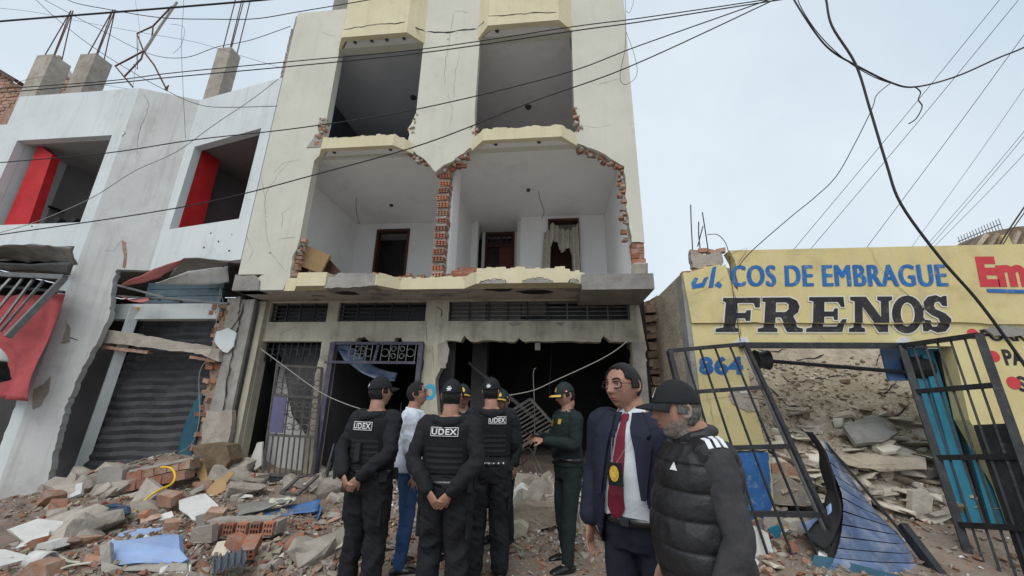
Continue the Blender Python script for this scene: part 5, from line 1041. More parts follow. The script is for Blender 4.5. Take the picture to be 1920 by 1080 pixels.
    def armm(s, mb, o, stop=1.0):
        for k in (1, -1):
            a, e, w_ = s.sh[k], s.el[k], s.wr[k]; x = V((-.05 * k, 0, -.01))
            limb(mb, [a + x, a + V((.012 * k, 0, -.012)), a.lerp(e, .5), e, e.lerp(w_, .45), e.lerp(w_, stop)], [.056 + o, .060 * s.w + o, .052 * s.w + o, .043 * s.w + o, .041 * s.w + o, .029 + o * (1.15 if o > 0 else 1)], 14)
    def legm(s, mb, o, stop=1.0):
        for k in (1, -1):
            h = V((.088 * k * s.w, -.004, .86)); limb(mb, [h + V((0, 0, .05)), h, h.lerp(s.kn[k], .5), s.kn[k], s.kn[k].lerp(s.an[k], .35), s.kn[k].lerp(s.an[k], stop)], [.085 * s.w + o, .090 * s.w + o, .077 * s.w + o, .057 + o, .056 + o, .040 + o * 1.1], 16)
    def part(s, name, me, mt, parent=None, **kw):
        o = link(name, me, parent or s.o, **kw)
        if mt: me.materials.clear(); [me.materials.append(M[q]) for q in (mt if isinstance(mt, (list, tuple)) else [mt])]
        return o
    def hp(s, x, y, z): return s.hc + s.HM @ V((x, y, z))
    def eyes(s):
        for k in (1, -1):
            m = MB(); c = V((k * .031, .0665, .0135)); ds, fs = sphere_grid(14, 10); m.add([s.hc + s.HM @ (c + d * .0125) for d in ds], fs); m.cur = 1; m.add([s.hc + s.HM @ (c + V((0, .0082, 0)) + V((d.x * .006, d.y * .0052, d.z * .006))) for d in ds], fs); m.build('eye', ['eye_white', 'iris'], s.o, True)
            m = MB(); pts = [headp(V((k * x, math.sqrt(max(0, 1 - x * x - z * z)), z)), .0035) for x, z in ((.18, .30), (.34, .35), (.5, .35), (.64, .29))]; m.tube([s.hc + s.HM @ p for p in pts], [.003, .0048, .0045, .002], 6); m.build('eyebrow', 'hair_black', s.o, True)
            m = MB(); pts = [V((k * .019, .0815, .0155)), V((k * .026, .0835, .0205)), V((k * .034, .082, .0205)), V((k * .044, .0745, .0145))]; m.tube([s.hc + s.HM @ p for p in pts], [.0018, .003, .003, .0018], 6); m.build('eyelid', 'skin', s.o, True)
        m = MB()
        for z, w_ in ((-.0545, .0175), (-.0655, .0165)):
            pts = [headp(V((x, math.sqrt(1 - x * x - (z / .118) ** 2), z / .118)), .0005) for x in (-w_ / .06, -w_ / .12, 0, w_ / .12, w_ / .06)]; m.tube([s.hc + s.HM @ p for p in pts], [.0012, .0036, .004, .0036, .0012], 6)
        m.build('lips', 'lip', s.o, True)
    def shell(s, name, mt, mask, big, nz=.004, tex=60, fn=None, thick=None, parent=None):
        ds, fs = SPH; vs = []; ok = []
        for d in ds:
            p = headp(d, 0); b_ = big(d) if callable(big) else big; q = p + d * (b_ + nz * noise.noise(d * 9) + nz * .6 * noise.noise(V((d.x * 40, d.y * 40, d.z * 8)))); 
            if fn: q = fn(d, q)
            ok.append(mask(d)); vs.append(s.hc + s.HM @ q)
        m = MB(); use = [f for f in fs if all(ok[i] for i in f)]; ids = sorted({i for f in use for i in f}); mp = {j: i for i, j in enumerate(ids)}; m.add([vs[i] for i in ids], [tuple(mp[i] for i in f) for f in use])
        o = m.build(name, mt, parent or s.o, True)
        md = o.modifiers.new('s', 'SOLIDIFY'); md.thickness = thick or .012; md.offset = -1
        return o
    def hair(s, mt='hair_black', cap=False, long=0.0, recede=0.0, thick=.012, nz=.004):
        def mask(d):
            front = d.y
            if cap and front > .35: return False
            if front > .0 and d.z > .3: return front < .66 - recede - .10 * (abs(d.x) > .35)
            if front > .0: return (front < .30 and d.z > -.12)
            if front > -.22: return d.z > -.10
            return d.z > -.46 - long
        return s.shell('hair', mt, mask, lambda d: thick * (.55 + .45 * min(1, max(0, d.z + .5))) if not cap else .006, nz)
    def cap(s, mt, brim=True, badge=None, side=None, tall=.03):
        def grow(d): return .010 + tall * max(0, d.z - .15) * .45
        o = s.shell('cap', mt, lambda d: d.z > .20 - .10 * d.y * 0 and True if d.y < 2 else False, grow, .001, thick=.004)
        if brim:
            vs = []; n = 14; m = 5
            for i in range(n + 1):
                a = math.radians(28 + 124 * i / n); c, t_ = math.cos(a), math.sin(a); 
                for j in range(m + 1):
                    u = j / m; r = 1 + u * (.68 * t_ ** 1.3 + .06); vs.append(s.hp(c * .086 * (1 + .12 * u), t_ * .104 * r - .0, .030 - .018 * u * u - .05 * abs(c) ** 2 * u * .5 + .004))
            fs = [(i * (m + 1) + j, i * (m + 1) + j + 1, (i + 1) * (m + 1) + j + 1, (i + 1) * (m + 1) + j) for i in range(n) for j in range(m)]
            b = MB().add(vs, fs).build('brim', mt, o, True); md = b.modifiers.new('s', 'SOLIDIFY'); md.thickness = .005
            if badge == 'gold':
                m2 = MB(); q = [V(v) for v in vs]; m2.add([q[i * (m + 1) + m] + V((0, 0, .006)) for i in range(1, n)] + [q[i * (m + 1) + 3] + V((0, 0, .007)) for i in range(1, n)], [(i, i + 1, n - 1 + i + 1, n - 1 + i) for i in range(n - 2)]); b2 = m2.build('gold_braid', 'gold', o); md = b2.modifiers.new('s', 'SOLIDIFY'); md.thickness = .004
        btn = MB().tube([s.hp(0, 0, .118 + .013 + tall * .45), s.hp(0, 0, .118 + .02 + tall * .45)], [.008, .005], 8).build('button', mt, o)
        def on_head(pts, name, m3, grow_=.0045):
            mm = MB()
            for poly in pts:
                P_ = []
                for x, z in poly['p']:
                    a = poly['a'] + x; d = V((math.sin(a) * math.cos(z), math.cos(a) * math.cos(z), math.sin(z))); P_.append(s.hc + s.HM @ (headp(d) + d * (grow(d) + grow_)))
                mm.add(P_, [tuple(range(len(P_)))])
            mm.build(name, m3, o)
        if badge == 'gold': on_head([dict(a=0, p=[(-.22, .42), (.22, .42), (.26, .62), (.1, .74), (0, .82), (-.1, .74), (-.26, .62)])], 'cap_badge', 'gold')
        if badge == 'white': # winged unit emblem, pale thread
            on_head([dict(a=k, p=p) for k in side for p in ([(-.26, .50), (-.05, .44), (.0, .40), (.05, .44), (.28, .50), (.22, .56), (.06, .54), (.0, .66), (-.06, .54), (-.22, .58)], [(-.2, .42), (-.04, .38), (-.04, .405), (-.2, .45)], [(.04, .37), (.2, .41), (.2, .44), (.04, .40)], [(-.14, .60), (-.06, .6), (-.05, .66), (-.13, .67)], [(.07, .6), (.16, .61), (.14, .67), (.06, .66)])], 'cap_emblem', 'print_white')
        if badge == 'gold' and side: on_head([dict(a=side[0], p=[(-.13, .30), (.13, .30), (.13, .42), (-.13, .42)])], 'flag_patch', 'badge_red'); on_head([dict(a=side[0], p=[(-.045, .31), (.045, .31), (.045, .41), (-.045, .41)])], 'flag_stripe', 'print_white', .006)
        if badge == 'peak': on_head([dict(a=.15, p=p) for p in ([(-.22, .45), (-.12, .45), (-.06, .60), (-.10, .64)], [(-.10, .45), (.02, .45), (.06, .78), (.0, .82)], [(-.02, .82), (.05, .82), (.14, .45), (.04, .45)])], 'cap_emblem', 'print_white')
        return o
    def top(s, name, mt, o=.018, z0=.86, stop=.97, vox=.009, amp=.0035, post=None, hood=False, collar=None, sleeves=True, fn=None, sc=(9, 9, 13), ao=None):
        mb = MB(); r = s.torso(mb, o, z0, 1.452)
        if sleeves: s.armm(mb, o * .85 if ao is None else ao, stop)
        if hood: limb(mb, [V((-.10, -.10, 1.43)), V((0, -.135, 1.405)), V((.10, -.10, 1.43))], [.03, .042, .03], 12); 
        if collar: mb.tube([V((.066 * math.cos(t), -.012 + .066 * math.sin(t), 1.463 + collar * math.sin(t) * -1)) for t in [2 * math.pi * i / 20 for i in range(21)]], .016, 8, cap=False)
        me = remeshed(mb, vox, 3, lambda m: folds(m, amp, sc, s.sd, fn)); ob = s.part(name, me, mt)
        if post: post(me)
        return ob
    def trousers(s, mt, o=.016, amp=.005, vox=.010, stop=1.02, zt=1.0, flare=0):
        mb = MB(); s.torso(mb, o * .7, .80, zt); s.legm(mb, o, stop); return s.part('trousers', remeshed(mb, vox, 3, lambda m: folds(m, amp, (9, 9, 8), s.sd + 3)), mt)
    def shoes(s, mt='leather', boot=.1):
        for k in (1, -1):
            f = s.hd[('f', k)]; a = V((s.an[k].x, s.an[k].y, 0)); mb = MB(); up_ = V((0, 0, 1))
            limb(mb, [a - f * .06 + up_ * .035, a + up_ * .045, a + f * .09 + up_ * .042, a + f * .175 + up_ * .03], [(.034, .038), (.044, .042), (.036, .048), (.022, .040)], 14, ref=up_); limb(mb, [a + up_ * .05, a + up_ * (.06 + boot)], [.042, .046], 12)
            s.part('shoe', remeshed(mb, .006, 3), mt)
    def belt(s, mt='leather', z=.985, o=.026, h=.042, buckle=False):
        rs = []; mb = MB(); r = s.torso(MB(), o, z, z + .001)[0]
        mb2 = MB(); n = 36; vs = [(r[0] + r[3] * math.cos(t), r[1] + r[4] * math.sin(t), z + q) for q in (-h / 2, h / 2) for t in [2 * math.pi * i / n for i in range(n)]]; mb2.add(vs, [(i, (i + 1) % n, n + (i + 1) % n, n + i) for i in range(n)])
        ob = mb2.build('belt', mt, s.o, True); md = ob.modifiers.new('s', 'SOLIDIFY'); md.thickness = .008; return ob, r
    def wrap(s, mb, base, ahead, off=.004, name='patch', mt='print_white', parent=None):
        """lays flat pieces (built in x,z) onto a garment along the given direction"""
        me = base.data; bv = BVHTree.FromPolygons([v.co for v in me.vertices], [tuple(p.vertices) for p in me.polygons]); out = []
        for p in mb.v:
            h, n, i, dd = bv.ray_cast(V((p.x, -.6 * ahead, p.z)), V((0, ahead, 0))); out.append((h + V((0, -ahead * off, 0))) if h else V((p.x, -.1 * ahead, p.z)))
        mb.v = out; return mb.build(name, mt, parent or base)
def grid_rect(mb, x0, x1, z0, z1, n=8):
    vs = [(x0 + (x1 - x0) * i / n, 0, z) for z in (z0, z1) for i in range(n + 1)]; mb.add(vs, [(i, i + 1, n + 2 + i, n + 1 + i) for i in range(n)])
BACK = dict(  # hands clasped behind the back
)
def clasped(w, z=.90, xo=0.0):
    return {1: dict(el=(.238 * w, -.10, 1.13), wr=(.085 * w + xo, -.205, z + .035), d=(-.62, -.12, -.70), n=(.45, -.85, -.2), c=.55, t=-1), -1: dict(el=(-.238 * w, -.10, 1.13), wr=(-.075 * w + xo, -.215, z + .045), d=(.60, -.16, -.74), n=(-.45, -.85, -.2), c=.5, t=1)}
def officer_black(label, loc, rz, H, w, arms, head, patch, emblem, vox=.006, legs=None):
    P = Person(label, loc, rz, H, w, .01, head, arms, legs, vox, group='officers in black with lettered vests')
    P.top('jacket', 'uniform_black', .02, .84, .96, .0085, .006, hood=True); P.trousers('uniform_black', .030, .012, .009); P.shoes('leather', .14)
    mb = MB(); P.torso(mb, .036, 1.03, 1.40); vt = P.part('vest', remeshed(mb, .009, 4, lambda m: folds(m, .0015, (12, 12, 12), 4)), 'vest_black')
    for k in (1, -1): limb(m_ := MB(), [V((.10 * k, -.128, 1.35)), V((.105 * k, -.075, 1.443)), V((.10 * k, .03, 1.44)), V((.10 * k, .12, 1.35))], [(.035, .010)] * 4, 10, ref=V((1, 0, 0))); m_.build('shoulder_strap', 'vest_black', vt, True)
    for z in (1.08, 1.125, 1.17, 1.215): g_ = MB(); grid_rect(g_, -.135 * w, .135 * w, z - .011, z + .011, 14); o = P.wrap(g_, vt, 1, .004, 'webbing', 'strap_black'); md = o.modifiers.new('s', 'SOLIDIFY'); md.thickness = .006
    if patch[3]:
        g_ = MB(); g_.box((-.02, -.165, 1.13), (.05, .03, .14)); g_.build('pouch', 'strap_black', vt)
    x0, x1, zc, _ = patch; h = .034
    bg = MB(); grid_rect(bg, x0, x1, zc - h, zc + h, 10); pt = P.wrap(bg, vt, 1, .006, 'patch', 'strap_black')
    fr = MB(); t = .0042
    grid_rect(fr, x0, x1, zc - h, zc - h + t, 10); grid_rect(fr, x0, x1, zc + h - t, zc + h, 10); grid_rect(fr, x0, x0 + t, zc - h, zc + h, 1); grid_rect(fr, x1 - t, x1, zc - h, zc + h, 1)
    text_on(fr, 'UDEX', V((x0 + .010, 0, zc - h + .0105)), V((x1 - x0 - .020, 0, 0)), V((0, 0, 2 * h - .021)), .022, 0, 1.08)
    # seen from behind the wearer's left is on the viewer's left, so x runs with the reading direction
    P.wrap(fr, vt, 1, .0085, 'lettering', 'print_white', vt)
    P.hair('hair_black', True); P.cap('cap_black', True, 'white', emblem); bl_, r_ = P.belt(z=.965, o=.034)
    for k, (a_, sz) in enumerate(((2.75, (.05, .035, .11)), (.35, (.045, .035, .09)), (-.55, (.06, .04, .08)))): MB().box((r_[0] + (r_[3] + .015) * math.cos(a_), r_[1] + (r_[4] + .015) * math.sin(a_), .945), sz, Matrix.Rotation(a_ + 1.57, 3, 'Z'), .004).build('pouch', 'strap_black', P.o)
    tr_ = [c for c in P.o.children if c.name.startswith('trousers')][0]
    for k in (1, -1): MB().box((.178 * k * w, -.005, .66), (.022, .13, .17), None, .006).build('cargo_pocket', 'uniform_black', tr_)
    rd = MB().box((.125 * w, .135, 1.36), (.05, .03, .11), None, .003); rd.tube([V((.14 * w, .135, 1.41)), V((.145 * w, .135, 1.53))], .006, 6); rd.build('radio', 'leather', P.o)
    return P
P1 = officer_black('officer in black at the left of the group, hands clasped behind, big back patch', at(690, 1140, 3.55) * V((1, 1, 0)) if 0 else V((-1.55, 3.45, 0)), -14, 1.73, 1.04, clasped(1.04, .915, -.03), (-22, 6), (-.115, .085, 1.335, True), (math.pi + .25, -.9), .005)
P3 = officer_black('officer in black in the middle of the group, hands clasped lower, wide back patch', V((-.83, 3.25, 0)), -2, 1.70, 1.10, clasped(1.1, .885, .0), (0, 4), (-.112, .116, 1.345, False), (math.pi,), .005)
P5 = officer_black('officer in black at the right of the group, back patch, studded belt', V((-.61, 4.0, 0)), 12, 1.76, 1.04, {1: dict(el=(.235, .02, 1.13), wr=(.20, .22, 1.02), d=(-.4, 1, 0), n=(.3, 0, 1), c=.5), -1: dict(el=(-.235, .0, 1.13), wr=(-.2, .2, 1.0), d=(.4, 1, 0), n=(-.3, 0, 1), c=.5)}, (-24, 8), (-.03, .14, 1.355, False), (math.pi - .1,), .0065)
for k in range(6): a = .12 - k * .045; MB().tube([V((a, -.160 - .012 * 0, .975)), V((a, -.152, .975))], [.006, .009], 8).build('belt_stud', 'print_white', P5.o)
# man in white jacket and jeans
P2 = Person('man in white jacket, blue jeans and glasses standing behind the left officer', V((-1.42, 4.05, 0)), -72, 1.72, 1.0, .015, (-8, 6), None, None, .0065)
P2.top('jacket', 'white_jacket', .022, .88, .98, .009, .006, collar=.012); P2.trousers('denim', .014, .007, .010); P2.shoes('leather', .03); P2.hair('hair_black')
def glasses(P, mt='badge_black', r=.021, th=.0025):
    G_ = MB()
    for k in (1, -1):
        G_.tube([P.hp(k * .033 + r * 1.16 * math.copysign(abs(math.cos(t)) ** .6, math.cos(t)), .091 - .008 * abs(math.cos(t)), .010 + r * .72 * math.copysign(abs(math.sin(t)) ** .6, math.sin(t))) for t in [2 * math.pi * i / 18 for i in range(19)]], th, 6, cap=False); G_.tube([P.hp(k * .054, .087, .018), P.hp(k * .072, .06, .018), P.hp(k * .078, -.005, .016)], .0022, 6)
    G_.tube([P.hp(-.010, .092, .016), P.hp(0, .096, .019), P.hp(.010, .092, .016)], .002, 6); g = G_.build('glasses', mt, P.o, True); return g
glasses(P2)
# officers in dark green facing the group
def officer_green(label, loc, rz, H, w, arms, head, legs=None, vox=.0065, flag=(-1.4,)):
    P = Person(label, loc, rz, H, w, .02, head, arms, legs, vox, group='officers in dark green with gold braided caps')
    P.top('jacket', 'uniform_green', .018, .92, .97, .0085, .0045, collar=.014); P.trousers('uniform_green', .012, .004, .009); P.shoes('leather', .02); P.hair('hair_black', True); P.cap('cap_green', True, 'gold', flag, .034)
    for k in (1, -1): MB().bar((.10 * k, -.02, 1.452), (.185 * k, -.01, 1.437), .045, .012).build('epaulette', 'gold', P.o)
    g_ = MB(); g_.prism([V((.075 + .026 * math.cos(t), 0, 1.335 + .036 * math.sin(t))) for t in [2 * math.pi * i / 14 for i in range(14)]], (0, .004, 0)); b_ = [c for c in P.o.children if c.name.startswith('jacket')][0]; P.wrap(g_, b_, -1, .005, 'chest_badge', 'gold'); g_ = MB(); grid_rect(g_, -.10, -.05, 1.33, 1.38, 4); P.wrap(g_, b_, -1, .005, 'name_tag', 'gold')
    for k in (1, -1): MB().prism([V((.012 * k, .072, 1.455)), V((.062 * k, .045, 1.475)), V((.058 * k, .055, 1.43)), V((.03 * k, .082, 1.412))], (0, .006, .004)).build('collar', 'khaki', P.o)
    P.belt(z=.985, o=.03); return P
P7 = officer_green('officer in dark green with gold braided cap standing apart, checking a phone', V((.16, 4.42, -.02)), 118, 1.76, 1.0, {1: dict(el=(.23, .06, 1.15), wr=(.10, .30, 1.20), d=(-.45, .9, .12), n=(.25, .2, .9), c=.5), -1: dict(el=(-.23, .05, 1.14), wr=(-.08, .31, 1.17), d=(.35, .9, .12), n=(-.3, .3, .85), c=.6)}, (-6, -12),
    {1: dict(kn=(.11, .03, .50), an=(.14, -.04, .09), ft=(.1, 1)), -1: dict(kn=(-.10, .05, .50), an=(-.12, .10, .09), ft=(-.1, 1))})
MB().box((.0, .435, 1.235), (.075, .15, .012), Matrix.Rotation(.25, 3, 'X')).build('phone_body', 'black', P7.o)
MB().box(V((.21, -.02, .93)), (.05, .12, .16)).build('holster', 'leather', P7.o); MB().box(V((.19, -.08, 1.0)), (.06, .05, .09)).build('pouch', 'leather', P7.o)
P4 = officer_green('officer in gold braided cap mostly hidden behind the middle black officer', V((-.97, 4.3, 0)), 168, 1.70, 1.0, None, (24, 0), flag=(1.4,))
P6 = officer_green('officer in gold trimmed uniform half hidden behind the right black officer', V((-.60, 4.9, 0)), 150, 1.66, 1.0, None, (16, 0), flag=(-1.2,))
# man in the navy suit
P8 = Person('man in navy suit, white shirt and red tie with badge round his neck', V((.47, 2.42, -.02)), 146, 1.82, 1.07, .055, (-20, -2), None, None, .0055, 'skin', hoff=(.035, .014, -.022), hw=1.15)
P8.hair('hair_black', False, -.05, .03, .011, .0015); glasses(P8, 'badge_black', .0235, .0034)
P8.top('shirt', 'shirt_white', .012, .935, .95, .008, .0022, collar=None)
def open_front(me):
    bm = bmesh.new(); bm.from_mesh(me); kill = []
    for f in bm.faces:
        c = f.calc_center_median(); lim = .028 + .10 * max(0, (1.46 - c.z)) / .5 if c.z > .96 else .13 + (.96 - c.z) * .35
        lim = min(lim, .125 + max(0, .96 - c.z) * .4)
        if c.y > .02 and abs(c.x + .012) < lim: kill.append(f)
    bmesh.ops.delete(bm, geom=kill, context='FACES'); bm.to_mesh(me); bm.free()
jk = P8.top('suit_jacket', 'navy_suit', .034, .80, .95, .0085, .003, post=open_front, sc=(6, 6, 7), ao=.023); md = jk.modifiers.new('s', 'SOLIDIFY'); md.thickness = .009; md.offset = 0
mb = MB()
for k in (1, -1): # skirts of the jacket
    pass
def vneck(k):
    m = MB(); m.prism([V((.038 * k, .03, 1.487)), V((.07 * k, -.02, 1.494)), V((.086 * k, .045, 1.43)), V((.045 * k, .098, 1.395)), V((.008 * k, .085, 1.452))], (.004 * k, .007, .006)); return m
for k in (1, -1):
    vneck(k).build('shirt_collar', 'shirt_white', P8.o)
    m = MB(); q = [V((.050 * k, .055, 1.452)), V((.098 * k, .02, 1.462)), V((.152 * k, .105, 1.36)), V((.132 * k, .135, 1.335)), V((.158 * k, .142, 1.31)), V((.128 * k, .205, 1.06)), V((.105 * k, .212, 1.06)), V((.075 * k, .17, 1.28)), V((.05 * k, .13, 1.38))]
    me_ = m; g_ = MB(); P_ = [(p.x, p.z) for p in q]
    lap = MB(); tri = geometry.tessellate_polygon([[V((a, b, 0)) for a, b in P_]]); lap.add([(a, 0, b) for a, b in P_], tri)
    # finely divided so that it follows the chest
    bm = bmesh.new(); vs_ = [bm.verts.new(p) for p in lap.v]; [bm.faces.new([vs_[i] for i in t]) for t in lap.f]; bmesh.ops.subdivide_edges(bm, edges=bm.edges, cuts=3, use_grid_fill=True); bm.verts.index_update(); l2 = MB(); l2.add([v.co.copy() for v in bm.verts], [tuple(v.index for v in f.verts) for f in bm.faces]); bm.free()
    sj = MB(); P8.torso(sj, .052, .80, 1.452); tmp = bpy.data.objects.new('t', sj.mesh('t', 'navy_suit')); COL.objects.link(tmp); o = P8.wrap(l2, tmp, -1, .006, 'lapel', 'navy_suit', P8.o); bpy.data.objects.remove(tmp); md = o.modifiers.new('s', 'SOLIDIFY'); md.thickness = .006
st = [c for c in P8.o.children if c.name.startswith('shirt') and 'collar' not in c.name][0]
tie = MB(); vs_ = []; fs_ = []
prof_ = [(1.452, .017), (1.425, .022), (1.41, .015), (1.34, .022), (1.25, .029), (1.15, .036), (1.06, .043), (1.0, .047), (.965, .030), (.935, .003)]
for z, w_ in prof_:
    xo = .05 * (1.45 - z) / .5
    for i in range(5): vs_.append((xo + w_ * (i / 2 - 1), 0, z))
for i in range(len(prof_) - 1):
    for j in range(4): fs_.append((i * 5 + j, i * 5 + j + 1, i * 5 + 6 + j, i * 5 + 5 + j))
tie.add(vs_, fs_); o = P8.wrap(tie, st, -1, .010, 'tie', 'tie_red', P8.o); md = o.modifiers.new('s', 'SOLIDIFY'); md.thickness = .008
P8.trousers('navy_trousers', .014, .004, .009, zt=.96); P8.shoes(); bl, r_ = P8.belt('leather', .945, .024, .036); MB().box((.0, r_[1] + r_[4] + .008, .945), (.045, .008, .034)).build('buckle', 'steel_dark', bl)
c = V((-.004, .270, 1.17)); BG = MB().box(c, (.074, .014, .105), Matrix.Rotation(-.08, 3, 'X')).build('badge_wallet', 'badge_black', P8.o); MB().prism([c + V((.024 * math.cos(t), .0085, .036 * math.sin(t) + .004)) for t in [2 * math.pi * i / 20 for i in range(20)]], (0, .004, 0)).build('gold_shield', 'gold', BG)
MB().prism([c + V((.016 * math.cos(t), .0125, .024 * math.sin(t) + .006)) for t in [2 * math.pi * i / 16 for i in range(16)]], (0, .003, 0)).build('shield_face', 'gold', BG)
for k in (1, -1): MB().tube(smooth_pts([V((.07 * k, .0, 1.485)), V((.060 * k, .13, 1.37)), V((.032 * k, .225, 1.27)), c + V((.01 * k, .004, .052))]), .0011, 5).build('neck_chain', 'khaki', P8.o)
# man in the puffer vest
P9 = Person('bearded man in dark cap and black quilted vest with grey sleeves in front', at(1298, 790, 1.9) * V((1, 1, 0)), 96, 1.68, .98, .06, (-2, 0), {1: dict(el=(.25, -.03, 1.12), wr=(.25, .10, .88), d=(0, .2, -1), n=(1, 0, 0), c=.4), -1: dict(el=(-.235, -.02, 1.12), wr=(-.235, .08, .88), d=(0, .2, -1), n=(-1, 0, 0), c=.4)}, None, .005, 'skin', hoff=(0, .055, -.04), hw=1.04, beard='stubble')
P9.hair('hair_grey', True, .02); P9.cap('cap_black', True, 'peak', None, .034)
P9.top('sweater', 'sleeve_grey', .018, .88, .97, .0085, .004)
def quilt(x, y, z): return .017 * abs(math.sin((z + .02 * x) * math.pi / .105)) ** .33 - .011 if z < 1.37 else .003
mb = MB(); P9.torso(mb, .038, .84, 1.44); mb.tube([V((.074 * math.cos(t), -.006 + .074 * math.sin(t), 1.478 - .02 * math.sin(t))) for t in [2 * math.pi * i / 22 for i in range(23)]], .022, 10, cap=False)
for k in (1, -1): limb(mb, [V((.08 * k, -.01, 1.43)), V((.165 * k, -.008, 1.402))], [(.085, .050), (.090, .072)], 14, ref=V((0, 1, 0)))
vest = P9.part('quilted_vest', remeshed(mb, .006, 3, lambda m: folds(m, .003, (16, 16, 10), 2, quilt)), 'puffer')
def on_vest(pts3, d_, name, mt, off=.005):
    sw_ = [c for c in P9.o.children if c.name.startswith('sweater')][0]; nv_ = len(vest.data.vertices)
    bv = BVHTree.FromPolygons([v.co for v in vest.data.vertices] + [v.co for v in sw_.data.vertices], [tuple(p.vertices) for p in vest.data.polygons] + [tuple(i + nv_ for i in p.vertices) for p in sw_.data.polygons]); m = MB()
    for poly in pts3:
        q = []
        for p in poly: h_, n_, i_, dd_ = bv.ray_cast(V(p) - V(d_) * .5, V(d_)); q.append((h_ - V(d_) * off) if h_ else V(p))
        m.add(q, [tuple(range(len(q)))])
    o = m.build(name, mt, vest); md = o.modifiers.new('s', 'SOLIDIFY'); md.thickness = .003
dv = V((.55, -.15, -.82)).normalized()
for k in range(3): x = .0 + k * .030; on_vest([[V((-.128, x - .034, 1.44)), V((-.128, x - .016, 1.44)), V((-.158, x - .016, 1.425)), V((-.190, x - .016, 1.40)), V((-.190, x - .034, 1.40)), V((-.158, x - .034, 1.425))]], V((.62, 0, -.78)).normalized(), 'stripe', 'print_white', .009)
on_vest([[V((-.135, 0, 1.34)), V((-.098, 0, 1.34)), V((-.105, 0, 1.37))]], V((0, -1, 0)), 'chest_logo', 'print_white')
P9.trousers('uniform_black', .014, .004, .010); P9.shoes()
# helmeted head at the very edge
P10 = Person('person in white helmet at the extreme left edge, only the helmet showing', V((-3.07, 1.75, .04)), -30, 1.74, .8, 0, (0, 0), None, None, .009)
P10.top('jacket', 'uniform_black', .018, .88, .97, .010, .003); P10.trousers('uniform_black'); P10.shoes(); P10.shell('helmet', 'helmet_white', lambda d: not (d.y > .45 and -.75 < d.z < .35), lambda d: .034, 0, thick=.01); P10.shell('visor', 'black', lambda d: d.y > .3 and -.85 < d.z < .4, lambda d: .028, 0, thick=.004)
# ================================================================== overhead cables (measured in the photo, hung at their own distance)
def cable(pts, Y, r, label, m='cable', k=6, group='overhead cables crossing the sky', Y2=None):
    n = len(pts); P_ = [at(x, y, Y + ((Y2 - Y) * i / (n - 1) if Y2 else 0)) for i, (x, y) in enumerate(pts)]
    off = lambda q: q[0] < 0 or q[0] > 1920 or q[1] < 0
    S_ = smooth_pts(P_, k)
    if group and off(pts[0]): d = (P_[0] - P_[1]).normalized(); S_ = [P_[0] + d * 9 + V((0, 0, .5)), P_[0] + d * 4.5 + V((0, 0, .12))] + S_
    if group and off(pts[-1]): d = (P_[-1] - P_[-2]).normalized(); S_ = S_ + [P_[-1] + d * 4.5 + V((0, 0, .12)), P_[-1] + d * 9 + V((0, 0, .5))]
    return MB().tube(S_, r, 6).build('cable', m, None, True, label=label, cat='cable', group=group)
cable([(-90, 49), (0, 40), (200, 24), (350, 12), (520, -3), (700, -24)], 4.6, .016, 'thickest black cable crossing the top left corner of the sky')
cable([(110, -10), (140, 5), (200, 17), (300, 33), (400, 36), (480, 35), (560, 22), (690, 0), (800, -20)], 5.4, .008, 'thin sagging cable just under the thick black cable at top left')
cable([(-80, 175), (0, 167), (200, 152), (330, 136), (560, 114), (800, 91), (1075, 50), (1200, 34), (1460, -4), (1560, -18)], 5.0, .008, 'upper cable of the close pair crossing the upper windows')
cable([(-80, 182), (0, 174), (200, 157), (330, 144), (560, 123), (800, 98), (1075, 58), (1200, 41), (1440, 3), (1560, -14)], 5.0, .009, 'lower cable of the close pair crossing the upper windows')
cable([(-80, 314), (0, 305), (200, 287), (365, 262), (560, 240), (780, 205), (1050, 140), (1200, 85), (1440, 0), (1520, -30)], 5.1, .009, 'cable crossing both left windows and the lower half of the upper windows')
cable([(-80, 452), (0, 440), (260, 402), (420, 372), (600, 325), (800, 268), (1000, 190), (1180, 125), (1440, 5), (1500, -25)], 5.2, .010, 'lowest long cable running from the red cloth side across the sills')
cable([(0, 436), (70, 415), (170, 372), (250, 322), (330, 285), (400, 235), (470, 188), (522, 148)], 6.35, .007, 'slack grey wire sloping across the front of the white building', 'cable_pale')
cable([(60, -8), (98, 28), (171, 86), (260, 142), (318, 173), (360, 192), (407, 201), (520, 199)], 6.3, .007, 'thin wire sloping down past the bent rod frame to the parapet')
cable([(75, -5), (183, 53), (277, 100), (346, 108), (407, 88), (470, 75), (545, 49)], 6.6, .007, 'thin drooping wire behind the bent rod frame')
cable([(-60, 10), (60, 22), (170, 44), (270, 62), (370, 80), (470, 110), (530, 128)], 7.0, .005, 'faint thin wire sloping gently behind the roof columns', 'steel_grey'); cable([(252, -8), (262, 60), (256, 110), (250, 160)], 7.2, .004, 'very thin wire hanging beside the bent rod frame', 'steel_grey'); cable([(-60, 190), (40, 152), (110, 143), (200, 160), (300, 176)], 7.05, .006, 'pale cord strung past the bare roof columns', 'cable_pale')
cable([(344, -5), (344, 16), (340, 80), (343, 163), (348, 260)], 6.4, .004, 'very thin wire hanging straight down over the white parapet')
cable([(320, 45), (345, 52), (340, 84), (325, 100)], 6.9, .004, 'short curled wire tail beside the bent rod frame')
cable([(1540, -30), (1549, 0), (1560, 49), (1604, 120), (1631, 204), (1662, 307), (1689, 382), (1760, 480), (1830, 560), (1890, 640), (1945, 720)], 4.4, .014, 'heavy black cable plunging across the sky and over the red lettering')
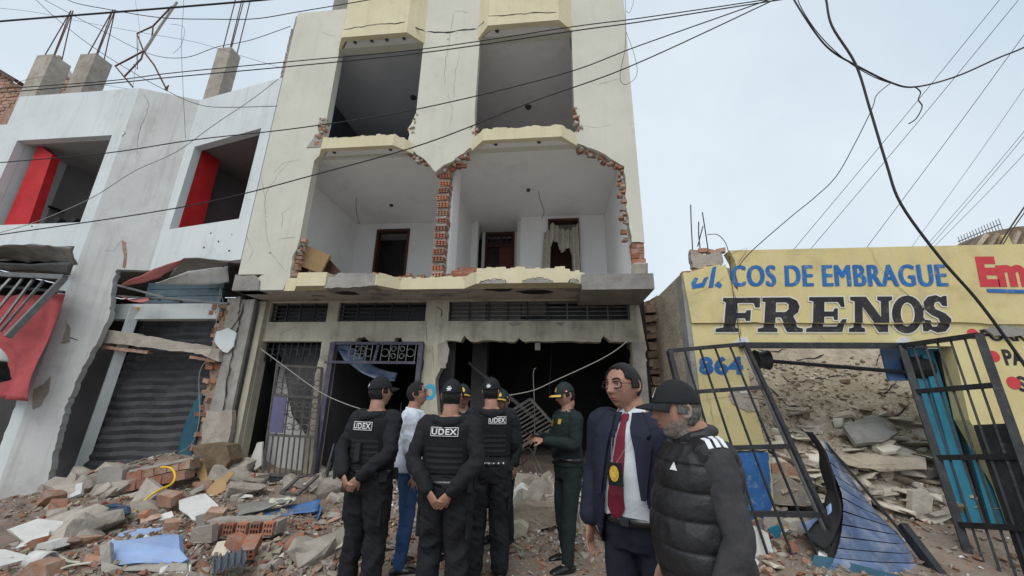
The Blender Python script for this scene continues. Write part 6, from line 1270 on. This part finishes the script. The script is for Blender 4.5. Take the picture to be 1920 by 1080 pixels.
cable([(1480, -25), (1489, 0), (1529, 62), (1560, 96), (1604, 122), (1671, 155), (1716, 163), (1791, 144), (1871, 109), (1920, 89), (2000, 50)], 4.6, .011, 'drooping black cable swagged across the right half of the sky')
cable([(1492, -20), (1500, 10), (1532, 60), (1580, 108), (1640, 145), (1700, 164)], 4.58, .006, 'thin cable running close along the drooping swag')
for (a, b), lab in ((((1890, -20), (1488, 468)), 'first straight thin wire slanting right of the drooping swag'), (((1930, -25), (1519, 468)), 'second straight thin wire slanting close beside the first'), (((1960, 10), (1622, 468)), 'straight thin wire slanting to the middle of the yellow wall top'),
                    (((1960, 108), (1706, 468)), 'faint wire slanting behind the heavy black cable, upper one'), (((1960, 198), (1734, 464)), 'faint slanting wire above the spiked fence, left one'), (((1960, 208), (1742, 464)), 'faint slanting wire above the spiked fence, middle one'), (((1960, 246), (1746, 468)), 'faint slanting wire above the spiked fence, right one')):
    cable([a, ((a[0] + b[0]) / 2 + 1, (a[1] + b[1]) / 2 + 2), b], 7.0, .006 if b[0] < 1700 else .0045, lab, 'cable' if b[0] < 1700 else 'steel_grey', Y2=9.5)
cable([(1671, 155), (1644, 178), (1635, 204), (1604, 267), (1569, 329), (1529, 369), (1480, 409), (1409, 471), (1385, 500)], 5.2, .006, 'loose wire kinking down to the broken corner of the yellow wall')
cable([(1716, 163), (1726, 173), (1722, 187), (1729, 200), (1718, 222), (1704, 232)], 4.6, .007, 'short frayed tail hanging from the drooping swag')
cable([(1940, 360), (1889, 435), (1868, 470)], 6.5, .012, 'thick dark cable at the far right above the yellow wall'); cable([(1940, 372), (1893, 438), (1875, 470)], 6.5, .008, 'thinner cable beside the thick one at the far right')
cable([(490, 655), (540, 692), (600, 735), (650, 758), (695, 772)], 6.0, .007, 'pale wire sagging across the askew iron gate', 'cable_pale')
cable([(950, 742), (1000, 732), (1040, 714), (1110, 682), (1150, 660), (1176, 640)], 6.6, .008, 'pale wire strung across the wide dark doorway', 'cable_pale')
cable([(1172, -10), (1173, 80), (1164, 130), (1164, 152), (1176, 158), (1194, 140), (1190, 105), (1174, 60)], 6.4, .005, 'thin wire looping at the top right corner of the cream building')
cable([(1190, -8), (1186, 10), (1180, 24), (1174, 20)], 6.4, .004, 'short hooked wire beside the cream building top')
cable([(413, 540), (406, 600), (396, 660), (374, 700), (374, 780), (362, 828), (335, 850)], 6.85, .006, 'pale thin wire dangling in front of the brick pier', 'cable_pale'); cable([(413, 540), (420, 570), (440, 600), (452, 618)], 6.85, .005, 'short pale wire tied at the corner of the red awning', 'cable_pale')
cable([(1225, 598), (1250, 588), (1278, 578)], 7.3, .007, 'pale short wire bridging the gap over the adobe wall', 'cable_pale')
# ================================================================== rubble
RR = random.Random(21)
def ground_hit(px, py):
    d = ray(px, py); c = V((0, 0, CAMH)); t = 1.2
    while t < 12:
        p = c + d * t
        if p.z <= gh(p.x, p.y): return p
        t += .02
    return c + d * 6
def mkhull(n, d, seed, name, m): r = random.Random(seed); return MB().add(*hull(n, d, r)).mesh(name, m)
KIND = {
 'brick_fragment': ([mkhull(16, (.20, .12, .09), i, 'brick_fragment', 'brick') for i in range(6)] + BRICKS, 'broken red brick fragment lying in the debris', 'brick', 'red brick fragments scattered in the debris'),
 'pale_brick_fragment': ([mkhull(16, (.22, .13, .10), i + 10, 'pale_brick_fragment', 'brick_pale') for i in range(6)], 'dusty pale brick fragment lying in the debris', 'brick', 'dusty brick fragments scattered in the debris'),
 'concrete_chunk': ([mkhull(30, (.24, .2, .14), i + 20, 'concrete_chunk', 'concrete_raw') for i in range(7)], 'rough grey concrete chunk lying in the debris', 'rubble chunk', 'grey concrete chunks scattered in the debris'),
 'plaster_flake': ([mkhull(14, (.22, .18, .03), i + 30, 'plaster_flake', 'plaster_white') for i in range(6)], 'flat white plaster flake lying in the debris', 'plaster', 'white plaster flakes scattered in the debris'),
 'cream_flake': ([mkhull(14, (.22, .16, .04), i + 40, 'cream_flake', 'plaster_cream') for i in range(5)], 'cream plaster flake lying in the debris', 'plaster', 'cream plaster flakes scattered in the debris'),
}
KEEP = ((188, 362, 982, 1085), (388, 530, 960, 1012), (330, 418, 925, 1000), (385, 475, 1005, 1085), (478, 622, 925, 1022), (228, 368, 868, 925), (140, 245, 938, 990), (30, 180, 1025, 1085))
def scatter(kind, px, py, s, flat=.5, dz=0.0):
    if any(a < px < b and c < py < d for a, b, c, d in KEEP): return
    ms, lab, cat, grp = KIND[kind]; p = ground_hit(px, py); me = RR.choice(ms)
    return put(kind, me, p + V((0, 0, .03 * s + dz)), (RR.uniform(-flat, flat), RR.uniform(-flat, flat), RR.uniform(0, 6.3)), (s * RR.uniform(.7, 1.3), s * RR.uniform(.7, 1.3), s * RR.uniform(.7, 1.2)), label=lab, cat=cat, group=grp)
zones = [  # x0 x1 y0 y1 count scale weights
    (90, 380, 880, 1000, 130, 1.05, (2, 4, 6, 1, 1)), (20, 330, 985, 1078, 85, .75, (2, 4, 4, 2, 1)), (340, 640, 890, 1000, 110, .85, (1, 3, 5, 1, 2)), (330, 640, 990, 1078, 130, .42, (3, 3, 5, 2, 1)),
    (600, 760, 850, 960, 50, .6, (1, 2, 4, 1, 1)), (930, 1130, 890, 1005, 95, .75, (1, 2, 5, 1, 2)), (930, 1150, 1010, 1078, 60, .22, (4, 2, 3, 3, 1)), (1380, 1560, 940, 1078, 55, .8, (1, 3, 4, 1, 1)), (620, 900, 1000, 1078, 40, .3, (4, 2, 3, 3, 1))]
NAMES = list(KIND)
for x0, x1, y0, y1, n, s, wts in zones:
    for _ in range(n): scatter(RR.choices(NAMES, wts)[0], RR.uniform(x0, x1), RR.uniform(y0, y1), s * RR.uniform(.45, 1.35) ** 1.2)
for x0, x1, y0, y1, n, wts in ((95, 235, 890, 950, 14, (1, 3, 5, 0, 0)), (370, 480, 875, 935, 18, (1, 4, 5, 0, 0)), (430, 640, 900, 950, 14, (1, 3, 5, 1, 0)), (100, 240, 880, 930, 14, (1, 4, 5, 0, 1)), (600, 650, 880, 960, 12, (0, 2, 5, 1, 1)), (20, 190, 985, 1030, 10, (1, 3, 4, 1, 0)), (540, 640, 1010, 1060, 7, (1, 2, 4, 0, 1)), (950, 1040, 900, 980, 12, (0, 2, 6, 0, 1))):
    for _ in range(n): scatter(RR.choices(NAMES, wts)[0], RR.uniform(x0, x1), RR.uniform(y0, y1), RR.uniform(1.2, 2.1))
# fine grit and crumbs: far too many to count, one mesh of several materials
crumbs = [hull(8, (1, 1, .7), RR) for _ in range(10)]; gr = MB()
GM = ['brick', 'concrete_raw', 'plaster_white', 'brick_pale', 'mud', 'dust_ground']
def grit(n, x0, x1, y0, y1, smin, smax, w):
    for _ in range(n):
        x, y = RR.uniform(x0, x1), RR.uniform(y0, y1); q = RR.random() ** 2.5; s = smin + (smax - smin) * q; vs, fs = RR.choice(crumbs); R = Matrix.Rotation(RR.uniform(0, 6.3), 3, 'Z') @ Matrix.Rotation(RR.uniform(-.6, .6), 3, 'X'); p = V((x, y, gh(x, y) + s * .2))
        gr.cur = RR.choices(range(6), w)[0]; gr.add([p + R @ (v * s) for v in vs], fs)
grit(9000, -5.5, 2.6, 2.4, 5.2, .010, .045, (6, 5, 1, 4, 5, 6)); grit(3200, -9, -2, 4.6, 7.4, .02, .10, (3, 7, 1, 4, 5, 4)); grit(1500, -2, 1.7, 5, 7.5, .02, .09, (2, 7, 2, 3, 4, 1)); grit(900, 2, 5.2, 3.6, 5.8, .02, .1, (2, 5, 1, 4, 5, 1))
grit(2600, -5.6, -1.6, 3.0, 5.6, .03, .13, (3, 7, 1, 4, 5, 5)); grit(900, -1.4, .6, 4.6, 6.6, .03, .12, (1, 7, 1, 3, 5, 3))
gr.build('gravel', GM, None, kind='stuff')
# flat stones and mud lumps on the collapsed earth
flat_m = [mkhull(18, (.42, .32, .07), i + 60, 'mud_slab', ('mud', 'mud_pale', 'concrete_raw', 'mud_pale')[i % 4]) for i in range(8)]; lump_m = [mkhull(18, (.3, .24, .18), i + 70, 'mud_lump', ('mud', 'adobe', 'mud_pale')[i % 3]) for i in range(6)]
def earth_hit(px, py):
    d = ray(px, py); c = V((0, 0, CAMH)); t = 5.95 / d.y
    while t < 8.8 / d.y and (c + d * t).z > stp((c + d * t).x, (c + d * t).y): t += .03
    return c + d * t
for _ in range(105):
    p = earth_hit(RR.uniform(1440, 1800), RR.uniform(760, 1010)); s = RR.uniform(.4, 1.15); put('mud_slab', RR.choice(flat_m), p + V((0, 0, .03)), (RR.uniform(-.1, .45), RR.uniform(-.3, .3), RR.uniform(0, 6)), s, label='flat broken earth slab in the collapsed shop interior', cat='earth slab', group='flat earth slabs in the collapsed interior')
for _ in range(95):
    p = earth_hit(RR.uniform(1430, 1800), RR.uniform(690, 1020)); s = RR.uniform(.2, .8); put('mud_lump', RR.choice(lump_m), p + V((0, 0, .02)), (RR.uniform(-.6, .6), RR.uniform(-.6, .6), RR.uniform(0, 6)), s, label='brown earth lump in the collapsed shop interior', cat='earth lump', group='earth lumps in the collapsed interior')
for _ in range(70):
    p = earth_hit(RR.uniform(1430, 1800), RR.uniform(800, 1040)); s = RR.uniform(.35, 1.3); tag(put('wall_chunk', RR.choice(KIND['concrete_chunk'][0]), p + V((0, 0, .03)), (RR.uniform(-.6, .6), RR.uniform(-.6, .6), RR.uniform(0, 6)), (s * 1.3, s, s * .7)), 'angular grey wall chunk in the collapsed shop interior', 'wall chunk', 'grey wall chunks in the collapsed interior')
em = MB()
for _ in range(2600):
    x, y = RR.uniform(2.4, 6.2), RR.uniform(5.93, 8.2); s = .02 + .08 * RR.random() ** 3; vs, fs = RR.choice(crumbs); em.cur = RR.choice((0, 0, 1, 2, 3)); R = Matrix.Rotation(RR.uniform(0, 6.3), 3, 'Z'); p = V((x, y, stp(x, y) + s * .2)); em.add([p + R @ (v * s) for v in vs], fs)
em.build('earth_crumbs', ['mud', 'mud_pale', 'adobe', 'concrete_raw'], None, kind='stuff')
def slab_px(name, mt, px, Y, th, label, cat, y2=None, n=V((0, 1, 0)), amp=.012, parent=None):
    Ys = list(Y) if isinstance(Y, (list, tuple)) else [Y] * len(px); lo_ = max(range(len(px)), key=lambda i: px[i][1])
    if max(p[0] for p in px) < 1140: sh_ = ground_hit(*px[lo_]).y - Ys[lo_] - .02; Ys = [q + sh_ for q in Ys]
    P_ = [at(x, y, Ys[i]) for i, (x, y) in enumerate(px)]; Q_ = []
    for i in range(len(P_)):
        a, b = P_[i], P_[(i + 1) % len(P_)]; k = max(1, int((b - a).length / .12)); Q_ += [a] + [a.lerp(b, j / k) + V((RR.uniform(-amp, amp), 0, RR.uniform(-amp, amp))) for j in range(1, k)]
    o = MB().prism(Q_, n.normalized() * th).build(name, mt, parent)
    return tag(o, label, cat) if label else o
# hand-placed pieces
slab_px('concrete_slab', 'concrete', [(1582, 800), (1640, 773), (1672, 790), (1682, 812), (1655, 828), (1605, 832), (1596, 820)], [6.5, 6.9, 6.9, 6.7, 6.5, 6.4, 6.4], .06, 'smooth grey slab lying on the collapsed earth beside white scraps', 'slab', n=V((0, .6, -.7)))
slab_px('earth_block', 'mud_pale', [(1712, 922), (1738, 918), (1750, 935), (1746, 974), (1718, 972), (1710, 955)], 5.85, .09, 'upright pale block standing at the foot of the collapsed earth', 'block')
slab_px('round_stone', 'mud_pale', [(1642, 838), (1668, 832), (1690, 838), (1680, 845), (1655, 848)], [6.3, 6.4, 6.3, 6.2, 6.2], .04, 'pale flat rounded stone below the smooth grey slab', 'stone', n=V((0, .3, -1)))
slab_px('earth_ledge', 'mud', [(1575, 858), (1625, 852), (1735, 858), (1738, 880), (1650, 884), (1590, 872)], [6.1, 6.2, 6.2, 6.0, 6.0, 6.0], .12, 'long earth ledge across the middle of the collapsed interior', 'ledge', n=V((0, 1, .1)))
o = cloth_sheet('white_scrap', 'plastic_bag', None, (earth_hit(1560, 790) + V((0, -.05, .05)), earth_hit(1592, 788) + V((0, -.05, .05)), earth_hit(1590, 800) + V((0, -.05, .0)), earth_hit(1568, 818) + V((0, -.06, .02))), 8, 8, lambda u, v: None if (u < .4 and v > .5) else V((0, .04 * math.sin(u * 9 + v * 4), .03 * math.sin(v * 8))), .004, label='torn white plastic scrap beside the smooth grey slab', cat='plastic scrap')
slab_px('blue_slab', 'light_blue', [(207, 1013), (335, 1002), (337, 1030), (352, 1048), (340, 1055), (207, 1060)], [3.95, 3.98, 3.95, 3.85, 3.82, 3.85], .07, 'large light blue painted wall slab lying in the left debris', 'wall slab', n=V((.05, .75, -.6)))
slab_px('blue_slab', 'light_blue', [(212, 1004), (240, 994), (318, 986), (312, 998), (240, 1008)], [4.1, 4.2, 4.25, 4.15, 4.08], .06, 'narrow light blue slab piece just behind the large light blue slab', 'wall slab', n=V((.05, .75, -.6)))
slab_px('mortar_shelf', 'mortar', [(186, 1024), (206, 1015), (208, 1062), (350, 1056), (352, 1070), (190, 1074)], [3.85, 3.9, 3.85, 3.82, 3.78, 3.78], .05, 'grey mortar backing around the large light blue slab', 'mortar', n=V((.05, .75, -.6)))
def bricks_px(px, Y, s, lab, rz=0.0, me=HOLLOW, grp=None, tilt=0.0):
    return put('hollow_brick', me, at(*px, Y), (tilt, RR.uniform(-.1, .1), rz), s, label=lab, cat='brick', group=grp)
for i, (x, y) in enumerate(((208, 1073), (252, 1074), (290, 1072))): bricks_px((x, y), 3.78, (.78, .8, .7), 'hollow brick end with square holes under the light blue slab', .06 * i - .05, grp='hollow bricks under the light blue slab')
put('brick_end', BRICKS[1], at(190, 1035, 3.85), (0, 0, .2), (.35, .5, 1.3), label='orange brick end standing at the left edge of the light blue slab', cat='brick')
# row of hollow bricks held in mortar
RW = thing('brick_row', 'row of five hollow bricks still bonded in mortar, lying on its side', 'brick row')
for i in range(5): put('brick', HOLLOW, at(416 + i * 24.5, 989 - i * .8, 4.6), (0, 0, .03), (.86, .9, 1.22), RW)
for i in range(6): put('mortar_joint', MORTAR[i % 2], at(404 + i * 24.5, 989.5 - i * .8, 4.63), (0, math.pi / 2, .03), (.55, 1.3, 1.1), RW)
MB().bar(at(398, 1004, 4.62), at(519, 1000, 4.62), .2, .025).build('mortar_bed', 'mortar', RW); MB().bar(at(400, 974, 4.65), at(520, 971, 4.65), .18, .02).build('mortar_bed', 'mortar', RW)
slab_px('white_slab', 'plaster_white', [(335, 938), (362, 930), (385, 925), (410, 948), (395, 960), (372, 972), (366, 982), (352, 965), (336, 955)], [4.9, 5.0, 5.05, 4.95, 4.8, 4.75, 4.7, 4.75, 4.85], .04, 'large white plaster slab tilted on the debris near the hollow brick row', 'plaster slab', n=V((0, .6, -.8)))
slab_px('white_slab', 'plaster_white', [(270, 975), (322, 958), (326, 968), (318, 972), (285, 978)], [4.6, 4.75, 4.72, 4.65, 4.6], .03, 'long narrow white plaster slab behind the light blue slab', 'plaster slab', n=V((0, .5, -.8)))
slab_px('white_slab', 'plaster_white', [(298, 1080), (345, 1062), (358, 1058), (356, 1072), (340, 1095)], [3.55, 3.66, 3.66, 3.6, 3.5], .04, 'white plaster slab at the bottom edge right of the light blue slab', 'plaster slab', n=V((0, .6, -.8)))
slab_px('white_slab', 'plaster_white', [(-30, 1030), (10, 1030), (55, 1042), (50, 1048), (0, 1062), (-30, 1068)], [3.5, 3.55, 3.6, 3.55, 3.4, 3.35], .05, 'white plaster slab at the bottom left corner of the debris', 'plaster slab', n=V((0, .5, -.8)))
slab_px('grey_slab', 'concrete', [(186, 878), (226, 874), (230, 882), (226, 924), (188, 922), (180, 915)], 5.9, .08, 'square grey concrete slab leaning before the roller shutter', 'slab', n=V((-.1, 1, .15)))
slab_px('grey_slab', 'concrete', [(366, 968), (396, 960), (400, 978), (398, 985), (368, 988)], 4.7, .1, 'small grey block beside the white plaster slab', 'block')
slab_px('grey_slab', 'concrete_raw', [(357, 992), (398, 984), (396, 1018), (358, 1020)], 4.55, .08, 'square grey mortar slab left of the hollow brick row', 'slab')
slab_px('grey_slab', 'white_dusty', [(98, 935), (112, 915), (155, 904), (152, 925), (125, 936)], [6.0, 6.2, 6.2, 6.1, 6.0], .05, 'pale grey plaster slab at the foot of the white pier', 'plaster slab', n=V((0, .7, -.6)))
slab_px('dark_blue_dado', 'blue_dark', [(146, 988), (152, 960), (170, 956), (190, 950), (215, 943), (238, 950), (240, 962), (220, 972), (180, 978), (165, 985)], [5.4, 5.5, 5.5, 5.5, 5.55, 5.55, 5.5, 5.45, 5.4, 5.4], .05, 'dark blue painted wall fragment lying in the left debris', 'wall fragment', n=V((0, .9, -.3)))
# big block of bonded bricks
BW = thing('brick_block', 'big block of bonded orange bricks with mortar before the shutter', 'brick block')
c0, c1 = at(240, 905, 6.0), at(356, 880, 6.2)
for j in range(2):
    for i in range(5): p = c0.lerp(c1, (i + .5) / 5) + V((0, .05 * j, -.06 + .15 * j)); put('brick', (BRICKS + PALE)[(i + j * 3) % 8], p, (0, -.2, .1), (.98, 1.6, 1.45), BW)
MB().bar(c0 + V((-.02, .1, .17)), c1 + V((.02, .1, .17)), .3, .04).build('mortar_bed', 'mortar', BW); MB().bar(c0 + V((-.02, .1, .015)), c1 + V((.02, .1, .015)), .22, .02).build('mortar_bed', 'mortar', BW)
slab_px('tilted_slab', 'concrete_raw', [(240, 948), (275, 895), (302, 915), (290, 930), (262, 950)], [5.4, 5.6, 5.5, 5.4, 5.35], .09, 'tilted triangular slab leaning on the orange brick block', 'slab', n=V((.3, .8, -.3)))
for k, (px, lab) in enumerate((((318, 935), 'dusty orange brick lump right of the tilted triangular slab'), ((405, 965), 'orange brick beside the small grey block'), ((322, 984), 'orange brick end behind the light blue slab'))): put('brick_lump', PALE[k], at(*px, 5.2 - .3 * k), (.2, .1, .4 * k), (1.0 - .2 * k, 1.2, 1.5 - .2 * k), label=lab, cat='brick')
slab_px('brick_shard', 'brick', [(458, 895), (475, 888), (478, 905), (462, 912), (455, 906)], 5.9, .08, 'orange brick shard by the foot of the askew iron gate', 'brick')
slab_px('cardboard_piece', 'cardboard', [(386, 922), (400, 905), (430, 884), (440, 886), (424, 905), (425, 918), (410, 925), (404, 932)], [5.6, 5.7, 5.9, 5.9, 5.7, 5.6, 5.55, 5.5], .012, 'torn brown cardboard piece lying beside the brick pier', 'cardboard', n=V((0, .7, -.6)))
slab_px('fallen_lump', 'adobe', [(362, 835), (392, 832), (425, 835), (432, 862), (415, 885), (385, 892), (368, 880)], 6.3, .3, 'big brown lump of broken masonry at the foot of the brick pier', 'masonry lump', amp=.03)
slab_px('brown_board', 'cardboard', [(362, 858), (380, 862), (394, 915), (386, 920), (370, 890)], [6.0, 6.0, 5.8, 5.8, 5.9], .02, 'brown board leaning on the masonry lump', 'board')
slab_px('white_plaster_shard', 'plaster_white', [(463, 875), (482, 830), (492, 828), (490, 872), (478, 882)], [6.6, 6.75, 6.75, 6.6, 6.55], .04, 'white plaster shard standing against the askew iron gate', 'plaster')
slab_px('white_tile', 'plaster_white', [(380, 868), (396, 874), (400, 884), (388, 880)], 5.95, .03, 'small white plaster bit on the masonry lump', 'plaster', n=V((0, .5, -.8)))
# blue sheet metal
for L_, R_, mt, lab in (([(440, 965), (520, 950), (600, 935)], [(470, 975), (540, 965), (596, 955)], 'blue_sheet', 'long blue metal sheet in front of the askew iron gate'), ([(520, 975), (570, 970), (600, 945)], [(528, 987), (585, 982), (602, 950)], 'blue_sheet', 'curled blue metal strip below the long blue sheet'), ([(500, 1012), (560, 998), (615, 985)], [(510, 1016), (565, 1008), (618, 992)], 'blue_slat', 'lower faded blue strip lying on the red grit'),
                      ([(444, 950), (500, 938), (545, 930)], [(446, 970), (480, 958), (540, 942)], 'sheet_metal', 'dusty grey metal sheet behind the long blue sheet')):
    o = ruled('metal_sheet', mt, [at(*p, 5.35 + .12 * i) for i, p in enumerate(L_)], [at(*p, 5.1 + .12 * i) for i, p in enumerate(R_)], 6, .012, wob=.04); tag(o, lab, 'metal sheet')
o = cloth_sheet('plastic_sheet', 'plastic_bag', None, (at(505, 935, 5.5), at(557, 932, 5.5), at(540, 945, 5.3), at(498, 955, 5.3)), 12, 8, lambda u, v: V((0, 0, .03 * math.sin(u * 11) * math.sin(v * 6))), .004, label='crumpled pale sheet draped on the long blue metal sheet', cat='sheet')
FQ = thing('fallen_window', 'dusty grey rectangular metal frame lying against the askew gate', 'frame')
q = [at(527, 925, 5.8), at(557, 928, 5.7), at(596, 892, 6.2), at(562, 893, 6.3)]
for i in range(4): MB().bar(q[i], q[(i + 1) % 4], .05, .03).build('frame_bar', 'steel_dust', FQ)
o = MB().tube(smooth_pts([at(302, 876, 5.75), at(318, 877, 5.7), at(327, 886, 5.65), at(327, 900, 5.6), at(318, 910, 5.5), at(300, 918, 5.4), at(275, 935, 5.25), at(262, 950, 5.2), at(252, 962, 5.15)]), .016, 8).build('yellow_hose', 'yellow_hose', None, True); tag(o, 'yellow hose curling over the orange brick block', 'hose')
o = MB().tube(smooth_pts([at(90, 1040, 3.7), at(100, 1038, 3.72), at(115, 1045, 3.7), at(130, 1053, 3.65), at(150, 1055, 3.62)]), .012, 8).build('white_tube', 'plastic_bag', None, True); tag(o, 'bent white plastic tube in the lower left debris', 'tube')
o = MB().tube(smooth_pts([at(88, 1072, 3.5), at(110, 1068, 3.5), at(135, 1060, 3.55), at(172, 1055, 3.6)]), .010, 8).build('white_tube', 'plastic_bag', None, True); tag(o, 'straight white plastic tube below the bent one in the debris', 'tube')
c = at(92, 1052, 3.6); o = MB().tube([c + V((-.18, 0, 0)), c], [.075, .075], 14, cap=False).build('white_pipe', 'plaster_white', None, True); md = o.modifiers.new('s', 'SOLIDIFY'); md.thickness = .012; tag(o, 'short white pipe stub with dark open end in the lower left debris', 'pipe')
for pts, Y, mt, lab in (([(36, 1075), (55, 1055), (85, 1060), (88, 1090), (30, 1090)], 3.4, 'brick_pale', 'large dusty brick piece at the lower left edge of the debris'), ([(30, 1030), (60, 1012), (80, 1008), (80, 1022), (55, 1032)], 3.9, 'brick', 'orange brick piece left of the white pipe stub'), ([(60, 1040), (70, 1020), (95, 1016), (100, 1030), (80, 1040)], 3.8, 'plaster_white', 'dusty white plaster lump above the white pipe stub')): slab_px('debris_piece', mt, pts, Y, .14, lab, 'debris', amp=.02)
for k, (px, s_, lab, mt) in enumerate((((422, 1040), .24, 'cream plaster plate propped on bricks below the hollow brick row', 'plaster_cream'),)): slab_px('cream_plate', mt, [(395, 1042), (408, 1016), (430, 1012), (447, 1015), (438, 1028), (425, 1040), (408, 1044)], [4.0, 4.1, 4.15, 4.15, 4.05, 4.0, 3.98], .03, lab, 'plaster plate', n=V((0, .6, -.7)))
slab_px('cream_strip', 'plaster_cream', [(436, 1034), (462, 1008), (467, 1011), (442, 1038)], 4.0, .04, 'thin cream strip leaning beside the cream plaster plate', 'plaster strip')
for k in range(2): bricks_px((470 - k * 20, 1025 - k * 6), 4.05 + k * .1, (1.0, 1.0, 1.0), ('orange hollow brick leaning on the cream strip', 'orange hollow brick behind the cream plaster plate')[k], .4 + k, tilt=.3)
o = cloth_sheet('grey_cloth', 'grey_cloth', None, (at(392, 1062, 3.75), at(455, 1042, 3.85), at(460, 1060, 3.7), at(400, 1078, 3.6)), 24, 12, lambda u, v: V((0, 0, .05 + .025 * math.sin(u * 30 + 3 * v) + .03 * math.sin(v * 5))), .008, label='crumpled striped grey cloth lying on the lower debris', cat='cloth')
# ledge and rubble at the wide doorway, loose bars inside
for k, (pts, Y, mt) in enumerate((([(955, 960), (985, 945), (1040, 950), (1042, 985), (1000, 996), (960, 990)], 5.6, 'mud'), ([(985, 925), (1000, 905), (1020, 900), (1035, 915), (1030, 945), (995, 948)], 6.2, 'concrete_raw'), ([(960, 925), (975, 912), (990, 920), (986, 945), (964, 948)], 6.3, 'plaster_white'), ([(958, 985), (975, 980), (990, 990), (986, 1008), (962, 1008)], 5.0, 'plaster_cream'), ([(1085, 960), (1110, 950), (1120, 985), (1090, 995)], 5.8, 'mud'))):
    slab_px('debris_block', mt, pts, Y, .3, ('brown earth ledge in front of the wide dark doorway', 'grey rubble block behind the brown earth ledge', 'white lump left of the grey rubble block', 'small cream lump at the end of the brown earth ledge', 'brown block between the phone officer and the suited man')[k], 'debris', amp=.03)
for k in range(9):
    x = 945 + k * 9; a = at(x, 880 + RR.uniform(-25, 10), 7.2); b = at(x + RR.uniform(-60, 70), 860 + RR.uniform(-60, 40), 7.9); m_ = a.lerp(b, .5) + V((RR.uniform(-.1, .1), 0, RR.uniform(-.15, .2)))
    tag(MB().tube(smooth_pts([a, m_, b]), .012, 5).build('bent_bar', 'steel_dust', None), 'thin bent bar in the dark debris of the wide doorway', 'bar', 'bent bars in the dark doorway')
for k in range(10):
    a = at(610 + RR.uniform(-10, 40), 900 + RR.uniform(-20, 40), 6.4); b = a + V((RR.uniform(-.3, .3), RR.uniform(-.1, .3), RR.uniform(.1, .5))); tag(MB().bar(a, b, .03, .02).build('burnt_stick', 'steel_dark', None), 'burnt stick in the heap right of the askew iron gate', 'stick', 'burnt sticks beside the askew gate')
# loose bricks and scraps on the broken second floor
for k in range(26):
    x = RR.choice((-2.6, -2.9, -3.2, -2.45, -1.75, -1.6, -1.5, -1.4, -3.4)) + RR.uniform(-.12, .12); tag(put('floor_brick', RR.choice(BRICKS), (x, 6.6 + RR.uniform(-.04, .1), 3.71 + RR.uniform(0, .07)), (RR.uniform(-.3, .3), RR.uniform(-.3, .3), RR.uniform(-.5, .5)), (RR.uniform(.4, 1.1), .8, RR.uniform(.5, .9))), 'loose red brick lying on the broken second floor edge', 'brick', 'loose bricks on the broken second floor edge')
for k in range(3): tag(put('floor_slab_piece', BRICKS[k], (-1.68 + .08 * k, 6.58 + .03 * k, 3.72 + .07 * k), (.1, .06 * k, .1 - .2 * k), (1.9, 1, .75)), 'long red brick stacked beside the hollow brick column end', 'brick', 'stacked bricks beside the hollow brick column end')
tag(put('white_fragment', KIND['plaster_flake'][0][0], (-1.1, 6.42, 3.77), (.2, .1, 0), (1.6, 1, 2)), 'white plaster fragment on the right part of the second floor edge', 'plaster')
# cardboard box and dark board in the left room
BX = thing('cardboard_box', 'tilted brown cardboard box in the left opened room', 'box')
bc = at(590, 490, 6.95); Rb = Matrix.Rotation(.32, 3, 'Y') @ Matrix.Rotation(.5, 3, 'Z')
MB().box(bc, (.46, .4, .42), Rb).build('carton', 'cardboard', BX); MB().box(bc + Rb @ V((0, 0, .215)), (.47, .05, .008), Rb).build('tape', 'mud_pale', BX)
o = MB().prism([at(608, 488, 7.1), at(613, 482, 7.1), at(640, 512, 7.1), at(600, 512, 7.1)], (0, .06, 0)).build('dark_board', 'wood_dark'); tag(o, 'dark brown board leaning right of the cardboard box', 'board')
o = MB().prism([at(552, 500, 6.85), at(560, 492, 6.85), at(575, 504, 6.85), at(578, 512, 6.85), at(550, 512, 6.85)], (0, .05, 0)).build('dark_board', 'wood_dark'); tag(o, 'dark brown board left of the cardboard box', 'board')
# white plaster lumps by the left bar gate
for k, (pts, Y, mt, lab) in enumerate((([(1398, 990), (1412, 985), (1440, 1000), (1458, 1050), (1452, 1085), (1425, 1085), (1405, 1040)], 4.9, 'plaster_white', 'white broken plaster plate behind the left bar gate'), ([(1398, 985), (1415, 978), (1425, 1000), (1410, 1030), (1398, 1020)], 5.05, 'brick', 'orange broken brick above the white plaster plate'), ([(1462, 1020), (1485, 1020), (1510, 1055), (1500, 1085), (1470, 1070)], 4.9, 'mud', 'brown earth lump right of the white plaster plate'), ([(1505, 1060), (1540, 1055), (1555, 1085), (1500, 1090)], 4.8, 'brick_pale', 'pale orange lump by the foot of the left bar gate'), ([(1430, 885), (1480, 895), (1530, 925), (1520, 950), (1450, 945), (1435, 920)], 5.85, 'concrete_raw', 'large grey lump behind the left bar gate beside the blue dado'),
      ([(1445, 870), (1480, 868), (1505, 890), (1490, 905), (1450, 895)], 5.9, 'brick_pale', 'pale brick lump above the large grey lump'), ([(1480, 980), (1500, 975), (1502, 1010), (1485, 1025)], 5.3, 'mud_pale', 'pale upright stone behind the left bar gate'))): slab_px('broken_piece', mt, pts, Y, .14, lab, 'debris', amp=.02)
slab_px('teal_scrap', 'cyan_door', [(1442, 992), (1460, 985), (1466, 996), (1455, 1020), (1444, 1010)], 5.2, .03, 'teal painted scrap among the lumps behind the left bar gate', 'scrap')
